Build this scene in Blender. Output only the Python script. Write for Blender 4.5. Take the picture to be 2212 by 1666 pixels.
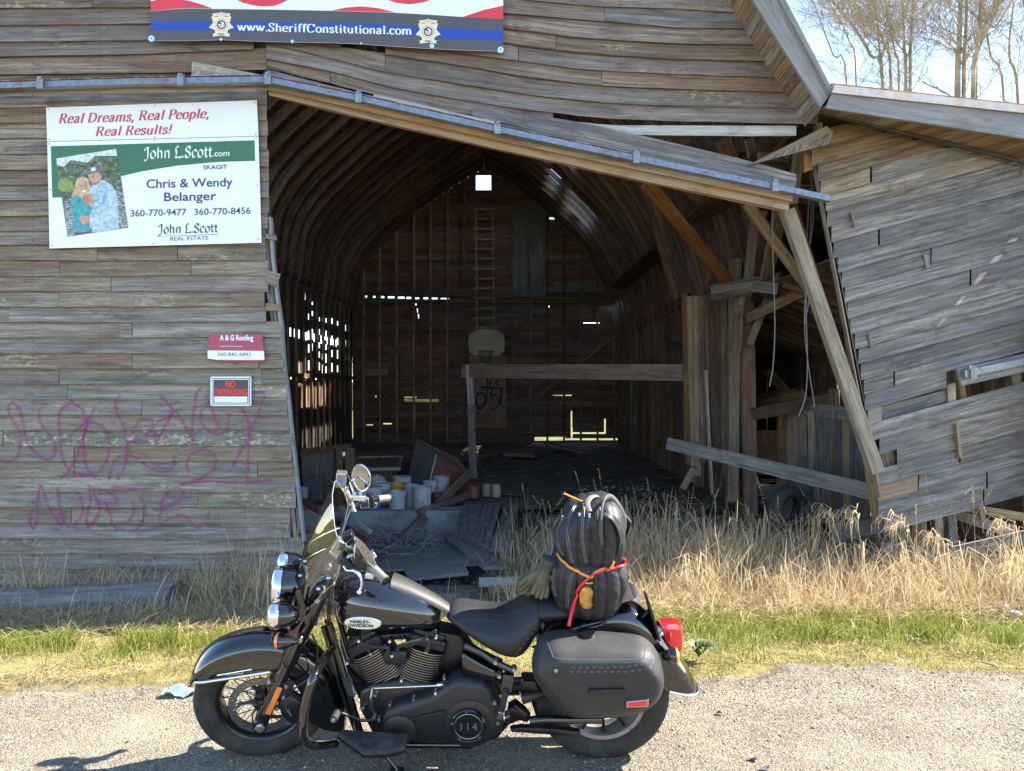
import bpy, bmesh, math, random
import numpy as np
from mathutils import Vector, Matrix, noise
R = math.radians
random.seed(7)
for o in list(bpy.data.objects): bpy.data.objects.remove(o)
SC = bpy.context.scene
COL = SC.collection

# ---------------------------------------------------------------- camera
F, CX, CY, H = 1600.0, 1106.0, 833.0, 1.77      # focal length, picture centre and eye height (picture unit: 1/2212 of its width)
cd = bpy.data.cameras.new('camera'); cam = bpy.data.objects.new('camera', cd); COL.objects.link(cam)
cd.sensor_width = 36; cd.lens = 36 * F / 2212; cd.clip_start = .05; cd.clip_end = 2000
cam.location = (0, 0, H); cam.rotation_euler = (R(90), 0, 0)
SC.camera = cam

# ---------------------------------------------------------------- light
SUN_EL, SUN_AZ = 43.0, 79.0                      # elevation; azimuth clockwise from the view direction (+Y) to +X
w = bpy.data.worlds.new('World'); SC.world = w; w.use_nodes = True
nt = w.node_tree; nt.nodes.clear()
sky = nt.nodes.new('ShaderNodeTexSky'); sky.sky_type = 'NISHITA'; sky.sun_disc = False
sky.sun_elevation = R(SUN_EL); sky.sun_rotation = R(SUN_AZ)
sky.altitude = 50; sky.air_density = 1.0; sky.dust_density = .0; sky.ozone_density = 1.6
bg = nt.nodes.new('ShaderNodeBackground'); bg.inputs[1].default_value = .115
out = nt.nodes.new('ShaderNodeOutputWorld')
nt.links.new(sky.outputs[0], bg.inputs[0]); nt.links.new(bg.outputs[0], out.inputs[0])
sd = bpy.data.lights.new('sun', 'SUN'); sun = bpy.data.objects.new('sun', sd); COL.objects.link(sun)
sd.energy = 5.0; sd.angle = R(.5); sd.color = (1, .90, .76)
sdir = Vector((math.cos(R(SUN_EL)) * math.sin(R(SUN_AZ)), math.cos(R(SUN_EL)) * math.cos(R(SUN_AZ)), math.sin(R(SUN_EL))))
sun.rotation_euler = sdir.to_track_quat('Z', 'Y').to_euler()
SC.view_settings.view_transform = 'Standard'; SC.view_settings.look = 'None'
SC.view_settings.exposure = 2.25; SC.view_settings.gamma = 1.0
SC.view_settings.use_curve_mapping = False
SC.render.engine = 'CYCLES'
SC.cycles.max_bounces = 8; SC.cycles.diffuse_bounces = 4; SC.cycles.glossy_bounces = 4
SC.cycles.transparent_max_bounces = 12

# ---------------------------------------------------------------- helpers
def P(u, v, Y): return Vector(((u - CX) / F * Y, Y, H - (v - CY) / F * Y))
def G(u, v, z=0.0): return P(u, v, (H - z) * F / (v - CY))
def lerp(a, b, t): return a + (b - a) * t
def ip(pts, x):
    if x <= pts[0][0]: return pts[0][1]
    for (a, b), (c, d) in zip(pts, pts[1:]):
        if x <= c: return b + (d - b) * (x - a) / (c - a)
    return pts[-1][1]
def sm(t): t = max(0., min(1., t)); return t * t * (3 - 2 * t)
def rr(a, b): return random.uniform(a, b)

def tag(o, label=None, cat=None, group=None, kind=None):
    if label: o['label'] = label
    if cat: o['category'] = cat
    if group: o['group'] = group
    if kind: o['kind'] = kind
    return o
def empty(name, loc=(0, 0, 0), label=None, cat=None, group=None, parent=None, rot=None):
    o = bpy.data.objects.new(name, None); COL.objects.link(o); o.location = loc; o.empty_display_size = .1
    if rot: o.rotation_euler = rot
    if parent: o.parent = parent
    return tag(o, label, cat, group)
def copy_tree(o, parent=None):
    c = o.copy(); COL.objects.link(c)
    if parent: c.parent = parent
    for ch in list(o.children): copy_tree(ch, c)
    return c

class MB:
    def __init__(s): s.v = []; s.f = []; s.uv = []; s.m = []; s.cm = 0
    def face(s, idx, uv=None):
        s.f.append(tuple(idx)); s.m.append(s.cm)
        s.uv.append(uv if uv else [(s.v[i][0] + s.v[i][1] * .7, s.v[i][2]) for i in idx])
    def add(s, pts):
        n = len(s.v); s.v.extend([tuple(p) for p in pts]); return n
    def quad(s, a, b, c, d, uv=None):
        n = s.add((a, b, c, d)); s.face((n, n + 1, n + 2, n + 3), uv)
    def poly(s, pts, uv=None):
        n = s.add(pts); s.face(range(n, n + len(pts)), uv)
    def box8(s, q, uo=None):
        """q: 8 points, 0-3 one end ring, 4-7 the other; uv runs along 0->4"""
        n = s.add(q); L = (Vector(q[4]) - Vector(q[0])).length
        if uo is None: uo = (rr(0, 50), rr(0, 50))
        u0, v0 = uo
        ring = [0, 1, 2, 3]; acc = 0
        for i in range(4):
            a, b = ring[i], ring[(i + 1) % 4]
            d = (Vector(q[a]) - Vector(q[b])).length
            s.face((n + a, n + b, n + b + 4, n + a + 4), [(u0, v0 + acc), (u0, v0 + acc + d), (u0 + L, v0 + acc + d), (u0 + L, v0 + acc)])
            acc += d
        s.face((n + 3, n + 2, n + 1, n), [(u0, v0), (u0, v0 + .1), (u0 + .02, v0 + .1), (u0 + .02, v0)])
        s.face((n + 4, n + 5, n + 6, n + 7), [(u0, v0), (u0, v0 + .1), (u0 + .02, v0 + .1), (u0 + .02, v0)])
    def beam(s, p0, p1, wd, th, side=None, roll=0, skew0=0, skew1=0):
        """box from p0 to p1; wd across 'side' direction, th the other way"""
        p0 = Vector(p0); p1 = Vector(p1); d = (p1 - p0).normalized()
        sv = Vector(side) if side is not None else (Vector((0, 1, 0)) if abs(d.y) < .9 else Vector((1, 0, 0)))
        t = d.cross(sv).normalized(); sv = t.cross(d).normalized()
        if roll:
            q = Matrix.Rotation(roll, 3, d); t = q @ t; sv = q @ sv
        a = sv * th / 2; b = t * wd / 2
        s.box8([p0 - a - b - d * skew0, p0 + a - b - d * skew0, p0 + a + b + d * skew0, p0 - a + b + d * skew0,
                p1 - a - b - d * skew1, p1 + a - b - d * skew1, p1 + a + b + d * skew1, p1 - a + b + d * skew1])
    def box(s, c, sx, sy, sz, M=None):
        c = Vector(c)
        q = [Vector((x * sx / 2, y * sy / 2, z * sz / 2)) for x in (-1, 1) for (y, z) in ((-1, -1), (1, -1), (1, 1), (-1, 1))]
        if M is not None: q = [M @ p for p in q]
        s.box8([p + c for p in q])
    def tube(s, pts, r, n=8, caps=True, closed=False, flat=1.0):
        pts = [Vector(p) for p in pts]; N = len(pts)
        rad = r if isinstance(r, (list, tuple)) else [r] * N
        T = []
        for i in range(N):
            if closed: t = pts[(i + 1) % N] - pts[i - 1]
            else: t = pts[min(i + 1, N - 1)] - pts[max(i - 1, 0)]
            T.append(t.normalized() if t.length > 1e-9 else Vector((0, 0, 1)))
        up = Vector((0, 0, 1)) if abs(T[0].z) < .9 else Vector((1, 0, 0))
        nrm = T[0].cross(up).normalized(); rings = []; acc = 0
        for i in range(N):
            if i:
                ax = T[i - 1].cross(T[i])
                if ax.length > 1e-8: nrm = Matrix.Rotation(T[i - 1].angle(T[i]), 3, ax.normalized()) @ nrm
                acc += (pts[i] - pts[i - 1]).length
            b = T[i].cross(nrm).normalized()
            k = s.add([pts[i] + (nrm * math.cos(2 * math.pi * j / n) + b * math.sin(2 * math.pi * j / n) * flat) * rad[i] for j in range(n)])
            rings.append((k, acc))
        rng = range(N) if closed else range(N - 1)
        for i in rng:
            (a, ua), (c, uc) = rings[i], rings[(i + 1) % N]
            if closed and i == N - 1: uc = ua + .01
            for j in range(n):
                j2 = (j + 1) % n; w0 = j / n * 2 * math.pi * rad[i]; w1 = (j + 1) / n * 2 * math.pi * rad[i]
                s.face((a + j, a + j2, c + j2, c + j), [(ua, w0), (ua, w1), (uc, w1), (uc, w0)])
        if caps and not closed:
            a = rings[0][0]; c = rings[-1][0]
            s.face([a + j for j in range(n)][::-1]); s.face([c + j for j in range(n)])
    def loft(s, rings, closed=True, cap0=False, cap1=False, wrap=False):
        ks = [s.add(r) for r in rings]; n = len(rings[0]); N = len(rings)
        for i in range(N if wrap else N - 1):
            a, c = ks[i], ks[(i + 1) % N]
            for j in range(n if closed else n - 1):
                j2 = (j + 1) % n
                s.face((a + j, a + j2, c + j2, c + j))
        if cap0: s.face([ks[0] + j for j in range(n)][::-1])
        if cap1: s.face([ks[-1] + j for j in range(n)])
        return ks
    def lathe(s, prof, M, n=24, cap0=True, cap1=True, a0=0, a1=2 * math.pi):
        """prof: (radius, height) along local z of M"""
        full = abs(a1 - a0 - 2 * math.pi) < 1e-6
        rings = []
        for r_, z_ in prof:
            rings.append([M @ Vector((r_ * math.cos(a0 + (a1 - a0) * j / n), r_ * math.sin(a0 + (a1 - a0) * j / n), z_)) for j in range(n if full else n + 1)])
        s.loft(rings, full, cap0 and full, cap1 and full)
    def prism(s, poly, M, d, inset=0, bev=0):
        """poly in local xy of M, from z=0 to z=d, optional chamfer at z=d"""
        n = len(poly); a = [M @ Vector((x, y, 0)) for x, y in poly]
        if bev:
            cx = sum(x for x, y in poly) / n; cy = sum(y for x, y in poly) / n
            pol2 = inset_poly(poly, bev)
            b = [M @ Vector((x, y, d - bev)) for x, y in poly]
            m_ = [M @ Vector((lerp(x, X, .35), lerp(y, Y_, .35), d - bev * .35)) for (x, y), (X, Y_) in zip(poly, pol2)]
            c = [M @ Vector((x, y, d)) for x, y in pol2]
            s.loft([a, b, m_, c], True, True, True)
        else:
            s.loft([a, [M @ Vector((x, y, d)) for x, y in poly]], True, True, True)
    def build(s, name, mat, parent=None, smooth=None, bevel=0, sub=0, kind=None, label=None, world=True):
        me = bpy.data.meshes.new(name); me.from_pydata(s.v, [], s.f)
        uvl = me.uv_layers.new(name='UVMap')
        flat = [c for f in s.uv for p in f for c in p]
        uvl.data.foreach_set('uv', flat)
        mats = mat if isinstance(mat, (list, tuple)) else [mat]
        for m_ in mats: me.materials.append(m_)
        if len(mats) > 1: me.polygons.foreach_set('material_index', s.m)
        if smooth is not None:
            me.polygons.foreach_set('use_smooth', [True] * len(me.polygons))
            if smooth < 179: me.set_sharp_from_angle(angle=R(smooth))
        me.update()
        o = bpy.data.objects.new(name, me); COL.objects.link(o)
        if parent: o.parent = parent
        if bevel:
            b = o.modifiers.new('bevel', 'BEVEL'); b.width = bevel; b.segments = 2; b.limit_method = 'ANGLE'; b.angle_limit = R(35)
        if sub:
            b = o.modifiers.new('sub', 'SUBSURF'); b.levels = sub; b.render_levels = sub
        if kind: o['kind'] = kind
        if label: o['label'] = label
        return o

def inset_poly(poly, d):
    n = len(poly); A = sum(poly[i][0] * poly[(i + 1) % n][1] - poly[(i + 1) % n][0] * poly[i][1] for i in range(n))
    sg = 1 if A > 0 else -1; res = []
    for i in range(n):
        p = Vector(poly[i - 1]); q = Vector(poly[i]); r_ = Vector(poly[(i + 1) % n])
        e1 = (q - p); e2 = (r_ - q)
        if e1.length < 1e-9 or e2.length < 1e-9: res.append(tuple(q)); continue
        e1.normalize(); e2.normalize()
        n1 = Vector((-e1.y, e1.x)) * sg; n2 = Vector((-e2.y, e2.x)) * sg
        b = n1 + n2
        if b.length < 1e-6: b = n1.copy()
        b.normalize(); k = d / max(.35, b.dot(n1))
        res.append(tuple(q + b * k))
    return res
def catmull(pts, k=6, closed=False):
    pts = [Vector(p) for p in pts]; n = len(pts); res = []
    for i in range(n if closed else n - 1):
        p0 = pts[(i - 1) % n] if closed or i > 0 else pts[0]
        p1 = pts[i]; p2 = pts[(i + 1) % n]
        p3 = pts[(i + 2) % n] if closed or i + 2 < n else pts[-1]
        for j in range(k):
            t = j / k
            res.append(.5 * ((2 * p1) + (-p0 + p2) * t + (2 * p0 - 5 * p1 + 4 * p2 - p3) * t * t + (-p0 + 3 * p1 - 3 * p2 + p3) * t ** 3))
    if not closed: res.append(pts[-1])
    return res

# ---------------------------------------------------------------- materials
class NT:
    def __init__(s, name):
        s.mat = bpy.data.materials.new(name); s.mat.use_nodes = True; s.t = s.mat.node_tree; s.t.nodes.clear()
        s.out = s.n('ShaderNodeOutputMaterial')
    def n(s, typ, **kw):
        nd = s.t.nodes.new(typ)
        for k, v in kw.items(): setattr(nd, k, v)
        return nd
    def l(s, a, b): s.t.links.new(a, b)
    def noise(s, vec, scale, detail=4, rough=.55, dist=0, dim='3D'):
        n_ = s.n('ShaderNodeTexNoise'); n_.inputs['Scale'].default_value = scale; n_.inputs['Detail'].default_value = detail
        n_.inputs['Roughness'].default_value = rough; n_.inputs['Distortion'].default_value = dist
        if vec is not None: s.l(vec, n_.inputs['Vector'])
        return n_.outputs['Fac']
    def ramp(s, fac, stops, interp='LINEAR'):
        r_ = s.n('ShaderNodeValToRGB'); r_.color_ramp.interpolation = interp
        e = r_.color_ramp.elements
        while len(e) > 1: e.remove(e[-1])
        e[0].position = stops[0][0]; e[0].color = col4(stops[0][1])
        for p, c in stops[1:]:
            q = e.new(p); q.color = col4(c)
        s.l(fac, r_.inputs[0]); return r_.outputs[0]
    def mix(s, fac, a, b, mode='MIX'):
        m_ = s.n('ShaderNodeMix', data_type='RGBA', blend_type=mode)
        for sock, val in ((m_.inputs[0], fac), (m_.inputs[6], a), (m_.inputs[7], b)):
            if isinstance(val, (int, float)): sock.default_value = val
            elif isinstance(val, (tuple, list)): sock.default_value = col4(val)
            else: s.l(val, sock)
        return m_.outputs[2]
    def math(s, op, a, b=0.0, c=0.0):
        m_ = s.n('ShaderNodeMath', operation=op)
        for i, val in enumerate((a, b, c)):
            if isinstance(val, (int, float)): m_.inputs[i].default_value = val
            else: s.l(val, m_.inputs[i])
        return m_.outputs[0]
    def mapping(s, vec, scale, loc=None):
        m_ = s.n('ShaderNodeMapping'); s.l(vec, m_.inputs[0]); m_.inputs['Scale'].default_value = scale
        if loc is not None:
            if isinstance(loc, tuple): m_.inputs['Location'].default_value = loc
            else: s.l(loc, m_.inputs['Location'])
        return m_.outputs[0]
    def bump(s, h, strength=.3, dist=.01, normal=None):
        b = s.n('ShaderNodeBump'); b.inputs['Strength'].default_value = strength; b.inputs['Distance'].default_value = dist
        s.l(h, b.inputs['Height'])
        if normal is not None: s.l(normal, b.inputs['Normal'])
        return b.outputs[0]
    def bsdf(s, color, rough=.6, metal=0, normal=None, spec=.5, coat=0, coat_rough=.05, **kw):
        b = s.n('ShaderNodeBsdfPrincipled')
        def st(k, v):
            if isinstance(v, (int, float)): b.inputs[k].default_value = v
            elif isinstance(v, (tuple, list)): b.inputs[k].default_value = col4(v)
            else: s.l(v, b.inputs[k])
        st('Base Color', color); st('Roughness', rough); st('Metallic', metal); st('Specular IOR Level', spec)
        if coat: st('Coat Weight', coat); st('Coat Roughness', coat_rough)
        for k, v in kw.items(): st(k.replace('_', ' '), v)
        if normal is not None: s.l(normal, b.inputs['Normal'])
        s.l(b.outputs[0], s.out.inputs[0]); s.b = b
        return b
def col4(c):
    if isinstance(c, (int, float)): return (c, c, c, 1)
    return (c[0], c[1], c[2], 1) if len(c) == 3 else tuple(c)

def plain(name, color, rough=.6, metal=0, var=.15, bumps=0, scale=30, coat=0, spec=.5, dirt=None, dirt_amt=.5):
    s = NT(name); tc = s.n('ShaderNodeTexCoord').outputs['Object']
    f = s.noise(tc, scale, 5)
    c = tuple(color)
    cc = s.ramp(f, [(.25, tuple(x * (1 - var) for x in c)), (.75, tuple(min(1, x * (1 + var)) for x in c))])
    if dirt:
        g = s.noise(tc, scale * .35, 6, .7)
        g = s.ramp(g, [(.5, 0), (.62, dirt_amt)])
        cc = s.mix(g, cc, dirt)
    nrm = s.bump(s.noise(tc, scale * 6, 3), bumps, .004) if bumps else None
    rg = s.math('MULTIPLY_ADD', s.noise(tc, scale * .7, 4), rough * .5, rough * .75) if var else rough
    s.bsdf(cc, rg, metal, nrm, spec, coat)
    return s.mat

def wood(name, cols, patch=None, patch_amt=.6, lichen=None, lichen_amt=.5, lichen_thr=.6, rough=.85, vrand=.35, grain=1.0, bump=.5, nails=False, tint=None):
    """weathered timber: UV runs along the grain (metres), every object gets its own shade"""
    s = NT(name); uv = s.n('ShaderNodeUVMap').outputs[0]
    oi = s.n('ShaderNodeObjectInfo'); rnd = oi.outputs['Random']
    rv = s.n('ShaderNodeCombineXYZ'); s.l(s.math('MULTIPLY', rnd, 37.), rv.inputs[0]); s.l(s.math('MULTIPLY', rnd, 91.), rv.inputs[1]); s.l(s.math('MULTIPLY', rnd, 17.), rv.inputs[2])
    ad = s.n('ShaderNodeVectorMath', operation='ADD'); s.l(uv, ad.inputs[0]); s.l(rv.outputs[0], ad.inputs[1]); uvr = ad.outputs[0]
    st = s.noise(s.mapping(uvr, (1.1, 34, 1)), 1.0, 6, .62, .6)
    fine = s.noise(s.mapping(uvr, (5, 210, 1)), 1.0, 5, .65, .4)
    big = s.noise(s.mapping(uvr, (.75, 3.2, 1)), 1.0, 4, .55, .8)
    big2 = s.noise(s.mapping(uvr, (2.3, 9, 1)), 1.0, 5, .6, 1.2)
    c = s.ramp(st, [(.28, cols[0]), (.46, cols[1]), (.62, cols[2]), (.78, cols[3] if len(cols) > 3 else cols[2])])
    c = s.mix(s.math('MULTIPLY', s.ramp(fine, [(.38, 1), (.5, 0)]), .55 * grain), c, tuple(x * .35 for x in cols[0]))
    if patch: c = s.mix(s.ramp(big, [(.42, 0), (.62, patch_amt)]), c, patch)
    c = s.mix(s.ramp(big2, [(.3, .5), (.5, 0)]), c, tuple(x * .4 for x in cols[0]))
    if tint: c = s.mix(s.math('MULTIPLY', s.math('GREATER_THAN', s.math('FRACT', s.math('MULTIPLY', rnd, 7.31)), .88), .5), c, tint)
    # per-object brightness
    br = s.math('MULTIPLY_ADD', rnd, vrand * 2, 1 - vrand)
    hsv = s.n('ShaderNodeHueSaturation'); s.l(c, hsv.inputs['Color']); s.l(br, hsv.inputs['Value'])
    s.l(s.math('MULTIPLY_ADD', s.math('FRACT', s.math('MULTIPLY', rnd, 13.7)), .7, .65), hsv.inputs['Saturation'])
    c = hsv.outputs[0]
    if lichen:
        lf = s.noise(s.mapping(uvr, (16, 30, 1)), 1.0, 5, .75); lg = s.noise(s.mapping(uvr, (.8, 4, 1)), 1.0, 2)
        k = s.math('MULTIPLY', s.ramp(lf, [(.52, 0), (.6, 1)]), s.ramp(lg, [(lichen_thr - .06, 0), (lichen_thr + .03, lichen_amt)]))
        c = s.mix(k, c, lichen)
    h = s.math('MULTIPLY_ADD', fine, .6, st)
    if nails:
        # dark nail heads in pairs every 0.6 m
        sx = s.n('ShaderNodeSeparateXYZ'); s.l(uv, sx.inputs[0])
        fx = s.math('ABSOLUTE', s.math('SUBTRACT', s.math('FRACT', s.math('DIVIDE', sx.outputs[0], .61)), .5))
        fy = s.math('ABSOLUTE', s.math('SUBTRACT', s.math('FRACT', s.math('DIVIDE', sx.outputs[1], .075)), .5))
        d = s.math('ADD', s.math('POWER', s.math('MULTIPLY', fx, .61), 2.), s.math('POWER', s.math('MULTIPLY', fy, .075), 2.))
        k = s.math('LESS_THAN', d, .00003)
        c = s.mix(s.math('MULTIPLY', k, .9), c, (.008, .008, .01))
    s.bsdf(c, rough, 0, s.bump(h, bump, .006), .25)
    return s.mat

M = {}
M['siding'] = wood('weathered siding', [(.10, .084, .066), (.225, .188, .148), (.33, .285, .228), (.44, .395, .33)], patch=(.15, .105, .08), patch_amt=.55, lichen=(.40, .40, .24), lichen_amt=.6, lichen_thr=.66, nails=True, vrand=.08)
M['siding_up'] = wood('weathered upper siding', [(.085, .065, .05), (.195, .15, .115), (.29, .232, .183), (.38, .32, .26)], patch=(.14, .09, .065), patch_amt=.6, lichen=(.43, .40, .18), lichen_amt=.7, lichen_thr=.66, nails=True, vrand=.14)
M['siding_wing'] = wood('silvery siding', [(.085, .077, .07), (.19, .165, .143), (.31, .27, .228), (.44, .40, .345)], patch=(.095, .095, .10), patch_amt=.65, nails=True, vrand=.10, tint=(.27, .18, .125))
M['siding_tan'] = wood('rain sheltered siding', [(.09, .065, .042), (.22, .165, .11), (.34, .265, .185), (.42, .34, .25)], patch=(.16, .07, .03), patch_amt=.45, nails=True, vrand=.25)
M['lichen_wood'] = wood('lichened board', [(.08, .072, .058), (.19, .172, .135), (.29, .265, .21), (.40, .38, .30)], patch=(.30, .275, .19), patch_amt=.35, lichen=(.46, .45, .30), lichen_amt=.8, lichen_thr=.53)
M['grey'] = wood('grey plank', [(.07, .068, .066), (.17, .163, .155), (.27, .257, .24), (.37, .355, .33)], patch=(.13, .125, .12), vrand=.25)
M['pale'] = wood('pale timber', [(.16, .125, .08), (.30, .24, .165), (.42, .345, .245), (.5, .43, .33)], patch=(.25, .17, .1), vrand=.2)
M['brown'] = wood('brown timber', [(.075, .045, .026), (.17, .105, .06), (.26, .175, .105), (.34, .25, .16)], patch=(.12, .075, .05), vrand=.35)
M['dark'] = wood('dark old timber', [(.085, .055, .035), (.20, .132, .088), (.30, .205, .14), (.40, .30, .21)], patch=(.07, .05, .038), vrand=.3)
M['orange'] = wood('fresh orange timber', [(.15, .08, .045), (.27, .15, .085), (.34, .21, .13), (.42, .28, .19)], patch=(.28, .18, .11), vrand=.1)
M['header'] = wood('door header timber', [(.17, .125, .07), (.34, .26, .16), (.46, .38, .26), (.5, .44, .34)], patch=(.42, .22, .05), patch_amt=.7, vrand=.1)
M['red_wood'] = wood('reddish back boards', [(.09, .05, .035), (.21, .115, .08), (.30, .175, .13), (.38, .255, .195)], patch=(.12, .07, .052), patch_amt=.8, vrand=.12)
M['plywood'] = wood('orange plywood', [(.16, .085, .045), (.27, .155, .085), (.33, .2, .12)], patch=(.2, .12, .08), vrand=0)
M['fascia'] = wood('grey fascia', [(.14, .14, .145), (.25, .245, .24), (.33, .32, .31), (.42, .41, .39)], patch=(.19, .185, .18), vrand=.1, grain=.6)
M['whiteboard'] = wood('sun bleached board', [(.18, .17, .155), (.36, .34, .31), (.5, .48, .45), (.58, .56, .53)], patch=(.42, .4, .3), vrand=.05)
M['post_red'] = wood('reddish post', [(.13, .065, .045), (.24, .14, .1), (.33, .215, .16), (.4, .3, .24)], patch=(.3, .21, .16), vrand=.1)
M['trim'] = plain('pale grey corner trim', (.22, .235, .26), .7, var=.2, scale=14, dirt=(.16, .15, .13))
M['soot'] = wood('grimy boards', [(.02, .019, .018), (.045, .042, .04), (.075, .07, .066)], vrand=.4)
# ================================================================ ground
EDGE = [(-12, 3.9), (-3.9, 4.05), (-3.0, 4.2), (-2.0, 4.35), (-1.2, 4.5), (-.3, 4.4), (1.1, 4.35), (1.6, 4.6), (2.2, 4.75), (3.0, 4.55), (4, 4.4), (12, 4.3)]
def gz(x, y):
    z = -.10 * sm((y - 5.4) / 1.6)
    inx = sm((x + 5.0) / 1.2) * (1 - sm((x - 2.2) / 2.4))
    pit = sm((y - 6.9) / 1.3) * (1 - sm((y - lerp(10.6, 9.2, sm((x + .5) / 1.0))) / lerp(.3, 1.6, sm((x + .5) / 1.0))))
    z -= .36 * pit * inx
    if 6.9 < y < 10.4 and x > 2.2: z -= .05
    return z
def ground_grid(xs, ys, zf, name, mat, ragged=None):
    mb = MB(); nx = len(xs)
    for y in ys:
        for x in xs: mb.v.append((x, y, zf(x, y)))
    for j in range(len(ys) - 1):
        for i in range(nx - 1):
            a = j * nx + i; mb.face((a, a + 1, a + nx + 1, a + nx))
    return mb.build(name, mat, smooth=180, kind='structure')
def fr(a, b, s):
    n = int(round((b - a) / s)); return [a + (b - a) * i / n for i in range(n + 1)]
xs = [-400, -150, -60, -30, -18] + fr(-12, 12, .12) + [18, 30, 60, 150, 400]
ys = [-400, -150, -50, -20, -8, -2, 0, 1.5] + fr(2.4, 12, .10) + fr(13, 24, 1) + [30, 45, 80, 150, 400, 900]
def zg(x, y):
    n_ = noise.noise((x * .9, y * .9, 0)) * .02 + noise.noise((x * 4, y * 4, 3)) * .012
    near = 1 if 4.2 < y < 11 else .15
    return gz(x, y) - .012 + n_ * near - (.03 if y > 10.7 else 0)

# ground material: moss, thatch, soil and gravel patches, blended by place and noise
s = NT('verge ground'); geo = s.n('ShaderNodeNewGeometry').outputs['Position']
sp = s.n('ShaderNodeSeparateXYZ'); s.l(geo, sp.inputs[0])
n1 = s.noise(geo, 1.6, 5, .6); n2 = s.noise(geo, 9, 6, .7); n3 = s.noise(geo, 60, 4, .7)
ym = s.math('ADD', sp.outputs[1], s.math('MULTIPLY_ADD', n1, .9, -.45)); ym = s.math('ADD', ym, s.math('MULTIPLY_ADD', n2, .5, -.25))
moss = s.ramp(n2, [(.3, (.085, .085, .025)), (.5, (.17, .155, .045)), (.7, (.27, .225, .085))])
moss = s.mix(s.ramp(n3, [(.45, 0), (.6, .7)]), moss, (.33, .27, .15))
soil = s.ramp(s.noise(geo, 22, 8, .75), [(.3, (.05, .045, .038)), (.5, (.12, .105, .085)), (.7, (.22, .195, .16))])
gritty = s.ramp(s.noise(geo, 85, 5, .7), [(.35, (.09, .085, .08)), (.5, (.3, .28, .25)), (.64, (.55, .53, .48))])
soil = s.mix(s.ramp(s.noise(geo, 3, 4), [(.45, 0), (.6, .6)]), soil, gritty)
sel = s.ramp(s.math('DIVIDE', ym, 10.), [(.42, 0), (.455, 1), (.56, 1), (.60, 0)])
c = s.mix(s.math('MULTIPLY', sel, s.ramp(n2, [(.3, .45), (.5, 1)])), soil, moss)
far = s.math('MAXIMUM', s.math('GREATER_THAN', sp.outputs[1], 24.), s.math('GREATER_THAN', s.math('ABSOLUTE', sp.outputs[0]), 7.))
field = s.ramp(s.noise(geo, .8, 8, .75), [(.3, (.06, .07, .02)), (.5, (.13, .14, .045)), (.7, (.25, .22, .10))])
c = s.mix(far, c, field)
s.bsdf(c, .95, 0, s.bump(s.math('ADD', s.noise(geo, 45, 8, .75), s.math('MULTIPLY', n3, .5)), .8, .02), .15)
M['ground'] = s.mat
s = NT('pale gravel'); geo = s.n('ShaderNodeNewGeometry').outputs['Position']
vor = s.n('ShaderNodeTexVoronoi'); vor.inputs['Scale'].default_value = 85; s.l(geo, vor.inputs['Vector'])
cc = s.ramp(s.math('FRACT', s.math('MULTIPLY', vor.outputs['Color'], 3.1)), [(0, (.085, .076, .062)), (.25, (.15, .132, .105)), (.6, (.225, .197, .152)), (.85, (.29, .255, .20)), (1, (.37, .33, .265))])
cc = s.mix(s.ramp(vor.outputs['Distance'], [(.35, 0), (.75, .75)]), cc, (.12, .105, .085))
dirt = s.noise(geo, 2.2, 6, .65)
cc = s.mix(s.ramp(dirt, [(.44, 0), (.68, .5)]), cc, (.36, .31, .23))
cc = s.mix(s.ramp(s.noise(s.mapping(geo, (.35, 2.6, 1)), 1.6, 5, .6), [(.42, 0), (.6, .38)]), cc, (.13, .115, .09))
cc = s.mix(s.ramp(s.noise(geo, 5.0, 5, .65), [(.6, 0), (.72, .4)]), cc, (.24, .22, .07))
s.bsdf(cc, .9, 0, s.bump(s.math('SUBTRACT', s.noise(geo, 130, 3, .7), vor.outputs['Distance']), .9, .008), .2)
M['gravel'] = s.mat
ground_grid(xs, ys, zg, 'ground', M['ground'])

# gravel lot: its own sheet, ragged edge towards the verge, 4 mm above
mb = MB(); gx = fr(-8, 8, .05)
rows = [-60, -10, -1, 2.2, 3.0, 3.4, 3.7, 3.9]
n = len(gx)
def edge(x): return ip(EDGE, x) + .16 * noise.noise((x * 3, 0, 0)) + .10 * noise.noise((x * 9, 4, 0)) + .05 * noise.noise((x * 28, 9, 0))
for x in gx:
    for y in rows: mb.v.append((x * (1 if y > 2 else 8 if y > -30 else 20), y, .004))
    mb.v.append((x, edge(x) - .12, .002)); mb.v.append((x, edge(x) + .10, -.02))
m_ = len(rows) + 2
for i in range(n - 1):
    for j in range(m_ - 1): mb.face((i * m_ + j, (i + 1) * m_ + j, (i + 1) * m_ + j + 1, i * m_ + j + 1))
mb.build('gravel_lot', M['gravel'], kind='structure')
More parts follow.
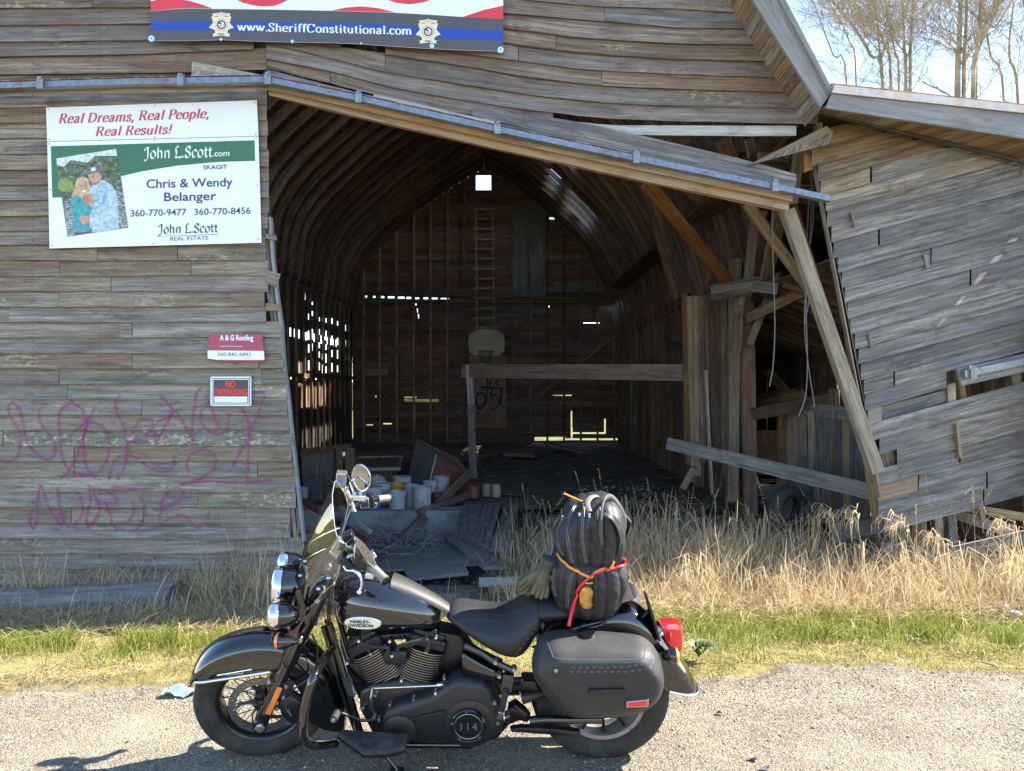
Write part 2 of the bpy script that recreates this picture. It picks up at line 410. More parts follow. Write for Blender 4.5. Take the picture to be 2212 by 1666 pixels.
# loose stones
def stones(name, N, place, sz, mat, seed):
    rng = np.random.default_rng(seed)
    base = np.array([(1, 0, 0), (-1, 0, 0), (0, 1, 0), (0, -1, 0), (0, 0, .8), (0, 0, -.6)], float)
    fc = [(0, 2, 4), (2, 1, 4), (1, 3, 4), (3, 0, 4), (2, 0, 5), (1, 2, 5), (3, 1, 5), (0, 3, 5)]
    V = np.zeros((N, 6, 3)); pos = place(rng, N)
    r_ = sz[0] * (1 + rng.pareto(3.2, N) * .5); r_ = np.minimum(r_, sz[1])
    a = rng.uniform(0, 6.28, N); j = rng.uniform(.65, 1.35, (N, 6, 1))
    b = base[None] * j * r_[:, None, None]
    ca, sa = np.cos(a)[:, None], np.sin(a)[:, None]
    V[:, :, 0] = b[:, :, 0] * ca - b[:, :, 1] * sa; V[:, :, 1] = b[:, :, 0] * sa + b[:, :, 1] * ca; V[:, :, 2] = b[:, :, 2] * rng.uniform(.5, 1, (N, 1))
    V += pos[:, None, :]; V[:, :, 2] += (r_ * .15)[:, None]
    me = bpy.data.meshes.new(name); nf = N * 8
    me.vertices.add(N * 6); me.vertices.foreach_set('co', V.ravel())
    fi = (np.array(fc)[None] + (np.arange(N) * 6)[:, None, None]).ravel()
    me.loops.add(nf * 3); me.loops.foreach_set('vertex_index', fi.astype(np.int32))
    me.polygons.add(nf); me.polygons.foreach_set('loop_start', np.arange(nf, dtype=np.int32) * 3); me.polygons.foreach_set('loop_total', np.full(nf, 3, np.int32))
    at = me.attributes.new('shade', 'FLOAT', 'POINT'); at.data.foreach_set('value', np.repeat(rng.random(N), 6).astype(np.float32))
    me.materials.append(mat); me.update(); me.validate()
    o = bpy.data.objects.new(name, me); COL.objects.link(o); o['kind'] = 'stuff'; return o
s = NT('loose stone'); at = s.n('ShaderNodeAttribute', attribute_name='shade').outputs['Fac']
s.bsdf(s.ramp(at, [(0, (.09, .082, .07)), (.3, (.16, .142, .115)), (.65, (.24, .21, .163)), (.9, (.32, .285, .225)), (1, (.46, .42, .35))]), .85, spec=.3); M['stone'] = s.mat
def pl1(rng, N):
    y = 3.2 + 1.75 * rng.random(N) ** 1.0; x = rng.uniform(-1, 1, N) * (y * .75 + .2)
    keep = np.array([edge(a) for a in x]); y = np.where(y > keep, keep - rng.exponential(.5, N), y)
    return np.stack([x, y, np.full(N, .004)], 1)
stones('loose_gravel', 52000, pl1, (.0027, .013), M['stone'], 1)
def pl2(rng, N):
    y = rng.uniform(7.0, 11, N); x = rng.uniform(-.4, 2.6, N) + .0 * y
    return np.stack([x, y, np.array([gz(a, b) for a, b in zip(x, y)])], 1)
s = NT('grey rubble'); at = s.n('ShaderNodeAttribute', attribute_name='shade').outputs['Fac']
s.bsdf(s.ramp(at, [(0, (.06, .06, .06)), (.5, (.17, .17, .165)), (1, (.36, .36, .35))]), .9, spec=.2); M['rubble'] = s.mat
stones('rubble_in_the_doorway', 5200, pl2, (.011, .04), M['rubble'], 2)
def pl3(rng, N):
    y = rng.uniform(7.2, 10.3, N); x = rng.uniform(-2.9, -.5, N)
    return np.stack([x, y, np.array([gz(a, b) for a, b in zip(x, y)])], 1)
stones('rubble_in_the_hollow', 2600, pl3, (.014, .07), M['rubble'], 4)

# ================================================================ barn
barn = empty('barn', (0, 6.7, 0), 'collapsing weathered barn with a broken sagging doorway and leaning wing of grey boards', 'barn')
BO = Vector((0, 6.7, 0))
def bchild(name):
    e = empty(name, (0, 0, 0)); e.parent = barn; e.matrix_parent_inverse = Matrix.Identity(4); e.location = -BO + Vector((0, 0, 0)); return e
class Off:   # build in world coordinates under the barn
    pass
def bpart(mb, name, mat, parent=None, **kw):
    mb.v = [(x, y - 6.7, z) for x, y, z in mb.v]
    return mb.build(name, mat, parent or barn, **kw)
def framepart(name):
    """a part of the barn that carries boards: small real frame, boards become its children"""
    mb = MB(); return mb

YF = 6.7
def Pw(u, v, Y): return P(u, v, Y * 5.86 / (1 - .3 * (u - CX) / F) / 6.7)   # the wing has swung back: its plane recedes to the right
PP = P
def strip_board(top, bot, u0, u1, Yt, Yb, th=.018, jag=1.0, seed=0, e0=0, e1=0, step=55):
    """one lapped board between two picture-plane polylines, Yt/Yb = depth of its top and bottom edges"""
    mb = MB(); n = max(2, int((u1 - u0) / step) + 2); us = [lerp(u0, u1, i / (n - 1)) for i in range(n)]
    off = random.random() * 50; rings = []; acc = 0; prev = None; info = []
    for i, u in enumerate(us):
        vt, vb = ip(top, u), ip(bot, u)
        if vb - vt < 1.2: vb = vt + 1.2
        j = noise.noise((u * .03, off, 0)) * jag
        fb = PP(u + (e0 if i == 0 else e1 if i == n - 1 else 0), vb + j, Yb); ft = PP(u, vt - 2.0, Yt)
        bb = PP(u, vb + j, Yb + th * 1.0); bt = PP(u, vt - 2.0, Yt + th * .4)
        info.append((fb, ft, bt, bb)); 
    for i, q in enumerate(info):
        k = mb.add(q)
        if prev is not None:
            pk, pa = prev; d = (info[i][0] - info[i - 1][0]).length; acc = pa + d
            h = (info[i][1] - info[i][0]).length; h0 = (info[i - 1][1] - info[i - 1][0]).length
            mb.face((pk, k, k + 1, pk + 1), [(pa, 0), (acc, 0), (acc, h), (pa, h0)])
            mb.face((pk + 3, k + 3, k, pk), [(pa, .2), (acc, .2), (acc, .22), (pa, .22)])
            mb.face((pk + 1, k + 1, k + 2, pk + 2), [(pa, .2), (acc, .2), (acc, .22), (pa, .22)])
            mb.face((pk + 2, k + 2, k + 3, pk + 3), [(pa, 0), (acc, 0), (acc, h), (pa, h0)])
        else: mb.face((k + 3, k, k + 1, k + 2)); acc = 0
        prev = (k, acc)
    k = prev[0]; mb.face((k, k + 3, k + 2, k + 1))
    return mb
def split(u0, u1, joints):
    js = [j for j in joints if u0 + 40 < j < u1 - 40]; e = [u0] + sorted(js) + [u1]
    return list(zip(e, e[1:]))
# ---- left lower front wall
WE = [(195, 578), (480, 581), (640, 598), (720, 609), (850, 620), (940, 630), (1040, 638), (1165, 652), (1260, 660)]
fr_mb = MB()
for u in (-60, 150, 360, 545): fr_mb.beam(P(u, 200, YF + .12), P(u + (14 if u > 500 else 0), 1290, YF + .12), .05, .09, side=(0, 1, 0))
lw = bpart(fr_mb, 'left_front_wall', M['dark'])
JO = {3: [-20, 250], 10: [384, 210], 11: [413, 128], 12: [240], 13: [128], 17: [286, 560], 18: [128, 565], 15: [286], 16: [586], 19: [146, 470], 20: [307], 21: [306], 22: [7, 600], 23: [160], 24: [160], 26: [427], 27: [155, 310], 14: [20]}
v0 = 196.0; rowh = 33.35; nrow = 32
for k in range(nrow):
    vt = v0 + k * rowh; vb = vt + rowh
    wob = lambda u: 1.6 * noise.noise((u * .004, k * 3.1, 0)) + (u - 300) * (-.012 if vt < 500 else 0.0)
    us_ = fr(-150, 680, 60)
    top = [(u, vt + wob(u) + rr(-.4, .4)) for u in us_]
    bot = [(u, vb + 1.6 * noise.noise((u * .004, (k + 1) * 3.1, 0)) + (u - 300) * (-.012 if vb < 500 else 0.0) + rr(-.8, .8)) for u in us_]
    ue = ip(WE, vt + 16) + rr(-3, 2)
    if 13 <= k <= 14: ue -= 26            # boards broken short of the corner
    if 9 <= k <= 12: ue -= 12
    if k == 27 or k == 28: ue -= 20
    if vt < 205: ue = 577
    js = JO.get(k, []) + ([rr(60, 560)] if random.random() < .12 else [])
    for a, b in split(-150, ue, js):
        mb = strip_board(top, bot, a + (.5 if a > -140 else 0), b - .5, YF - .004 - rr(0, .003), YF - .026 - rr(0, .007), e0=rr(-1, 1), e1=rr(-1.2, 1.2), jag=1.3)
        bpart(mb, 'board', M['siding'] if not (k in (18, 19, 26, 22) and b > 430) else M['lichen_wood'] if random.random() < .75 else M['siding'], lw)
# corner trim strip, bluish grey, running down the opening's left jamb
mb = MB()
tl = [(585, 470), (591, 560), (600, 640), (609, 700), (615, 790), (624, 860), (634, 960), (645, 1060), (657, 1170)]
for (a, b), (c_, d) in zip(tl, tl[1:]):
    mb.beam(P(a, b, YF + .02), P(c_, d, YF + .02), .022, .06, side=(0, 1, 0))
bpart(mb, 'corner_trim', M['trim'])
for i, (a, b, c_, d, w_) in enumerate([(572, 480, 598, 715, .03), (580, 485, 606, 710, .022), (578, 620, 592, 700, .03), (630, 1160 - 80, 640, 1165, .03), (640, 1075, 648, 1150, .02)]):
    mb = MB(); mb.beam(P(a, b, YF + .03), P(c_, d, YF + .03), w_, .03, side=(0, 1, 0)); bpart(mb, 'batten', M['pale' if i % 2 else 'grey'])
for q in ([(578, 585), (606, 592), (598, 622), (573, 612)], [(572, 505), (597, 508), (598, 520), (574, 516)], [(573, 655), (604, 658), (604, 672), (575, 672)]):
    mb = MB(); n = [P(u, v, YF - .03) for u, v in q]; m2 = [P(u, v, YF - .01) for u, v in q]; mb.box8([n[0], n[3], m2[3], m2[0], n[1], n[2], m2[2], m2[1]])
    bpart(mb, 'broken_board', M['siding'])
# ---- top left wall (above the track)
fr_mb = MB()
for u in (-60, 150, 360, 545): fr_mb.beam(P(u, -300, YF + .12), P(u, 200, YF + .12), .05, .09, side=(0, 1, 0))
tw = bpart(fr_mb, 'upper_left_wall', M['dark'])
LL = [[(-150, -20), (575, -22)], [(-150, 18), (575, 14)], [(-150, 56), (575, 48)], [(-150, 92), (575, 84)], [(-150, 124), (300, 117), (575, 106)], [(-150, 163), (300, 158), (575, 150)], [(-150, 196), (575, 182)]]
for k in range(6):
    ue = [575, 575, 575, 548, 576, 400][k]
    for a, b in split(-150, ue, [[200], [], [330], [], [], [-100]][k]):
        bpart(strip_board(LL[k], LL[k + 1], a + .5, b - .5, YF - .005, YF - .034, jag=1.2), 'board', M['siding_up'], tw)
q = [(415, 133), (617, 172), (617, 180), (413, 168)]
mb = MB(); n = [P(u, v, YF - .05) for u, v in q]; m2 = [P(u, v, YF - .03) for u, v in q]; mb.box8([n[0], n[3], m2[3], m2[0], n[1], n[2], m2[2], m2[1]]); bpart(mb, 'loose_board', M['lichen_wood'])
# ---- upper gable, sagging rows
RW = [
 [(560, -60), (1138, -42), (1306, -30), (1462, -22), (1660, -18)],
 [(560, -22), (1088, -8), (1138, 0), (1306, 14), (1462, 19), (1650, 29)],
 [(560, 14), (1088, 28), (1138, 32), (1306, 46), (1462, 59), (1660, 63)],
 [(560, 30), (1000, 52), (1138, 66), (1235, 79), (1306, 85), (1462, 94), (1680, 98)],
 [(560, 50), (900, 68), (1088, 92), (1138, 101), (1306, 118), (1462, 128), (1700, 133)],
 [(560, 70), (800, 88), (948, 109), (1020, 118), (1138, 134), (1265, 151), (1462, 160), (1720, 169)],
 [(560, 86), (700, 98), (852, 120), (1010, 144), (1138, 166), (1306, 185), (1462, 193), (1740, 200)],
 [(560, 92), (577, 95), (713, 126), (851, 159), (1010, 184), (1138, 204), (1306, 222), (1462, 229), (1760, 235)],
 [(560, 124), (574, 127), (713, 153), (851, 190), (1010, 218), (1138, 237), (1306, 256), (1462, 262), (1790, 268)],
 [(560, 144), (577, 147), (710, 179), (801, 203), (900, 226), (1027, 250), (1138, 275), (1200, 286)]]
GE = [(-60, 1590), (0, 1621), (63, 1647), (118, 1685), (200, 1733), (241, 1759), (270, 1790)]
fr_mb = MB()
for u in (640, 810, 980, 1306, 1462, 1600): fr_mb.beam(P(u, -300, YF + .1), P(u, ip(RW[8], u) + (0 if u > 1200 else 30), YF + .1), .05, .09, side=(0, 1, 0))
gw = bpart(fr_mb, 'gable_wall', M['dark'])
JJ = {0: [1100], 1: [1306], 2: [1000], 3: [800], 4: [1120], 5: [560 + 120], 6: [832], 7: [], 8: [713, 1290]}
for k in range(9):
    top, bot = RW[k], RW[k + 1]
    vm = ip(top, 1650); ue = ip(GE, vm + 16) + rr(-1, 4)
    u0 = 575 if k != 8 else 576
    if k == 8: ue = 1195
    if k == 7: top = RW[7]; bot = RW[8]
    for a, b in split(u0, ue, JJ[k] + ([rr(1200, 1600)] if k in (0, 3, 5) else [])):
        if k == 6 and a < 832: b2 = 760; 
        if k == 5 and b > 800 and a < 800:
            # hole under the banner: this board stops at 740 and starts again at 832
            if True:
                t2 = [(u, ip(top, u)) for u in fr(a, 735, 40)]; b3 = [(u, ip(bot, u)) for u in fr(a, 735, 40)]
                bpart(strip_board(t2, b3, a, 735, YF - .004, YF - .03, jag=1), 'board', M['siding_up'], gw)
                a = 832
        bpart(strip_board(top, bot, a + .6, b - .6, YF - .004 - rr(0, .004), YF - .03 - rr(0, .010), jag=1.5, e1=rr(-1, 1), step=40), 'board', M['siding_up'] if a < 1250 else M['siding_wing'] if random.random() < .5 else M['siding_up'], gw)
# bleached board under the gable, lower sagging boards that hang with the door track
for top, bot, u0, u1, mt, dy in [
    ([(1215, 262), (1310, 272), (1345, 273), (1745, 274)], [(1215, 266), (1345, 291), (1560, 294), (1745, 294)], 1225, 1720, 'whiteboard', -.02),
    ([(1020, 236), (1138, 249), (1230, 262), (1400, 298), (1600, 345), (1722, 379)], [(1020, 250), (1138, 278), (1270, 305), (1450, 346), (1600, 375), (1722, 401)], 1020, 1720, 'siding_wing', -.05),
    ([(700, 205), (801, 219), (1075, 268), (1138, 280), (1370, 325), (1600, 372), (1716, 398)], [(700, 214), (801, 232), (1075, 282), (1138, 292), (1370, 342), (1600, 388), (1718, 412)], 700, 1716, 'grey', -.075),
    ([(577, 152), (700, 184), (830, 216)], [(577, 168), (700, 196), (830, 222)], 577, 830, 'grey', -.03)]:
    bpart(strip_board(top, bot, u0, u1, YF + dy, YF + dy - .03, jag=1, th=.03, step=35), 'sagging_board', M[mt])
for q, mt, Yq in [([(807, 203), (1068, 262), (1068, 274), (805, 215)], 'whiteboard', 6.55), ([(1613, 358), (1785, 272), (1800, 285), (1790, 312)], 'siding_tan', 6.6)]:
    mb = MB(); n = [P(u, v, Yq) for u, v in q]; m2 = [P(u, v, Yq + .07) for u, v in q]; mb.box8([n[0], n[3], m2[3], m2[0], n[1], n[2], m2[2], m2[1]]); bpart(mb, 'loose_board', M[mt])
# plank's worn under face
# ---- door track (galvanised) and header
TR = [(-150, 190), (0, 187), (300, 178), (578, 174), (775, 214), (1075, 281), (1375, 344), (1675, 405), (1790, 430)]
s = NT('galvanised steel'); tc = s.n('ShaderNodeTexCoord').outputs['Object']
c = s.ramp(s.noise(tc, 25, 5, .6), [(.3, (.17, .195, .22)), (.7, (.28, .31, .34))])
c = s.mix(s.ramp(s.noise(tc, 6, 6, .75), [(.56, 0), (.64, .8)]), c, (.23, .10, .06))
s.bsdf(c, .5, .55, spec=.4); M['galv'] = s.mat
mb = MB(); pts = [P(u, v, 6.42) for u, v in TR]
hw, hd = .028, .035
mb.loft([[p + Vector((0, -hd, -hw)), p + Vector((0, hd, -hw)), p + Vector((0, hd, hw)), p + Vector((0, -hd * .6, hw))] for p in pts], True, True, True)
tk = bpart(mb, 'door_track', M['galv'])
mb = MB(); pts = [P(u, v - 8, 6.45) for u, v in TR[:-2]]
mb.loft([[p + Vector((0, -.03, 0)), p + Vector((0, .04, 0)), p + Vector((0, .04, .006)), p + Vector((0, -.03, .006))] for p in pts], True, True, True)
M['rust_edge'] = plain('rusty red edge', (.22, .06, .045), .8, scale=20, dirt=(.4, .42, .42), dirt_amt=.8)
bpart(mb, 'rusty_track_lip', M['rust_edge'], tk)
for u, v in [(87, 184), (390, 177), (578, 174), (775, 214), (1075, 281), (1375, 344), (1675, 405)]:
    mb = MB(); c = P(u, v - 2, 6.37); mb.box(c, .055, .02, .085); mb.box(c + Vector((0, .02, .05)), .035, .07, .02); mb.tube([c + Vector((0, -.02, .045)), c + Vector((0, .0, .045))], .009, 6)
    bpart(mb, 'track_bracket', M['galv'], tk)
for top, bot, u0, u1, Yy, th, mt in [
    ([(-150, 197), (0, 194), (578, 181), (775, 222), (1075, 289), (1375, 352), (1675, 414), (1715, 422)], [(-150, 208), (0, 205), (400, 197), (578, 192), (775, 236), (1075, 303), (1375, 366), (1675, 428), (1715, 436)], -150, 1712, 6.5, .10, 'header'),
    ([(570, 186), (775, 232), (1075, 298), (1375, 363), (1706, 434)], [(575, 204), (775, 253), (1075, 322), (1375, 388), (1704, 455)], 580, 1704, 6.55, .05, 'header'),
    ([(580, 203), (775, 251), (1075, 320), (1375, 386), (1690, 450)], [(580, 208), (775, 257), (1075, 326), (1375, 392), (1690, 458)], 582, 1690, 6.58, .10, 'orange')]:
    bpart(strip_board(top, bot, u0, u1, Yy, Yy - .012, th=th, jag=.8, step=45), 'door_header', M[mt])

# ---- rake boards and soffit of the main gable (right side)
def slab(name, q, Y0, Y1, mt, parent=None):
    mb = MB(); n = [PP(u, v, Y0) for u, v in q]; m2 = [Vector((p.x, p.y + (Y1 - Y0), p.z)) for p in n]
    mb.box8([n[0], n[3], m2[3], m2[0], n[1], n[2], m2[2], m2[1]] if (n[1] - n[0]).length > (n[3] - n[0]).length else [n[0], n[1], m2[1], m2[0], n[3], n[2], m2[2], m2[3]]); return bpart(mb, name, M[mt], parent)
slab('rake_board', [(1500, -200), (1570, -225), (1797, 200), (1772, 233)], 6.30, 6.33, 'fascia')
slab('rake_board', [(1560, -232), (1573, -238), (1800, 196), (1794, 205)], 6.27, 6.62, 'fascia')
rk = bpart((lambda mb: (mb.beam(P(1505, -190, 6.55), P(1775, 235, 6.55), .05, .02, side=(0, 1, 0)), mb)[1])(MB()), 'rake_soffit', M['pale'])
for i in range(26):
    t = i / 26; t2 = (i + .94) / 26
    a = P(lerp(1500, 1775, t), lerp(-197, 236, t), 6.335); b = P(lerp(1500, 1775, t2), lerp(-197, 236, t2), 6.335)
    mb = MB(); d = Vector((0, .36, -.03)); up = Vector((.012, 0, .006)); mb.box8([a, b, b + up, a + up, a + d, b + d, b + d + up, a + d + up]); bpart(mb, 'soffit_board', M['siding_tan'], rk)
PP = Pw
# ---- lean-to eave: fascia, metal drip edge, diagonal soffit boards
slab('eave_fascia', [(1800, 196), (2420, 262), (2420, 332), (1784, 233)], 6.22, 6.25, 'fascia')
M['drip'] = plain('rust flecked metal edge', (.26, .25, .25), .6, .3, scale=12, dirt=(.28, .15, .11), dirt_amt=.5)
slab('drip_edge', [(1803, 183), (2420, 250), (2420, 266), (1797, 200)], 6.19, 6.30, 'drip')
so = bpart((lambda mb: (mb.beam(Pw(1775, 246, 6.6), Pw(2420, 402, 6.6), .018, .03, side=(0, 1, 0)), mb)[1])(MB()), 'eave_soffit', M['soot'])
for i in range(26):
    t = i / 26; t2 = (i + .998) / 26
    a = Pw(lerp(1782, 2420, t), lerp(232, 330, t), 6.26); b = Pw(lerp(1782, 2420, t2), lerp(232, 330, t2), 6.26)
    c_ = Pw(lerp(1745, 2300, t), lerp(242, 372, t), 6.68); d = Pw(lerp(1745, 2300, t2), lerp(242, 372, t2), 6.68)
    up = Vector((0, 0, .014)); mb = MB(); mb.box8([a, b, b + up, a + up, c_, d, d + up, c_ + up]); bpart(mb, 'soffit_board', M['siding_tan'], so)
# ---- leaning wing on the right
EL = [(280, 1742), (300, 1746), (440, 1781), (600, 1815), (760, 1852), (880, 1870), (990, 1885), (1090, 1898), (1180, 1925)]
fr_mb = MB()
for u in (1765, 1990, 2190, 2380): fr_mb.beam(Pw(u, 265 + (u - 1750) * .232, YF + .1), Pw(u + 130, 1130, YF + .1), .05, .09, side=(0, 1, 0))
ww = bpart(fr_mb, 'leaning_wing_wall', M['pale'])
def soff(u): return 244 + (u - 1750) * .233
rws = []
for k in range(37):
    vl = 292 + 33.0 * (k - 8)
    rws.append(vl)
random.seed(21)
for k in range(36):
    vl = rws[k]
    ul = ip(EL, max(285, vl + 16)) + rr(-3, 3)
    if k == 28: ul += 18
    if k == 29: ul += 48
    if k in (31, 32, 33): ul -= 3
    if vl + 32 > 1152: continue
    slope = -.272
    us_ = fr(ul - 2, 2440, 50); off = rr(0, 9)
    # the lower boards have slipped and hang less steeply
    def line(v_, u): return v_ + (u - ip(EL, max(285, v_))) * slope + 2.2 * noise.noise((u * .004, v_ * .05, 1))
    top = [(u, max(soff(u), line(vl, u))) for u in us_]
    bot = [(u, max(soff(u), line(vl + 33.0, u))) for u in us_]
    ustart = us_[0]
    for u in us_:
        if line(vl + 33.0, u) > soff(u) + 4: break
    # where the row runs out under the soffit
    uend = 2440
    for u in fr(ul, 2440, 10):
        if line(vl + 33.0, u) < soff(u) + 5: uend = u; break
    if vl < 285:
        # rows that only begin along the soffit: none on the left edge
        continue
    mt = 'siding_tan' if k in (8, 9, 10) else 'siding_wing'
    js = {9: [2130], 11: [1880], 13: [2205], 15: [1897], 17: [2010], 19: [2095], 21: [1860], 24: [1930], 30: [2072], 27: [2300]}.get(k, [rr(1950, 2400)] if random.random() < .5 else [])
    segs = split(ul, uend, js)
    if k in (25, 26): segs = [(ul, 2045 if k == 25 else 1905)]
    for a, b in segs:
        gap = 3.2 if a > ul + 5 else .5
        m2_ = 'siding_tan' if (mt == 'siding_wing' and k < 15 and random.random() < .25) else mt
        bpart(strip_board(top, bot, a + gap, b - .5, YF - .004, YF - .032 - rr(0, .008), jag=1.4, e0=rr(-2, 2), step=50), 'board', M[m2_], ww)
# missing rows: recessed backing, post, short length of track
slab('backing_board', [(1884, 975), (1930, 962), (1945, 1040), (1896, 1052)], 6.74, 6.76, 'siding_tan', ww)
slab('backing_board', [(1868, 888), (2045, 842), (2045, 868), (1880, 922)], 6.78, 6.80, 'grey', ww)
slab('wing_stud', [(2046, 832), (2064, 826), (2066, 878), (2050, 884)], 6.74, 6.84, 'pale', ww)
slab('wing_stud', [(2185, 805), (2205, 802), (2209, 845), (2189, 850)], 6.74, 6.84, 'pale', ww)
mb = MB(); pts = [Pw(2080, 808, 6.56), Pw(2430, 735, 6.56)]
mb.loft([[p + Vector((0, -hd, -.033)), p + Vector((0, hd, -.033)), p + Vector((0, hd, .033)), p + Vector((0, -hd, .033))] for p in pts], True, True, True); t2 = bpart(mb, 'door_track', M['galv'])
mb = MB(); mb.box(Pw(2103, 806, 6.5), .06, .02, .11); mb.box(Pw(2096, 794, 6.5), .04, .03, .04); bpart(mb, 'track_bracket', M['galv'], t2)
slab('track_board', [(2068, 797), (2430, 715), (2430, 755), (2078, 834)], 6.6, 6.64, 'fascia')
slab('batten', [(2066, 915), (2072, 915), (2081, 996), (2073, 985)], 6.62, 6.66, 'pale', ww)
slab('batten', [(1838, 460), (1843, 458), (1850, 490), (1846, 492)], 6.64, 6.66, 'dark', ww)
for u, v in [(1995, 551), (1875, 723)]:
    slab('joint_strip', [(u, v), (u + 8, v - 3), (u + 13, v + 27), (u + 5, v + 30)], 6.655, 6.665, 'grey', ww)
PP = P
# corner post and edge board beside the wing's left edge
for (a, b, c_, d, w_, mt) in [(1750, 300, 1886, 1010, .035, 'pale'), (1700, 455, 1893, 1020, .115, 'pale'), (1756, 330, 1900, 1075, .02, 'pale')]:
    mb = MB(); mb.beam(P(a, b, YF + .07), P(c_, d, YF + .07), w_, .07 if w_ < .1 else .1, side=(0, 1, 0)); bpart(mb, 'leaning_post', M[mt])
slab('plank', [(1733, 306), (1750, 303), (1757, 365), (1738, 372)], 6.72, 6.76, 'orange')
# ================================================================ barn interior
PL = [(-4.85, -.1), (-4.87, 2.2), (-4.87, 4.15), (-4.59, 5.59), (-3.39, 6.86), (-1.74, 8.08), (-.85, 8.6)]
PR = [(3.38, -.1), (3.36, 2.2), (3.2, 3.89), (2.85, 5.12), (2.28, 6.04), (1.62, 6.75), (.46, 7.78), (-.85, 8.6)]
def resample(pts, step):
    c = catmull([Vector((x, 0, z)) for x, z in pts], 12); out_ = [c[0]]; acc = 0
    for a, b in zip(c, c[1:]):
        acc += (b - a).length
        if acc >= step: out_.append(b); acc = 0
    if (out_[-1] - c[-1]).length > .03: out_.append(c[-1])
    return out_
def shift(y, z): return -.42 * sm((11 - y) / 4.3) * min(1, z / 4)
def on(p, y, inset=0, side=1): return Vector((p.x - side * inset + shift(y, p.z), y, p.z - inset * (.6 if p.z > 5.2 else 0)))
LPz = resample(PL, .3); RPz = resample(PR, .3)
# roof shell: one empty-free part carrying its boards
mb = MB(); mb.beam((-.85, 6.5, 8.5), (-.85, 22.9, 8.5), .2, .05); roof = bpart(mb, 'roof_ridge', M['dark'])
random.seed(5)
def roofstrip(p, q, y0, y1, side):
    mb = MB(); yy = [y for y in (y0, 8, 9.5, 11, y1) if y0 <= y <= y1]; yy = sorted(set(yy)); prev = None
    o_ = Vector((side * .025, 0, .02))
    for y in yy:
        a = on(p, y); b = on(q, y) + Vector((0, 0, .0)); b = b + (b - a).normalized() * .02
        k = mb.add([a, b + o_ * .3, b + o_ * 1.3, a + o_])
        if prev is not None:
            for i in range(4):
                j = (i + 1) % 4
                mb.face((prev[0] + i, k + i, k + j, prev[0] + j), [(prev[1], i * .3), (y, i * .3), (y, i * .3 + .3), (prev[1], i * .3 + .3)])
        else: mb.face((k, k + 1, k + 2, k + 3))
        prev = (k, y)
    mb.face((prev[0] + 3, prev[0] + 2, prev[0] + 1, prev[0])); return mb
for side, prof in ((-1, LPz), (1, RPz)):
    for i in range(len(prof) - 1):
        p, q = prof[i], prof[i + 1]
        if p.z < 4.0: continue
        ycuts = [6.6, 22.95]
        hole = side == 1 and 5.9 < p.z < 7.5
        if hole:
            a = 17.3 + rr(-1, 1.2) + (7.2 - p.z) * .9; b = a + (rr(1.0, 3.0) if i % 2 else rr(.3, 1.6)); segs = [(6.6, a), (b, 22.95)]
        else: segs = [(6.6, 22.95)]
        for a, b in segs: bpart(roofstrip(p, q, a, b, side), 'roof_board', M['dark'], roof)
# ribs
rib_mesh = {}
for i in range(27):
    y = 7.05 + i * .6
    for side, prof in ((-1, LPz), (1, RPz)):
        if side == 1 and y < 8.8: continue
        mb = MB(); rings = []
        dep = .15
        for p in prof:
            if side == 1 and y < 10.9 and p.z < 4.3: continue
            dp = .06 if (side == -1 and p.z < 4.4) else dep
            a = on(p, y); b = on(p, y, dp, side)
            if p.z > 7: b = a + Vector((0, 0, -dep * 1.2))
            rings.append([a + Vector((0, -.022, 0)), a + Vector((0, .022, 0)), b + Vector((0, .022, 0)), b + Vector((0, -.022, 0))])
        mb.loft(rings, True, True, True); acc = 0
        # uv along the rib
        n_ = len(rings)
        mb.uv = []
        for k in range(n_ - 1):
            for j in range(4): mb.uv.append([(k * .3, j * .1), (k * .3, j * .1 + .1), (k * .3 + .3, j * .1 + .1), (k * .3 + .3, j * .1)])
        mb.uv += [[(0, 0)] * 4, [(0, 0)] * 4]
        bpart(mb, 'rafter', M['dark'] if (side == -1 or y > 13) else M['brown'])
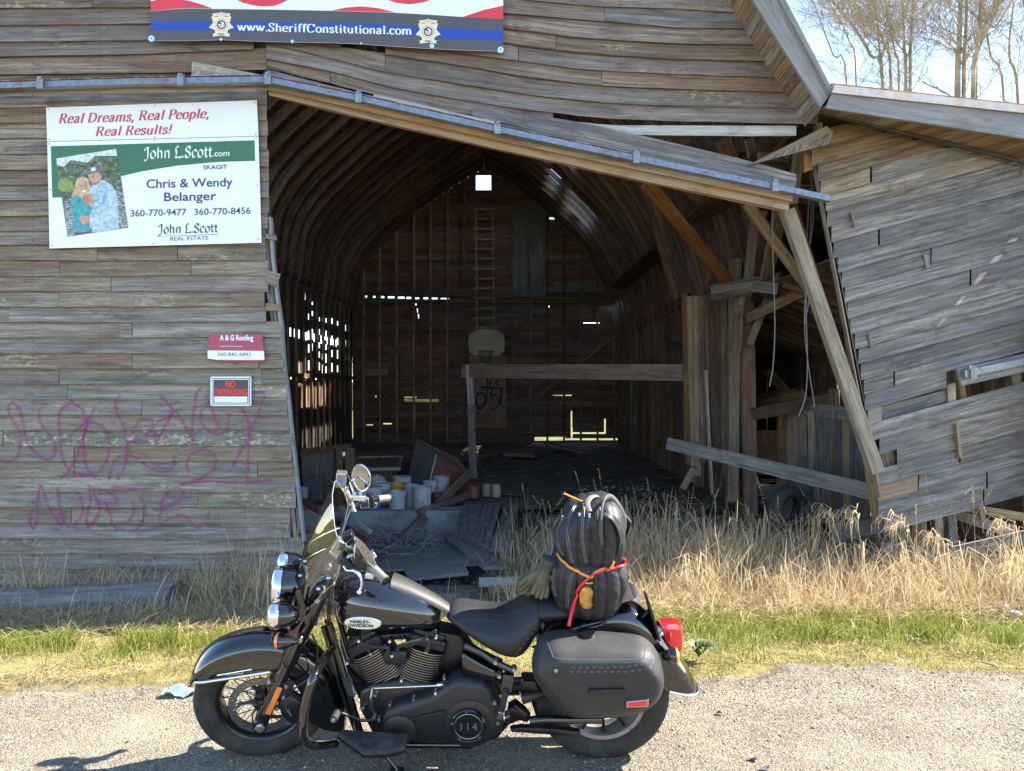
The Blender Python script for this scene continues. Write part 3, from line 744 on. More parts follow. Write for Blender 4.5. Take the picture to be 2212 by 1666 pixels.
# ---- left side wall: upright boards, broken away in a band where daylight enters
mb = MB(); mb.beam((-4.86, 7, 4.2), (-4.86, 22.8, 4.2), .12, .1); mb.beam((-4.80, 7, 2.0), (-4.80, 22.8, 2.0), .10, .04); lsw = bpart(mb, 'left_side_wall', M['dark'])
random.seed(11)
def vboard(x, y0, y1, z0, z1, nm, mt, par, th=.02, lean=0):
    mb = MB(); xo = rr(-.006, .006)
    mb.box8([(x - th / 2 + xo, y0, z0), (x + th / 2 + xo, y0, z0), (x + th / 2 + xo, y1, z0), (x - th / 2 + xo, y1, z0),
             (x - th / 2 + xo + lean, y0, z1), (x + th / 2 + xo + lean, y0, z1), (x + th / 2 + xo + lean, y1, z1), (x - th / 2 + xo + lean, y1, z1)])
    return bpart(mb, nm, M[mt], par)
y = 7.0; k = 0
while y < 22.8:
    w_ = .33; y1 = min(y + w_, 22.85)
    if 15.3 < y < 22.0:
        vboard(-4.93, y - .004, y1 + .004, -.1, 2.05 + rr(-.15, .1), 'wall_board', random.choice(['brown', 'brown', 'dark']), lsw)
        gap = .15
        lo, hi = 2.0, 4.3
        z = lo; 
        vboard(-4.93, y + gap, y1 + .004, lo, 2.86, 'wall_board', 'brown', lsw)
        vboard(-4.93, y + gap, y1 + .004, 3.06 if 16 < y < 20.7 else 2.86, hi, 'wall_board', 'dark', lsw)
        if k % 4 == 3 or random.random() < .12:
            vboard(-4.935, y - .01, y + gap + .01, lo, hi, 'wall_board', 'brown', lsw)
        elif gap:
            zz = 2.0
            while zz < 4.3:
                h_ = rr(.09, .2) if zz < 3 else rr(.12, .9)
                mb = MB(); mb.box((-4.93, y + gap / 2, zz + h_ / 2), .018, gap + .02, h_); bpart(mb, 'wall_board', M['dark'], lsw)
                zz += h_ + (rr(.14, .26) if zz < 3.0 else rr(.04, .2))
    else: vboard(-4.93, y - .004, y1 + .004, -.1, 4.3, 'wall_board', random.choice(['brown', 'dark', 'dark']), lsw)
    y = y1; k += 1
# tar-stained foot of the left wall
for i in range(9):
    y = 14.6 + i * .85
    mb = MB(); mb.box((-4.895, y + .42, .55 + (.12 if i % 2 else 0)), .012, .83, 1.2 + rr(-.06, .1)); bpart(mb, 'skirting_board', M['soot'], lsw)
# ---- right side wall
mb = MB(); mb.beam((3.42, 10.9, 4.0), (3.42, 22.8, 4.0), .1, .08); rsw = bpart(mb, 'right_side_wall', M['dark'])
y = 11.0
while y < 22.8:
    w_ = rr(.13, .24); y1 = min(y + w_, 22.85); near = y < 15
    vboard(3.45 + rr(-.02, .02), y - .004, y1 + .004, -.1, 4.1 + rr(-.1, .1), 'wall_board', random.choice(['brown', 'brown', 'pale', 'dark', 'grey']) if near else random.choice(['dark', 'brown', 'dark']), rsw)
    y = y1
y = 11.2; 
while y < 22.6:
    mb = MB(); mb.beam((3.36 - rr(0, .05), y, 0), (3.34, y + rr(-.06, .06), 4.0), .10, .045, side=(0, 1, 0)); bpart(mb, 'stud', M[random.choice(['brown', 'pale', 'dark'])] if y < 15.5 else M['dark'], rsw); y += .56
# rough cross rails nailed along the right wall
for (a, b, Ya, c_, d, Yb, w_, mt) in [(1345, 640, 21, 1480, 680, 14.5, .10, 'dark'), (1375, 705, 19, 1500, 640, 13.0, .18, 'dark'), (1455, 640, 14.5, 1535, 618, 11.8, .2, 'dark'), (1450, 742, 14, 1518, 736, 12.2, .07, 'soot')]:
    mb = MB(); mb.beam(P(a, b, Ya), P(c_, d, Yb), w_, .05, side=(1, 0, 0)); bpart(mb, 'cross_rail', M[mt], rsw)
# ---- back wall
YB = 22.85
def prof_x(z):
    zz = sorted([(p.z, p.x) for p in LPz]); a = ip(zz, z); zz = sorted([(p.z, p.x) for p in RPz]); return a, ip(zz, z)
def W(u, v): p = P(u, v, YB); return p.x, p.z
holes = []
def hole(u0, v0_, u1, v1_): x0, z1 = W(u0, v0_); x1, z0 = W(u1, v1_); holes.append((x0, x1, z0, z1))
hole(1028, 379, 1061, 411); hole(874, 862, 900, 868); hole(900, 862, 948, 868.5); hole(874, 857, 900, 860); hole(1155, 944, 1222, 952); hole(1222, 947, 1342, 951)
hole(1233, 888, 1236, 947); hole(1237, 934, 1308, 937.5); hole(1305, 905, 1308.5, 935); hole(1194, 853, 1235, 855.5); hole(1187, 470, 1222, 474); hole(1190, 460, 1216, 462)
hole(810, 855, 814, 859); hole(828, 914, 846, 917); hole(792, 917, 806, 919); hole(1183, 661, 1187, 664); hole(1130, 640, 1133, 643); hole(1260, 697, 1295, 698.5)
mb = MB(); mb.beam((-4.8, YB - .08, 4.36), (3.3, YB - .08, 4.36), .12, .09); bw = bpart(mb, 'back_wall', M['dark'])
for hu0, hu1 in ((785, 793), (806, 811), (820, 830), (838, 852), (860, 874), (878, 888), (895, 905), (915, 925), (933, 945), (952, 970)): hole(hu0, 639 + (hu0 - 785) * .03, hu1, 642.5 + (hu0 - 785) * .035)  # gaps added in the boards to stand in for sun flecks on the rail
hole(897, 656, 899.5, 664); hole(900, 667, 902.5, 676); hole(903, 679, 905, 688)  # slanting sun flecks, likewise imitated by added slots
random.seed(3); z = -.04; k = 0
while z < 8.45:
    z1 = z + .168
    xa, xb = prof_x(z); xa2, xb2 = prof_x(z1); xa = max(xa, xa2) - .05; xb = min(xb, xb2) + .05
    cuts = sorted(set([xa, xb] + [h[i] for h in holes if h[2] < z1 and h[3] > z for i in (0, 1) if xa < h[i] < xb] + [j for j in (rr(-4, 3),) if xa + .4 < j < xb - .4]))
    for a, b in zip(cuts, cuts[1:]):
        if b - a < .02: continue
        rs = [(z - .012, z1)]
        for h in holes:
            if h[0] < (a + b) / 2 < h[1] and h[2] < z1 and h[3] > z:
                n_ = []
                for r0, r1 in rs:
                    if h[2] > r0 + .015: n_.append((r0, min(r1, h[2])))
                    if h[3] < r1 - .015: n_.append((max(r0, h[3]), r1))
                rs = n_
        for r0, r1 in rs:
            mb = MB(); yo = rr(0, .004)
            mb.box8([(a, YB - .012 - yo, r0), (a, YB + .006, r0), (a, YB + .012, r1), (a, YB - .002 - yo, r1), (b, YB - .012 - yo, r0), (b, YB + .006, r0), (b, YB + .012, r1), (b, YB - .002 - yo, r1)])
            grey_panel = a > .3 and b < 2.2 and 4.4 < r0 < 7.2
            bpart(mb, 'board', M['grey'] if (a > -.2 and xb > 0 and 4.4 < z < 7.4 and (a + b) / 2 > .2 and k % 3) else M['red_wood'] if z < 4.4 or a < 0 else M['dark'], bw)
    z = z1; k += 1
# translucent-grey patched panel right of the ladder
slab('patch_panel', [(1141, 432), (1178, 432), (1178, 640), (1141, 640)], YB - .07, YB - .05, 'grey', bw)
slab('patch_panel', [(1104, 448), (1140, 448), (1140, 640), (1104, 640)], YB - .075, YB - .055, 'grey', bw)
for u in list(range(787, 1013, 36)) + list(range(1110, 1345, 36)):
    x, _ = W(u, 900); zt = 0.
    for zz in fr(.5, 8.4, .1):
        a, b = prof_x(zz)
        if a < x < b: zt = zz
    mb = MB(); mb.beam((x, YB - .10, .02), (x + rr(-.02, .02), YB - .10, zt), .06, .10, side=(0, 1, 0)); bpart(mb, 'stud', M['pale'] if u < 1000 else M['grey'] if u < 1160 else M['brown'], bw)
for (a, b, c_, d, w_, mt) in [(772, 672, 1014, 926, .07, 'brown'), (1340, 716, 1072, 930, .07, 'dark'), (897, 660, 917, 780, .06, 'brown'), (781, 805, 838, 803, .2, 'orange'), (765, 632, 1330, 648, .07, 'brown'), (768, 655, 960, 648, .05, 'dark')]:
    mb = MB(); mb.beam(P(a, b, YB - .2), P(c_, d, YB - .2), w_, .05, side=(0, 1, 0)); bpart(mb, 'brace', M[mt], bw)
# ---- front corner that gave way: posts, braces, bundles of planks
def plank(a, b, Ya, c_, d, Yb, w_, th, mt, nm='plank', par=None, roll=0, side=(0, 1, 0), sk0=0, sk1=0):
    mb = MB(); mb.beam(P(a, b, Ya), P(c_, d, Yb), w_, th, side=side, roll=roll, skew0=sk0, skew1=sk1); return bpart(mb, nm, M[mt], par)
plank(1613, 640, 10.6, 1621, 1112, 10.6, .175, .12, 'post_red', 'post')
plank(1588, 560, 10.85, 1581, 1080, 10.85, .15, .12, 'pale', 'post')
plank(1524, 800, 11.2, 1537, 1060, 11.0, .045, .05, 'whiteboard', 'post')
plank(1395, 395, 8.6, 1575, 612, 10.2, .16, .06, 'orange', 'brace', roll=.1)
plank(1612, 440, 7.6, 1758, 640, 7.9, .09, .06, 'pale', 'brace'); plank(1622, 440, 7.75, 1768, 640, 8.0, .05, .06, 'pale', 'brace')
plank(1690, 440, 7.4, 1740, 560, 7.6, .12, .08, 'pale', 'brace'); plank(1712, 440, 7.3, 1885, 1015, 7.0, .05, .1, 'brown', 'brace')
plank(1608, 690, 10.4, 1815, 590, 9.0, .13, .08, 'pale', 'beam'); plank(1690, 440, 8.3, 1655, 600, 9.6, .16, .06, 'pale', 'plank'); plank(1852, 620, 7.8, 1822, 690, 7.6, .12, .05, 'brown', 'beam')
plank(1540, 630, 10.3, 1684, 603, 9.6, .17, .09, 'grey', 'broken_beam', roll=.2, sk1=.04); plank(1538, 645, 10.25, 1672, 618, 9.7, .07, .08, 'dark', 'broken_beam'); plank(1625, 618, 9.5, 1680, 625, 9.4, .14, .04, 'grey', 'broken_beam')
random.seed(9)
for i in range(17):      # fan of rafters and wall planks between the orange brace and the posts
    u = 1440 + i * 13 + rr(-3, 3); t = i / 16
    plank(u - 30 - 20 * (1 - t), 395 + 2.0 * i + rr(-4, 8), lerp(12.6, 9.9, t), u + 22 + rr(-4, 8) * 1, 630 + rr(-10, 20), lerp(12.9, 10.6, t), lerp(.12, .14, t), .05, random.choice(['brown', 'brown', 'orange', 'pale', 'brown', 'dark']) if t > .35 else random.choice(['dark', 'brown']), 'plank', roll=rr(-.2, .2))
for i in range(8):
    u = 1478 + i * 12
    plank(u, 640 + rr(-8, 4), 11.4 - i * .04, u + rr(-3, 8) + 5, 1010 - i * 0 + rr(-12, 20), 11.4 - i * .05, .085 + rr(0, .03), .04, random.choice(['brown', 'pale', 'brown', 'dark']), 'plank', roll=rr(-.15, .15))
for a, b, c_, d, Y, w_, mt in [(1630, 470, 1612, 640, 9.9, .12, 'orange'), (1650, 455, 1598, 660, 10.0, .09, 'pale'), (1735, 310, 1700, 450, 7.2, .10, 'brown'), (1725, 330, 1712, 440, 7.0, .09, 'pale'), (1500, 300, 1560, 400, 9.0, .22, 'brown'), (1560, 300, 1610, 420, 8.8, .2, 'orange'), (1430, 300, 1480, 390, 9.4, .24, 'brown'), (1620, 300, 1640, 400, 8.5, .12, 'pale'), (1375, 296, 1440, 370, 10, .22, 'brown'),
        (1640, 340, 1700, 344, 7.6, .1, 'pale'), (1655, 365, 1698, 366, 7.6, .1, 'brown'), (1700, 330, 1745, 332, 7.5, .12, 'orange'), (1660, 640, 1618, 745, 10.3, .1, 'pale'), (1596, 640, 1590, 760, 10.2, .13, 'post_red'), (1500, 1010, 1475, 1055, 9.9, .09, 'pale')]:
    plank(a, b, Y, c_, d, Y + .15, w_, .05, mt, 'plank', roll=rr(-.2, .2))
slab('side_boards', [(1590, 300), (1760, 306), (1790, 445), (1660, 430)], 8.9, 8.95, 'brown')
slab('side_boards', [(1345, 290), (1600, 296), (1700, 470), (1500, 440)], 10.6, 10.66, 'brown')
# ---- lean-to behind the wing
lt = [(3.35, 3.05), (5.25, 2.36)]
mb = MB(); mb.beam((5.2, 7.2, 2.36), (5.2, 22.8, 2.36), .12, .08); ltr = bpart(mb, 'lean_to_roof', M['brown'])
y = 7.6
while y < 22.7:
    mb = MB(); mb.beam((3.4, y, 3.03), (5.25, y, 2.36), .045, .07, side=(0, 0, 1)); bpart(mb, 'rafter', M['brown'], ltr); y += .42
for i in range(8):
    x0 = 3.35 + i * .24; x1 = x0 + .235; z0 = lerp(3.09, 2.42, (x0 - 3.35) / 1.9); z1 = lerp(3.09, 2.42, (x1 - 3.35) / 1.9)
    mb = MB(); mb.box8([(x0, 7.5, z0), (x1, 7.5, z1), (x1, 7.5, z1 + .02), (x0, 7.5, z0 + .02), (x0, 22.8, z0), (x1, 22.8, z1), (x1, 22.8, z1 + .02), (x0, 22.8, z0 + .02)]); bpart(mb, 'roof_board', M['red_wood'], ltr)
# upper lean-to roof that the eave fascia belongs to
mb = MB(); a = [Pw(1796, 192, 6.25), Pw(2420, 258, 6.25)]; b = [Vector((2.6, 20, 4.4)), Vector((7.4, 20, 3.7))]; up = Vector((0, 0, .05))
mb.box8([a[0], a[1], a[1] + up, a[0] + up, b[0], b[1], b[1] + up, b[0] + up]); bpart(mb, 'lean_to_deck', M['dark'])
# outer wall of the lean-to, upright boards with chinks
mb = MB(); mb.beam((5.24, 7.2, 1.25), (5.24, 22.8, 1.25), .1, .05); osw = bpart(mb, 'lean_to_wall', M['brown'])
y = 7.0; k = 0
while y < 20.5:
    w_ = rr(.13, .2); y1 = y + w_
    if 13.3 < y < 13.45 or 11.9 < y < 12.05: y = y1 - .03; vboard(5.3, y - .1, y + .0, -.1, 1.4, 'wall_board', 'brown', osw); continue
    z0_ = -.1; vboard(5.3 + rr(-.012, .012), y - .004, y1 - (.012 if random.random() < .22 else -.004), z0_, 2.34 + rr(-.03, .02), 'wall_board', random.choice(['brown', 'grey', 'pale', 'brown', 'dark']), osw)
    y = y1
mb = MB(); mb.box8([(3.3, 20.4, -.1), (5.3, 20.4, -.1), (5.3, 20.45, -.1), (3.3, 20.45, -.1), (3.3, 20.4, 3.1), (5.3, 20.4, 2.4), (5.3, 20.45, 2.4), (3.3, 20.45, 3.1)]); bpart(mb, 'lean_to_end_wall', M['red_wood'])
for a, b, Ya, c_, d, Yb, w_, mt in [(1625, 895, 10.2, 1800, 862, 9.2, .16, 'brown'), (1622, 880, 12, 1738, 852, 10.5, .15, 'brown'), (1640, 860, 12.4, 1720, 848, 11.5, .14, 'dark'), (1740, 885, 9.6, 1850, 895, 8.6, .16, 'grey'), (1655, 805, 12, 1700, 850, 11.4, .12, 'brown'), (1665, 803, 12.2, 1705, 850, 11.6, .08, 'pale'),
        (1690, 890, 10.4, 1688, 1050, 10.4, .12, 'brown'), (1712, 885, 10.2, 1712, 1060, 10.2, .14, 'pale'), (1733, 890, 9.9, 1735, 1060, 9.9, .1, 'orange'), (1800, 840, 9.2, 1802, 885, 9.2, .11, 'brown'), (1652, 930, 11.5, 1654, 1000, 11.5, .5, 'orange')]:
    plank(a, b, Ya, c_, d, Yb, w_, .05, mt, 'plank', roll=rr(-.1, .1))
for i in range(9):
    u = 1752 + i * 15; plank(u, 890, 9.4 - i * .12, u + rr(-2, 4), 1120, 9.4 - i * .12, .07 + rr(0, .02), .03, random.choice(['grey', 'brown', 'pale']), 'wall_board', osw)
for u, v1 in ((1925, 1200), (1945, 1190), (1975, 1230), (1990, 1210), (2055, 1230), (2025, 1200)):
    plank(u, 1110, 7.4, u + 4, v1, 7.4, .075, .05, random.choice(['brown', 'grey', 'pale']), 'post')
# ---- inner beam on its post, big fallen plank, leaning timber
plank(1000, 801, 14.3, 1536, 806, 11.4, .26, .10, 'post_red', 'beam'); plank(1013, 789, 14.2, 1018, 873, 14.2, .13, .1, 'whiteboard', 'post'); plank(1018, 873, 14.2, 1023, 1040, 14.2, .145, .1, 'grey', 'post')
# ---- earth floor and concrete footing
s = NT('dirty floor'); geo = s.n('ShaderNodeNewGeometry').outputs['Position']
c = s.ramp(s.noise(geo, 3, 7, .7), [(.3, (.075, .066, .052)), (.55, (.17, .148, .115)), (.7, (.29, .25, .2))])
c = s.mix(s.ramp(s.noise(geo, 40, 4, .7), [(.62, 0), (.66, .8)]), c, (.4, .4, .38))
s.bsdf(c, .9, 0, s.bump(s.noise(geo, 14, 7, .7), .8, .03), .2); M['floor'] = s.mat
mb = MB(); fx = fr(-4.9, 5.3, .3); fy = fr(10.62, 23, .31); nx = len(fx)
for yy in fy:
    for xx in fx: mb.v.append((xx, yy, 0.0 + .02 * noise.noise((xx * 1.7, yy * 1.7, 5)) - .01))
for j in range(len(fy) - 1):
    for i in range(nx - 1): mb.face((j * nx + i, j * nx + i + 1, (j + 1) * nx + i + 1, (j + 1) * nx + i))
bf = mb.build('barn_floor', M['floor'], smooth=180, kind='structure')
s = NT('old concrete'); geo = s.n('ShaderNodeNewGeometry').outputs['Position']
c = s.ramp(s.noise(geo, 4, 7, .65), [(.3, (.17, .175, .17)), (.55, (.30, .31, .305)), (.75, (.42, .43, .42))])
c = s.mix(s.ramp(s.noise(geo, 17, 6, .8), [(.55, 0), (.64, .5)]), c, (.12, .12, .11))
s.bsdf(c, .85, 0, s.bump(s.noise(geo, 30, 6, .7), .5, .02), .2); M['concrete'] = s.mat
mb = MB(); rng_ = fr(-4.9, -.45, .18); prev = None
for x in rng_:
    j = .02 * noise.noise((x * 3, 1, 1)); f = 10.35 + .35 * sm((x + .8) / .4)
    k = mb.add([(x, f + j, -.7), (x, f + j * .5, -.03), (x, f + .03, .012 + j * .3), (x, f + .4, .012)])
    if prev is not None:
        for i in range(3): mb.face((prev + i, k + i, k + i + 1, prev + i + 1))
    prev = k
o = mb.build('concrete_footing', M['concrete'], smooth=40); tag(o, 'cracked grey concrete footing along the barn floor below the white buckets', 'footing')

# upper boards closing the lean-to above its outer wall, seen dark between the braces
ul_ = empty('x'); bpy.data.objects.remove(ul_)
mb = MB(); mb.beam((5.9, 6.95, 4.0), (5.9, 20, 4.0), .1, .05); uw = bpart(mb, 'lean_to_upper_wall', M['dark'])
y = 6.9
while y < 20: vboard(5.95, y - .004, y + .304, 2.2, 4.1, 'wall_board', 'dark', uw); y += .3
mb = MB(); mb.box8([(5.2, 6.9, 2.42), (6.0, 6.9, 2.3), (6.0, 6.9, 2.34), (5.2, 6.9, 2.46), (5.2, 20, 2.42), (6.0, 20, 2.3), (6.0, 20, 2.34), (5.2, 20, 2.46)]); bpart(mb, 'roof_board', M['dark'], uw)
# ================================================================ motorcycle
YBK, LEAN = 3.575, R(12)
WB = Matrix.Translation((0, YBK, 0)) @ Matrix.Rotation(LEAN, 4, 'X'); WBi = WB.inverted()
def zm(ox, oy, s): return lambda x, y: ((ox + x * s) / 1.8445, (oy + y * s) / 1.8445)
z1 = zm(740, 2450, .3733); z2 = zm(1040, 1850, .3901); z3 = zm(1250, 2350, .4202); z5 = zm(1850, 2500, .4069); z6 = zm(2100, 1900, .4801); z7 = zm(1700, 1850, .7335)
CAMP = Vector((0, 0, H))
def Bs(q, yo, S=None):
    u, v = q; Mi = WBi if S is None else (WB @ S).inverted()
    o_ = Mi @ CAMP; d = Mi.to_3x3() @ Vector(((u - CX) / F, 1, -(v - CY) / F)); k = (yo - o_.y) / d.y
    return o_ + d * k
neck = Bs((715, 1250), 0)
AX = Vector((math.sin(R(28)), 0, math.cos(R(28))))
ST = Matrix.Translation(neck) @ Matrix.Rotation(R(10), 4, AX) @ Matrix.Translation(-neck)
bike = empty('motorcycle', (0, YBK, 0), 'black and chrome touring motorcycle leaning on its stand in front of the barn', 'motorcycle', rot=(LEAN, 0, 0))

def paint(name, col, rough=.18, **kw): return plain(name, col, rough, var=.08, scale=8, coat=1, **kw)
M['gloss'] = paint('black gloss paint', (.0045, .0045, .005), .05, spec=.5)
M['satin'] = plain('black satin enamel', (.008, .008, .0085), .34, var=.2, scale=25, dirt=(.08, .07, .06), dirt_amt=.12)
M['wrinkle'] = plain('black crackle finish', (.0105, .011, .0125), .45, var=.2, bumps=.15, scale=60)
M['chrome'] = plain('chrome', (.78, .79, .81), .06, 1.0, var=.03, scale=20)
M['steel'] = plain('brushed steel', (.42, .42, .42), .3, .9, var=.12, scale=60)
M['rotor'] = plain('brake rotor steel', (.22, .21, .2), .35, .8, var=.2, scale=60)
M['rubber'] = plain('tyre rubber', (.017, .017, .0165), .75, var=.25, bumps=.25, scale=22, dirt=(.08, .073, .062), dirt_amt=.4)
M['grip'] = plain('grey ribbed grip', (.17, .165, .15), .5, .3, var=.1, scale=40)
M['rimblack'] = plain('black rim', (.012, .012, .012), .25, var=.1)
M['alloy'] = plain('dull alloy rim', (.27, .26, .25), .4, .7, var=.15, dirt=(.06, .055, .05))
M['bright_fin'] = plain('machined fin edge', (.62, .58, .5), .35, .8, var=.08)
def leather(name, col, rough=.5):
    s = NT(name); tc = s.n('ShaderNodeTexCoord').outputs['Object']
    v = s.n('ShaderNodeTexVoronoi'); v.inputs['Scale'].default_value = 260; s.l(tc, v.inputs['Vector'])
    f = s.noise(tc, 9, 5, .6); c = s.ramp(f, [(.3, tuple(x * .8 for x in col)), (.7, tuple(x * 1.3 for x in col))])
    s.bsdf(c, s.math('MULTIPLY_ADD', f, .25, rough - .12), 0, s.bump(s.math('ADD', v.outputs['Distance'], s.noise(tc, 30, 4)), .22, .003), .45); return s.mat
M['leather'] = leather('black leather', (.0125, .013, .0145)); M['leather_lit'] = leather('sunlit-toned leather', (.0185, .019, .0205), .52)  # second leather is lightened as if sunlit, for tank strap and bags
def plastic(name, col, em=0):
    s = NT(name); b = s.bsdf(col, .12, 0, None, .6, .8); b.inputs['Subsurface Weight'].default_value = .15; return s.mat
M['amber'] = plastic('amber lens', (.80, .20, .02)); M['red'] = plastic('red lens', (.62, .012, .015))
s = NT('lamp glass'); s.bsdf((.22, .24, .27), .03, .0, None, .8, 1.0); M['lens'] = s.mat
M['stitch'] = plain('thread', (.045, .045, .047), .8)
M['cream'] = plain('cream enamel', (.66, .62, .52), .3, var=.04, scale=30)
M['ink'] = plain('black print', (.01, .01, .012), .4)

def bp(mb, name, mat, par=None, S=None, **kw):
    if S is not None: mb.v = [tuple(S @ Vector(p)) for p in mb.v]
    return mb.build(name, mat if not isinstance(mat, str) else M[mat], par or bike, **kw)
def wheelM(c): return Matrix.Translation(c) @ Matrix(((1, 0, 0, 0), (0, 0, -1, 0), (0, 1, 0, 0), (0, 0, 0, 1)))
def rot_tread(prof_w, Rr, bead):
    w_ = prof_w
    p = [(bead, w_ * .62), (bead + .012, w_ * .8), (bead + .035, w_ * .97), (bead + .06, w_ * 1.0), (Rr - .032, w_ * .93), (Rr - .014, w_ * .74), (Rr - .004, w_ * .45), (Rr, 0)]
    return p + [(r_, -z_) for r_, z_ in p[-2::-1]]
# ---- front wheel
ax = Bs(z1(805, 1150), -.11, ST); FC = Vector((ax.x, 0, .308)); WM = wheelM(FC)
mb = MB(); mb.lathe(rot_tread(.066, .315, .205), WM, 56, False, False); fw = bp(mb, 'front_wheel', 'rubber', S=ST, smooth=60)
mb = MB(); mb.lathe([(.212, .045), (.205, .052), (.196, .046), (.188, .03), (.184, 0), (.188, -.03), (.196, -.046), (.205, -.052), (.212, -.045)], WM, 48, False, False); bp(mb, 'rim', 'rimblack', fw, S=ST, smooth=50)
mb = MB(); mb.lathe([(.02, .075), (.03, .07), (.03, .05), (.045, .045), (.045, .03), (.025, .02), (.025, -.02), (.045, -.03), (.045, -.045), (.02, -.07)], WM, 24); bp(mb, 'hub', 'rimblack', fw, S=ST, smooth=40)
for i in range(40):
    a = 2 * math.pi * i / 40; sd_ = 1 if i % 2 else -1; da = .55 * (1 if (i // 2) % 2 else -1)
    mb = MB(); mb.tube([WM @ Vector((.042 * math.cos(a + da), .042 * math.sin(a + da), .038 * sd_)), WM @ Vector((.188 * math.cos(a), .188 * math.sin(a), .012 * sd_))], .0022, 5); bp(mb, 'spoke', 'steel' if i % 3 == 0 else 'satin', fw, S=ST)
def rotor(mb, WMx, r0, r1, y0, n=30, hr=.0042):
    for i in range(n):
        a0, a1 = 2 * math.pi * i / n, 2 * math.pi * (i + 1) / n
        def pt(t, r_): a = lerp(a0, a1, t); return Vector((r_ * math.cos(a), r_ * math.sin(a), y0))
        rm = lerp(r0, r1, .3 + .4 * ((i % 3) / 2)); am = (a0 + a1) / 2; c = Vector((rm * math.cos(am), rm * math.sin(am), y0))
        sq = [pt(0, r0), pt(.5, r0), pt(1, r0), pt(1, (r0 + r1) / 2), pt(1, r1), pt(.5, r1), pt(0, r1), pt(0, (r0 + r1) / 2)]
        er = Vector((math.cos(am), math.sin(am), 0)); et = Vector((-er.y, er.x, 0))
        ho = [c + (et * math.sin(t) - er * math.cos(t)) * hr for t in [-math.pi / 4 + k * math.pi / 4 for k in range(8)]]
        k = mb.add([WMx @ p for p in sq]); h = mb.add([WMx @ p for p in ho])
        for j in range(8): mb.face((k + j, k + (j + 1) % 8, h + (j + 1) % 8, h + j))
    return mb
mb = rotor(MB(), WM, .116, .150, .066); rotor(mb, WM, .116, .150, .061); mb.lathe([(.150, .0605), (.150, .0665)], WM, 60, False, False); mb.lathe([(.116, .0665), (.116, .0605)], WM, 60, False, False)
rt = bp(mb, 'brake_rotor', 'rotor', fw, S=ST)
for i in range(5):
    a = i * 2 * math.pi / 5 + .3; mb = MB()
    pts = [WM @ Vector((r_ * math.cos(a + k), r_ * math.sin(a + k), .069)) for r_, k in ((.03, -.5), (.055, -.25), (.085, .05), (.118, .32))]
    mb.tube(pts, [.02, .016, .012, .014], 8, flat=.25); bp(mb, 'rotor_arm', 'rotor', fw, S=ST, smooth=60)
    mb = MB(); p = WM @ Vector((.112 * math.cos(a + .3), .112 * math.sin(a + .3), .073)); mb.tube([p, p + Vector((0, -.006, 0))], .006, 8); bp(mb, 'rotor_bolt', 'steel', fw, S=ST)
# ---- front fender
fst = [((58, 690), (66, 738)), ((75, 590), (105, 730)), ((130, 475), (185, 716)), ((250, 342), (330, 694)), ((420, 252), (500, 668)), ((640, 190), (660, 644)), ((850, 172), (800, 622)), ((1040, 190), (905, 606)), ((1200, 245), (1010, 610)), ((1350, 330), (1100, 680)), ((1480, 440), (1190, 760)), ((1590, 590), (1235, 880)), ((1660, 760), (1258, 1010)), ((1710, 900), (1290, 1110)), ((1735, 1020), (1360, 1190)), ((1722, 1120), (1500, 1238))]
def fender(st, zf, hw, S, yk=None):
    rings = []
    for i, (r_, sk) in enumerate(st):
        O = Bs(zf(*r_), .0, S); A = Bs(zf(*sk), -hw, S); A.y = 0; O.y = 0
        hwi = hw * (1 if i > 1 else (.72, .9)[i]); pr = [(0, 1.0), (.35, 1.02), (.62, .99), (.8, .88), (.91, .68), (.975, .42), (1, 0)]
        half = [A.lerp(O, t) + Vector((0, -hwi * w_, 0)) for t, w_ in pr]
        rings.append(half + [Vector((p.x, -p.y, p.z)) for p in half[-2::-1]])
    return rings
rings = fender(fst, z1, .092, ST)
mb = MB(); mb.loft(rings, False); ff = bp(mb, 'front_fender', 'gloss', S=ST, smooth=80, sub=1)
mo = ff.modifiers.new('th', 'SOLIDIFY'); mo.thickness = .004
ff.modifiers.move(1, 0)
mb = MB(); pts = catmull([rings[i][0] + Vector((0, -.004, 0)) for i in range(8)], 3); mb.tube(pts, [.006] * (len(pts) - 1) + [.003], 8, flat=1.3); bp(mb, 'fender_trim', 'chrome', S=ST, smooth=60)
mb = MB(); pts = [rings[i][k] + Vector((0, 0, -.001)) for i, k in ((2, 0), (1, 0), (0, 0), (0, 3), (0, 6), (0, 9), (0, 12), (1, 12))]; mb.tube(catmull(pts, 4), .009, 8, flat=.9); bp(mb, 'fender_tip', 'chrome', S=ST, smooth=60)
mb = MB(); pts = [Bs(z1(1500, 1232), -.085, ST), Bs(z1(1580, 1190), -.075, ST), Bs(z1(1680, 1160), -.04, ST), Bs(z1(1735, 1060), .0, ST)]; mb.tube(catmull(pts, 4), [.004] + [.008] * 11 + [.004], 8); bp(mb, 'fender_tip', 'chrome', S=ST, smooth=60)
# script badge on the fender skirt
mb = MB(); mb.tube([Bs(z1(335, 645), -.098, ST), Bs(z1(705, 583), -.098, ST)], .0022, 6)
sc_ = [(380, 655), (395, 620), (400, 650), (410, 625), (418, 648), (432, 630), (440, 646), (452, 640), (455, 628), (468, 642), (480, 612), (484, 640), (500, 622), (505, 638), (520, 634), (525, 620), (535, 636), (550, 618), (553, 634), (566, 616), (572, 632), (585, 628), (590, 612), (600, 632), (612, 608)]
mb.tube([Bs(z1(x, y), -.100, ST) for x, y in sc_], .0028, 5); bp(mb, 'script_badge', 'chrome', S=ST)
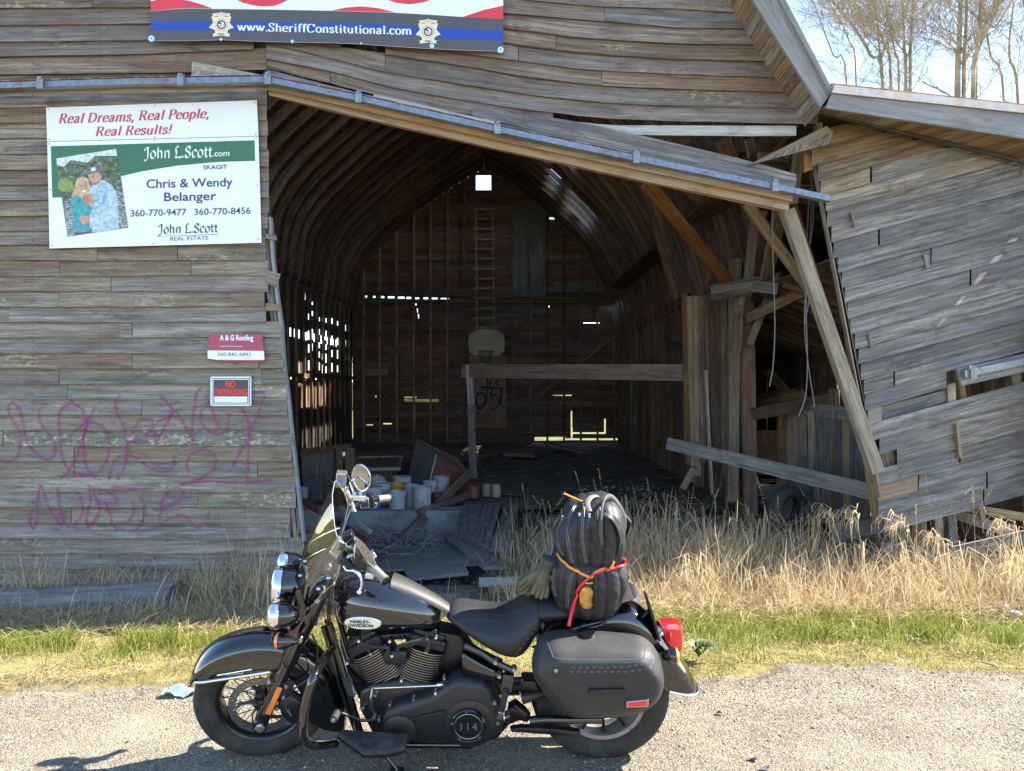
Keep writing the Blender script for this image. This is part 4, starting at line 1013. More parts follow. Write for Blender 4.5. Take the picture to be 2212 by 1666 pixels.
# ---- forks
def S_mir(p): return Vector((p.x, -p.y, p.z))
f0 = Bs(z1(805, 1150), -.118, ST); f1 = Bs(z2(640, 1240), -.118, ST); fd = (f1 - f0)
for sgn in (1, -1):
    q = lambda p: p if sgn == 1 else S_mir(p)
    mb = MB(); mb.tube([q(f0 + fd * t) for t in (-.02, .04, .3, .45)], [.03, .032, .030, .030], 16); mb.tube([q(f0 + Vector((0, -.032, 0))), q(f0 + Vector((0, .03, 0)))], .032, 18); fl = bp(mb, 'fork_leg', 'gloss', S=ST, smooth=50)
    mb = MB(); mb.tube([q(f0 + fd * t) for t in (.44, .47, .8, 1.02, 1.06)], [.03, .037, .037, .036, .02], 16); bp(mb, 'fork_shroud', 'gloss', fl, S=ST, smooth=50)
    mb = MB(); mb.lathe([(.024, 0), (.024, .006), (.017, .009)], Matrix.Translation(q(f0 + Vector((0, -.033 * 1, 0)))) @ Matrix.Rotation(R(90 * sgn), 4, 'X'), 6); mb.lathe([(.013, .008), (.013, .011)], Matrix.Translation(q(f0 + Vector((0, -.033, 0)))) @ Matrix.Rotation(R(90 * sgn), 4, 'X'), 18); bp(mb, 'axle_nut', 'steel', fl, S=ST)
    a = f0 + fd * .10; b = f0 + fd * .30
    mb = MB(); mb.beam(q(a + Vector((.008, -.034, 0))), q(b + Vector((.008, -.034, 0))), .026, .010, side=(0, 1, 0)); bp(mb, 'fork_reflector', 'amber', fl, S=ST, bevel=.005)
for zz, zf, r_, mt in (((1220, 262), z1, .012, 'cream'), ((578, 1383), z2, .012, 'cream')):
    c = Bs(zf(*zz), -.165, ST); mb = MB(); mb.tube([c + Vector((0, .03, 0)), c + Vector((0, -.006, 0)), c + Vector((0, -.010, 0))], [r_ + .004, r_ + .004, r_], 16); o = bp(mb, 'bracket_bolt', 'satin', S=ST, smooth=50)
    mb = MB(); mb.tube([c + Vector((0, -.0105, 0)), c + Vector((0, -.013, 0))], r_ * .9, 16); bp(mb, 'bolt_face', 'steel', o, S=ST)
c = Bs(z2(618, 1278), -.15, ST); mb = MB(); mb.lathe([(.024, 0), (.024, .012), (.02, .02), (.01, .026), (.002, .027)], Matrix.Translation(c) @ Matrix.Rotation(R(62), 4, 'X'), 20); bp(mb, 'fork_cap', 'chrome', S=ST, smooth=60)
mb = MB(); mb.prism([(0, 0), (.05, .0), (.075, .10), (.05, .27), (.03, .27), (-.02, .05)], Matrix.Translation(Bs(z1(1160, 300), -.13, ST)) @ Matrix(((1, 0, 0, 0), (0, 0, -1, 0), (0, 1, 0, 0), (0, 0, 0, 1))), .012, bev=.003); bp(mb, 'windshield_bracket', 'gloss', S=ST, smooth=30)
# caliper and hose
c = Bs(z1(1090, 1000), -.115, ST)
mb = MB(); mb.prism([(-.035, .06), (.02, .085), (.065, .04), (.07, -.03), (.045, -.075), (.0, -.065), (-.03, -.01)], Matrix.Translation(c + Vector((0, .03, 0))) @ Matrix(((1, 0, 0, 0), (0, 0, -1, 0), (0, 1, 0, 0), (0, 0, 0, 1))), .055, bev=.01); ca = bp(mb, 'brake_caliper', 'satin', S=ST, smooth=40)
mb = MB(); mb.tube([Bs(z1(1070, 980), -.152, ST), Bs(z1(1085, 1010), -.152, ST), Bs(z1(1110, 1035), -.152, ST), Bs(z1(1125, 1065), -.152, ST)], [.013, .012, .012, .014], 12, flat=.3); bp(mb, 'caliper_cap', 'steel', ca, S=ST, smooth=60)
for q in ((1070, 772), (1038, 888), (970, 1010), (888, 722)):
    p = Bs(z1(*q), -.135, ST); mb = MB(); mb.tube([p + Vector((0, .02, 0)), p, p + Vector((0, -.006, 0))], [.010, .010, .006], 8); bp(mb, 'caliper_bolt', 'steel', ca, S=ST)
mb = MB(); mb.beam(Bs(z1(1030, 1000), -.12, ST), Bs(z1(1110, 700), -.11, ST), .05, .02, side=(0, 1, 0)); bp(mb, 'caliper_mount', 'satin', ca, S=ST, bevel=.004)
mb = MB(); mb.tube(catmull([Bs(z1(1345, 200), -.05, ST), Bs(z1(1400, 330), -.09, ST), Bs(z1(1405, 450), -.11, ST), Bs(z1(1380, 570), -.13, ST), Bs(z1(1310, 680), -.13, ST), Bs(z1(1200, 760), -.13, ST), Bs(z1(1100, 840), -.13, ST)], 5), .0045, 8); bp(mb, 'brake_hose', 'rubber', S=ST, smooth=60)
# ---- lamps
def lamp(c, r_, ln, nm):
    Mx = Matrix.Translation(c) @ Matrix.Rotation(R(-90), 4, 'Y') @ Matrix.Rotation(R(4), 4, 'Y')
    mb = MB(); mb.lathe([(r_ * .98, 0), (r_, -.01), (r_ * .98, -ln * .35), (r_ * .85, -ln * .65), (r_ * .55, -ln * .9), (r_ * .2, -ln)], Mx, 32, False, True); o = bp(mb, nm, 'gloss', S=ST, smooth=60)
    mb = MB(); mb.lathe([(r_ * 1.0, -.02), (r_ * 1.06, -.018), (r_ * 1.08, 0), (r_ * 1.04, .016), (r_ * .93, .022), (r_ * .9, .012)], Mx, 36, False, False); bp(mb, 'trim_ring', 'chrome', o, S=ST, smooth=60)
    mb = MB(); mb.lathe([(r_ * .92, .012), (r_ * .8, .022), (r_ * .5, .032), (r_ * .05, .036)], Mx, 32, False, True); bp(mb, 'lens', 'lens', o, S=ST, smooth=60)
    return o
lamp(Bs(z2(185, 1245), 0.0, ST), .086, .16, 'headlight')
lamp(Bs(z2(145, 1545), -.19, ST), .055, .10, 'spot_lamp'); lamp(Bs(z2(238, 1020), .20, ST), .055, .10, 'spot_lamp')
mb = MB(); mb.tube([Bs(z2(330, 1500), -.19, ST), Bs(z2(420, 1440), -.1, ST), Bs(z2(430, 1420), 0, ST), Bs(z2(440, 1200), .1, ST), Bs(z2(330, 1010), .2, ST)], .011, 10); bp(mb, 'lamp_bar', 'gloss', S=ST, smooth=60)
mb = MB(); c = Bs(z2(430, 1400), -.06, ST); mb.lathe([(.005, -.07), (.04, -.05), (.055, 0), (.05, .05), (.03, .09), (.004, .11)], Matrix.Translation(c) @ Matrix.Rotation(R(20), 4, 'Y'), 20); bp(mb, 'lamp_nacelle', 'gloss', S=ST, smooth=70)
# front turn signal
c = Bs(z1(1000, 280), -.20, ST); Mx = Matrix.Translation(c) @ Matrix.Rotation(R(-90), 4, 'Y') @ Matrix.Rotation(R(-10), 4, 'X')
mb = MB(); mb.lathe([(.036, 0), (.035, -.01), (.031, -.03), (.02, -.055), (.007, -.085)], Mx, 24, True, True); o = bp(mb, 'turn_signal', 'gloss', S=ST, smooth=60)
mb = MB(); mb.lathe([(.036, 0), (.035, .010), (.025, .017), (.004, .02)], Mx, 24, False, True); bp(mb, 'signal_lens', 'amber', o, S=ST, smooth=60)
# ---- windshield
s = NT('clear windshield'); lw_ = s.n('ShaderNodeLayerWeight'); lw_.inputs['Blend'].default_value = .35
tr_ = s.n('ShaderNodeBsdfTransparent'); gl_ = s.n('ShaderNodeBsdfGlossy'); gl_.inputs['Roughness'].default_value = .03
uvx = s.n('ShaderNodeSeparateXYZ'); s.l(s.n('ShaderNodeUVMap').outputs[0], uvx.inputs[0])
s.l(s.ramp(uvx.outputs[1], [(.0, (.22, .19, .13)), (.50, (.34, .30, .22)), (.58, (.72, .73, .70)), (1, (.82, .83, .82))]), tr_.inputs[0])
mx = s.n('ShaderNodeMixShader'); s.l(s.math('MULTIPLY', lw_.outputs['Fresnel'], .2), mx.inputs[0]); s.l(tr_.outputs[0], mx.inputs[1]); s.l(gl_.outputs[0], mx.inputs[2]); s.l(mx.outputs[0], s.out.inputs[0]); M['screen'] = s.mat
w0 = Bs(z2(325, 1400), 0, ST); w1 = Bs(z2(752, 200), .0, ST)
def scr(sx, t):
    hw = ip([(0, .12), (.15, .17), (.30, .20), (.42, .245), (.5, .262), (.62, .265), (.75, .235), (.88, .17), (.95, .11), (1, .0)], t)
    y = sx * hw; p = w0.lerp(w1, t); return p + Vector((ip([(0, 3.2), (.3, 3.2), (.5, 2.3), (.75, 1.9), (.9, 1.5), (1, 1)], t) * y * y - .035 * math.sin(t * 3.1), y, -.25 * y * y))
mb = MB(); NS, NTt = 17, 30; ks = []
for j in range(NTt):
    t = j / (NTt - 1); t = 1 - (1 - t) ** 1.5
    ks.append((mb.add([scr(lerp(-1, 1, i / (NS - 1)), t) for i in range(NS)]), t))
for (a, ta), (b, tb) in zip(ks, ks[1:]):
    for i in range(NS - 1): mb.face((a + i, a + i + 1, b + i + 1, b + i), [(i / NS, ta), ((i + 1) / NS, ta), ((i + 1) / NS, tb), (i / NS, tb)])
ws = bp(mb, 'windshield', 'screen', S=ST, smooth=180)
M['edge'] = plain('polished acrylic edge', (.40, .40, .39), .3, .2, var=.05)
ed = [scr(-1, t / 30) for t in range(31)] + [scr(1, t / 30) for t in range(29, -1, -1)]
mb = MB(); mb.tube(ed, .0014, 6); bp(mb, 'screen_edge', 'edge', ws, S=ST, smooth=60)
for t in (.30, .44):
    mb = MB(); mb.tube([scr(lerp(-.95, .95, i / 12), t) + Vector((.006, 0, 0)) for i in range(13)], .006, 8, flat=.6); bp(mb, 'screen_brace', 'satin', ws, S=ST, smooth=60)
    for sx in (-.9, -.35, .35, .9):
        p = scr(sx, t); mb = MB(); mb.tube([p + Vector((-.008, 0, 0)), p + Vector((.008, 0, 0))], .008, 10); bp(mb, 'screen_screw', 'chrome', ws, S=ST)
# ---- handlebars
def BT(l): return catmull([Bs(z2(x, y), yo, ST) for x, y, yo in l], 5)
mb = MB(); mb.tube(BT([(690, 1190, .03), (735, 1000, .10), (800, 740, .20), (860, 560, .28), (905, 460, .325), (960, 410, .355), (1050, 375, .385), (1180, 358, .42)]), .0145, 12); hb = bp(mb, 'handlebar', 'gloss', S=ST, smooth=60)
mb = MB(); mb.tube(BT([(690, 1190, -.03), (760, 1040, -.12), (830, 930, -.22), (890, 860, -.29), (960, 860, -.34), (1040, 950, -.37), (1110, 1030, -.385)]), .0145, 12); bp(mb, 'handlebar_half', 'gloss', hb, S=ST, smooth=60)
def grip(a, b, nm='grip'):
    mb = MB(); a = Vector(a); b = Vector(b); pts = []; rd = []
    for i in range(11): t = i / 10; pts.append(a.lerp(b, t)); rd.append(.0185 if i not in (0, 10) else .021)
    mb.tube(pts, rd, 16); o = bp(mb, nm, 'grip', hb, S=ST, smooth=50)
    d = (b - a).normalized(); mb = MB(); mb.tube([b, b + d * .006, b + d * .008], [.021, .02, .012], 16); bp(mb, 'grip_cap', 'satin', hb, S=ST, smooth=50)
ga, gb = Bs(z2(1185, 358), .42, ST), Bs(z2(1300, 345), .47, ST); grip(ga, gb)
gc, gd = Bs(z2(1090, 1010), -.36, ST), Bs(z2(1272, 1188), -.44, ST); grip(gc, gd)
def boxat(q, zf, yo, sx, sy, sz, mat, nm, par=None, S=ST, rot=0, bev=.004, roty=0):
    c = Bs(zf(*q), yo, S); mb = MB(); Mx = Matrix.Rotation(R(rot), 3, 'Y') @ Matrix.Rotation(R(roty), 3, 'Z'); mb.box(c, sx, sy, sz, Mx); return bp(mb, nm, mat, par, S=S, bevel=bev, smooth=30)
for q, yo, d3, mt, nm, rot in [((1060, 375), .395, (.045, .06, .055), 'chrome', 'switch_housing', 0), ((1000, 330), .37, (.07, .05, .03), 'chrome', 'master_cylinder', 5), ((1130, 370), .405, (.02, .05, .065), 'satin', 'throttle_collar', 0), ((1165, 410), .42, (.02, .02, .03), 'chrome', 'switch_tab', 20),
        ((1035, 960), -.355, (.06, .06, .06), 'wrinkle', 'switch_housing', 40), ((800, 830), -.20, (.05, .045, .06), 'steel', 'clamp', 30), ((780, 915), -.18, (.03, .03, .07), 'chrome', 'clamp_arm', -40), ((890, 735), -.24, (.045, .05, .035), 'satin', 'mount_ring', -20), ((930, 790), -.27, (.04, .04, .035), 'satin', 'mount_ring', -30), ((960, 840), -.30, (.045, .04, .04), 'satin', 'clutch_perch', -30), ((880, 1000), -.33, (.075, .05, .035), 'wrinkle', 'clutch_bracket', 45),
        ((1130, 930), -.30, (.04, .03, .03), 'chrome', 'clamp', -30), ((1110, 1130), -.33, (.035, .03, .025), 'chrome', 'bar_clamp', 20), ((700, 1200), -.04, (.045, .08, .05), 'chrome', 'riser', 25), ((690, 1060), .05, (.05, .10, .04), 'chrome', 'riser', 20), ((740, 1360), -.05, (.05, .06, .05), 'satin', 'fork_clamp', 28), ((720, 1290), .0, (.09, .20, .03), 'gloss', 'triple_tree', 28)]:
    boxat(q, z2, yo, *d3, mt, nm, hb if nm != 'triple_tree' else None, rot=rot)
mb = MB(); mb.tube(BT([(835, 1010, -.34), (880, 1080, -.37), (950, 1085, -.395), (1000, 1120, -.41), (1025, 1180, -.42), (1025, 1250, -.425), (1005, 1305, -.43)]), [.007] * 8 + [.009] * 10 + [.006] * 12 + [.011], 10, flat=.7); lv = bp(mb, 'clutch_lever', 'chrome', hb, S=ST, smooth=60)
mb = MB(); p = Bs(z2(1005, 1308), -.43, ST); mb.lathe([(.001, -.011), (.008, -.008), (.011, 0), (.008, .008), (.001, .011)], Matrix.Translation(p), 12); bp(mb, 'lever_ball', 'chrome', hb, S=ST, smooth=80)
mb = MB(); mb.tube(BT([(830, 1010, -.34), (900, 940, -.33), (960, 930, -.33)]), .008, 8); bp(mb, 'lever_pivot', 'steel', hb, S=ST, smooth=60)
# cables
for l in ([(900, 900, -.3), (850, 860, -.28), (790, 880, -.22), (735, 1020, -.12), (715, 1250, -.10), (690, 1450, -.10), (670, 1640, -.1)], [(1010, 330, .36), (930, 200, .30), (880, 110, .30), (865, 105, .3)], [(760, 1000, -.1), (735, 1150, -.1), (730, 1300, -.08), (700, 1500, -.06), (720, 1700, -.06)], [(560, 1650, -.12), (600, 1500, -.1), (640, 1400, -.05)], [(735, 1360, -.1), (700, 1600, -.13), (760, 1750, -.13), (800, 1900, -.12)]):
    mb = MB(); mb.tube(BT(l), .0042, 7); bp(mb, 'cable', 'rubber', S=ST, smooth=60)
# mirrors
def mirror(c, rx, rz, tilt, yaw, nm='mirror'):
    Mx = Matrix.Translation(c) @ Matrix.Rotation(R(yaw), 4, 'Z') @ Matrix.Rotation(R(tilt), 4, 'Y') @ Matrix(((1, 0, 0, 0), (0, 0, -1, 0), (0, 1, 0, 0), (0, 0, 0, 1)))
    out_ = [(rx * math.cos(a) * (1 + .08 * math.sin(a)), rz * math.sin(a) * (1 - .06 * math.cos(a * 2))) for a in [2 * math.pi * i / 28 for i in range(28)]]
    mb = MB(); rings = []
    for k, d_ in ((1, 0), (1.0, -.006), (.85, -.022), (.5, -.034), (.1, -.038)): rings.append([Mx @ Vector((x * k, y * k, d_)) for x, y in out_])
    mb.loft(rings, True, False, True); mb.loft([[Mx @ Vector((x * k, y * k, d_)) for x, y in out_] for k, d_ in ((1, 0), (.98, .004), (.9, .003), (.89, .0))], True)
    o = bp(mb, nm, 'chrome', hb, S=ST, smooth=70); mb = MB(); mb.poly([Mx @ Vector((x * .9, y * .9, .001)) for x, y in out_]); s_ = bp(mb, 'mirror_glass', 'mirror', hb, S=ST)
    return o
s = NT('mirror glass'); s.bsdf((.35, .36, .36), .03, 1.0); M['mirror'] = s.mat
mirror(Bs(z2(1025, 140), .44, ST), .055, .072, 0, -28)
mb = MB(); mb.tube(BT([(955, 155, .44), (915, 175, .43), (925, 230, .41), (950, 300, .385)]), [.006] * 15 + [.008], 8); bp(mb, 'mirror_stem', 'chrome', hb, S=ST, smooth=60)
mirror(Bs(z2(1070, 905), -.40, ST), .016, .085, -27, 20)
mb = MB(); mb.tube(BT([(1000, 775, -.38), (960, 850, -.37), (960, 960, -.36)]), .006, 8); bp(mb, 'mirror_stem', 'chrome', hb, S=ST, smooth=60)
# phone mount with little camera
c = Bs(z2(820, 150), .33, ST); mb = MB(); mb.box(c, .05, .05, .075, Matrix.Rotation(R(8), 3, 'Y')); bp(mb, 'camera_case', 'steel', hb, S=ST, bevel=.005, smooth=30)
mb = MB(); mb.box(c + Vector((-.004, -.0265, .0)), .018, .003, .02); bp(mb, 'camera_screen', M.setdefault('blue_lcd', plain('blue lens sticker', (.02, .18, .5), .3)), hb, S=ST)
mb = MB(); mb.tube(BT([(845, 215, .33), (865, 270, .34), (900, 340, .34), (925, 410, .34), (945, 480, .33)]), [.008, .008, .008, .012, .014, .012, .015, .016, .015, .014, .016, .015, .015, .012, .014, .015, .014, .014, .014, .014, .016], 10); bp(mb, 'mount_arm', 'steel', hb, S=ST, smooth=40)
mb = MB(); mb.lathe([(.012, -.012), (.018, -.008), (.018, .008), (.012, .012)], Matrix.Translation(Bs(z2(858, 245), .335, ST)), 12); bp(mb, 'mount_knob', 'chrome', hb, S=ST, smooth=50)
# ---- fuel tank
secs = [(727, 1268, 1338, .035), (731, 1258, 1352, .075), (742, 1247, 1362, .112), (765, 1240, 1370, .136), (800, 1240, 1374, .146), (840, 1249, 1375, .142), (880, 1264, 1372, .125), (915, 1281, 1368, .10), (942, 1298, 1362, .072), (955, 1310, 1352, .035)]
def sect(x, zb, zt, hw, ex=2.4, drop=.35, n=24):
    """rounded section: widest at 'drop' of the height"""
    pts = []; zc = lerp(zb, zt, .42)
    for i in range(n):
        a = 2 * math.pi * i / n; c, s_ = math.cos(a), math.sin(a)
        y = -hw * math.copysign(abs(c) ** (2 / ex), c); hz = (zt - zc) if s_ > 0 else (zc - zb)
        z = zc + hz * math.copysign(abs(s_) ** (2 / (ex if s_ < 0 else 1.9)), s_)
        pts.append(Vector((x, y, z)))
    return pts
rings = []
for u, vt, vb, hw in secs:
    zt = Bs((u + (10 if u > 760 else 4), vt), .0).z; pb = Bs((u, vb), -hw * .8); rings.append(sect(pb.x, pb.z, zt, hw))
mb = MB(); mb.loft(rings, True, True, True); tank = bp(mb, 'fuel_tank', 'gloss', smooth=180, sub=2)
# leather tank strap with studs, console
cr = []
for u, vt in ((842, 1250), (860, 1257), (885, 1268), (915, 1283), (945, 1300), (966, 1314)):
    p = Bs((u + 6, vt - 2), .0)
    w_ = lerp(.06, .036, (u - 842) / 124); cr.append([p + Vector((0, -w_ * 1.15, -.018)), p + Vector((0, -w_, -.002)), p + Vector((0, -w_ * .5, .006)), p + Vector((0, 0, .009)), p + Vector((0, w_ * .5, .006)), p + Vector((0, w_, -.002)), p + Vector((0, w_ * 1.15, -.018))])
mb = MB(); mb.loft(cr, False); tp = bp(mb, 'tank_strap', 'leather_lit', smooth=180)
for x, y in ((906, 1), (942, 17), (979, 36), (1017, 55), (1053, 73), (1090, 93)):
    p = Bs(z3(x, y), -.03); mb = MB(); mb.lathe([(.006, -.01), (.006, .003), (.0015, .006)], Matrix.Translation(p), 10); bp(mb, 'stud', 'chrome', tp, smooth=50)
mb = MB(); p = Bs((805, 1243), .0)
mb.loft([[p + Vector((dx, dy * k, dz)) for dx, dy, dz in ((-.10, -.035, -.01), (-.02, -.05, .004), (.07, -.05, -.012), (.07, .05, -.012), (-.02, .05, .004), (-.10, .035, -.01))] for k in (1,)] + [[p + Vector((dx * .8, dy * .6, dz + .02)) for dx, dy, dz in ((-.10, -.035, -.01), (-.02, -.05, .004), (.07, -.05, -.012), (.07, .05, -.012), (-.02, .05, .004), (-.10, .035, -.01))]], True, True, True); bp(mb, 'instrument_console', 'gloss', bevel=.006, smooth=60)
# badge with lettering
bc = Bs(z3(466, 318), -.1475)
BM = Matrix.Translation(bc) @ Matrix.Rotation(R(-3), 4, 'X') @ Matrix.Rotation(R(2), 4, 'Y') @ Matrix(((1, 0, 0, 0), (0, 0, -1, 0), (0, 1, 0, 0), (0, 0, 0, 1)))
el = [(.078 * math.copysign(abs(math.cos(a)) ** .85, math.cos(a)), .0275 * math.sin(a)) for a in [2 * math.pi * i / 40 for i in range(40)]]
mb = MB(); mb.prism([(x * 1.05, y * 1.1) for x, y in el], BM @ Matrix.Translation((0, 0, -.02)), .022, bev=.002); bd = bp(mb, 'tank_badge', 'chrome', tank, smooth=40)
mb = MB(); mb.prism([(x * .97, y * .95) for x, y in el], BM @ Matrix.Translation((0, 0, .001)), .0022); bp(mb, 'badge_face', 'cream', tank)
def text_mesh(body, size, Mx, mat, name, parent, shear=0, off=0.0, sx=1.0, align='LEFT', spacing=1.0, ext=.0004):
    cu = bpy.data.curves.new('t', 'FONT'); cu.body = body; cu.size = size; cu.shear = shear; cu.offset = off; cu.extrude = ext; cu.align_x = align; cu.space_character = spacing; cu.resolution_u = 3
    to = bpy.data.objects.new('t', cu); COL.objects.link(to)
    dg = bpy.context.evaluated_depsgraph_get(); me = bpy.data.meshes.new_from_object(to.evaluated_get(dg))
    bpy.data.objects.remove(to); bpy.data.curves.remove(cu)
    me.transform(Mx @ Matrix.Diagonal((sx, 1, 1, 1))); me.materials.clear(); me.materials.append(mat)
    o = bpy.data.objects.new(name, me); COL.objects.link(o)
    if parent: o.parent = parent
    return o
text_mesh('HARLEY-', .0195, BM @ Matrix.Translation((-.055, .0015, .0038)), M['ink'], 'badge_lettering', tank, off=.0009, sx=1.15)
text_mesh('DAVIDSON', .0195, BM @ Matrix.Translation((-.064, -.0165, .0038)), M['ink'], 'badge_lettering', tank, off=.0009, sx=1.12)
# pinstripes along the tank side
for yy in (0, 7):
    mb = MB(); pts = []
    for x, y in ((330, 110), (470, 150), (650, 195), (850, 250), (1000, 290), (1070, 330), (1062, 370)):
        p = Bs(z3(x + yy * .5, y + yy), -.155)
        # drop onto the tank surface
        pts.append(p)
    M['stripe'] = M.get('stripe') or plain('silver pinstripe', (.25, .26, .28), .3)
    # project along the view line onto the tank
    dg = bpy.context.evaluated_depsgraph_get(); te = tank.evaluated_get(dg); q_ = []
    for p in catmull(pts, 5):
        cl = WBi @ CAMP; d = (p - cl).normalized(); hit, loc, nrm, _ = te.ray_cast(cl, d)
        if hit: q_.append(loc + nrm * .0008)
    if len(q_) > 3: mb.tube(q_, .0009, 5); bp(mb, 'pinstripe', 'stripe', tank)
# ---- seats
def seat(st, name, ex=2.6):
    rings = []
    for x, yt, yb, hw in st:
        zt = Bs(z7(x, yt), 0.0).z; pb = Bs(z7(x, yb), -hw); rings.append(sect(pb.x, pb.z, zt, hw, ex))
    mb = MB(); mb.loft(rings, True, True, True); return bp(mb, name, 'leather', smooth=180, sub=2)
se = seat([(104, 800, 835, .05), (120, 768, 865, .085), (160, 762, 900, .115), (250, 778, 978, .145), (340, 795, 1045, .165), (420, 790, 1092, .172), (490, 762, 1108, .172), (540, 728, 1075, .165), (590, 700, 985, .150), (632, 690, 900, .125)], 'rider_seat')
ps = seat([(588, 740, 850, .09), (600, 702, 872, .125), (660, 690, 880, .14), (760, 690, 866, .14), (880, 692, 842, .135), (1000, 685, 800, .12), (1090, 676, 750, .10), (1150, 690, 722, .075), (1165, 712, 722, .04)], 'passenger_seat')
def onto(objs, q, zf, yo=-.5, S=None, off=.0015):
    """point of the picture dropped on to the surface of real parts"""
    dg = bpy.context.evaluated_depsgraph_get(); cl = WBi @ CAMP; p = Bs(zf(*q), yo); d = (p - cl).normalized(); best = None
    for o in objs:
        hit, loc, nrm, _ = o.evaluated_get(dg).ray_cast(cl, d)
        if hit and (best is None or (loc - cl).length < (best[0] - cl).length): best = (loc, nrm)
    return (best[0] + best[1] * off, best[1]) if best else (None, None)
def seam(objs, pts, zf, par, r_=.0012, mat='stitch', nm='seam', k=6):
    q_ = [onto(objs, (p.x, p.y), zf, off=.0006)[0] for p in catmull([Vector((x, y, 0)) for x, y in pts], k)]
    q_ = [p for p in q_ if p is not None]
    if len(q_) > 2: mb = MB(); mb.tube(q_, r_, 5); bp(mb, nm, mat, par)
seam([se], [(120, 880), (200, 850), (330, 850), (420, 880), (390, 960), (300, 1000)], z7, se, .0018)
seam([se], [(300, 1000), (360, 1060), (430, 1100)], z7, se, .0018); seam([se], [(180, 880), (190, 840), (280, 815), (430, 820), (560, 770)], z7, se, .0015); seam([se], [(300, 1000), (310, 950), (440, 930), (560, 870), (600, 800)], z7, se, .0018)
seam([ps], [(610, 740), (620, 800), (660, 850)], z7, ps, .003, 'leather'); seam([ps], [(600, 720), (604, 800), (640, 868)], z7, ps, .003, 'leather')
def laces(objs, pts, zf, par, mat='chrome'):
    for x, y, dx, dy in pts:
        a, n1_ = onto(objs, (x - dx, y - dy), zf, off=.002); b, _ = onto(objs, (x + dx, y + dy), zf, off=.002)
        if a is None or b is None: continue
        mb = MB(); mb.beam(a, b, .008, .005, side=n1_); bp(mb, 'lace', mat, par)
M['lace'] = plain('bluish lace', (.06, .07, .095), .35, .0, var=.1)
laces([se], [(490, 1030, 5, -7), (508, 1002, 5, -7), (528, 975, 5, -7), (549, 948, 5, -7), (570, 922, 5, -7), (506, 1060, 5, -7), (528, 1030, 5, -7), (550, 1003, 5, -7), (570, 975, 5, -7), (592, 940, 5, -7), (590, 895, 5, -7), (608, 910, 4, -7)], z7, se, 'lace')
laces([ps], [(842, 793, 9, -1), (905, 798, 9, -2), (872, 814, 9, -2)], z7, ps, 'lace')
# ---- rear wheel and fender
RC = Vector((Bs((1299, 1540), 0).x, 0, .312)); RM = wheelM(RC)
mb = MB(); mb.lathe(rot_tread(.076, .316, .195), RM, 56, False, False); rw = bp(mb, 'rear_wheel', 'rubber', smooth=60)
mb = MB(); mb.lathe([(.203, .052), (.196, .062), (.178, .058), (.172, .03), (.17, 0), (.172, -.03), (.178, -.058), (.196, -.062), (.203, -.052)], RM, 48, False, False); bp(mb, 'rim', 'alloy', rw, smooth=50)
mb = MB(); mb.lathe([(.03, .06), (.05, .055), (.055, 0), (.05, -.055), (.03, -.06)], RM, 24); bp(mb, 'hub', 'rimblack', rw, smooth=40)
for i in range(11):
    a = 2 * math.pi * i / 11 + .2; mb = MB(); mb.tube([RM @ Vector((r_ * math.cos(a), r_ * math.sin(a), h_)) for r_, h_ in ((.045, .03), (.11, .02), (.178, .03))], [.016, .011, .015], 8, flat=.6); bp(mb, 'spoke', 'rimblack', rw, smooth=50)
rst = [((600, 960), (560, 1010)), ((680, 870), (660, 980)), ((780, 812), (780, 960)), ((900, 768), (900, 950)), ((1010, 742), (1010, 955)), ((1110, 748), (1090, 1000)), ((1190, 800), (1160, 1050)), ((1255, 870), (1210, 1105)), ((1315, 950), (1245, 1150)), ((1370, 1030), (1268, 1190)), ((1415, 1095), (1285, 1215)), ((1445, 1150), (1300, 1226)), ((1460, 1195), (1318, 1234))]
rings = fender(rst, z7, .105, None); rings[0] = rings[0]
mb = MB(); mb.loft(rings, False); rf = bp(mb, 'rear_fender', 'gloss', smooth=80, sub=1); mo = rf.modifiers.new('th', 'SOLIDIFY'); mo.thickness = .004
mb = MB(); last = rings[-1]; mb.tube(catmull(last, 2), .009, 8, flat=.9); bp(mb, 'fender_tip', 'chrome', smooth=60)
# tail light, turn signal, plate, strut
c = Bs(z7(1325, 915), -.02); Mx = Matrix.Translation(c)
def pil(mb, outl, yc, hd, ex=2.8, lo=.0, zf=None, S=None, ysil=None, ts=(-1, -.97, -.88, -.7, -.4, 0, .4, .7, .88, .97, 1), cmin=.45):
    pts = [Bs(zf(*q), yc if ysil is None else ysil, S) for q in outl]; cx = sum(p.x for p in pts) / len(pts); cz = sum(p.z for p in pts) / len(pts)
    rings = []
    for t in ts:
        k = cmin + (1 - cmin) * (1 - abs(t) ** ex) ** (1 / ex); rings.append([Vector((cx + (p.x - cx) * k, yc + hd * t, cz + (p.z - cz) * k)) for p in pts])
    mb.loft(rings, True, True, True)
mb = MB(); pil(mb, [(1268, 858), (1330, 853), (1375, 860), (1382, 930), (1380, 985), (1340, 985), (1300, 955), (1280, 920)], -.02, .05, 3.5, zf=z7, cmin=.7); tl_ = bp(mb, 'tail_light', 'red', smooth=50)
mb = MB(); pil(mb, [(1215, 890), (1268, 870), (1285, 925), (1300, 960), (1340, 990), (1375, 990), (1330, 1010), (1280, 985), (1240, 940)], -.02, .055, 3.5, zf=z7, cmin=.7); bp(mb, 'light_housing', 'chrome', tl_, smooth=50)
mb = MB(); mb.box(Bs(z7(1335, 885), -.074), .05, .004, .022); bp(mb, 'light_lens', M.setdefault('pink', plastic('pale red lens', (.8, .25, .28))), tl_, bevel=.002)
c = Bs(z7(1350, 1040), -.15); Mx = Matrix.Translation(c) @ Matrix.Rotation(R(90), 4, 'Y')
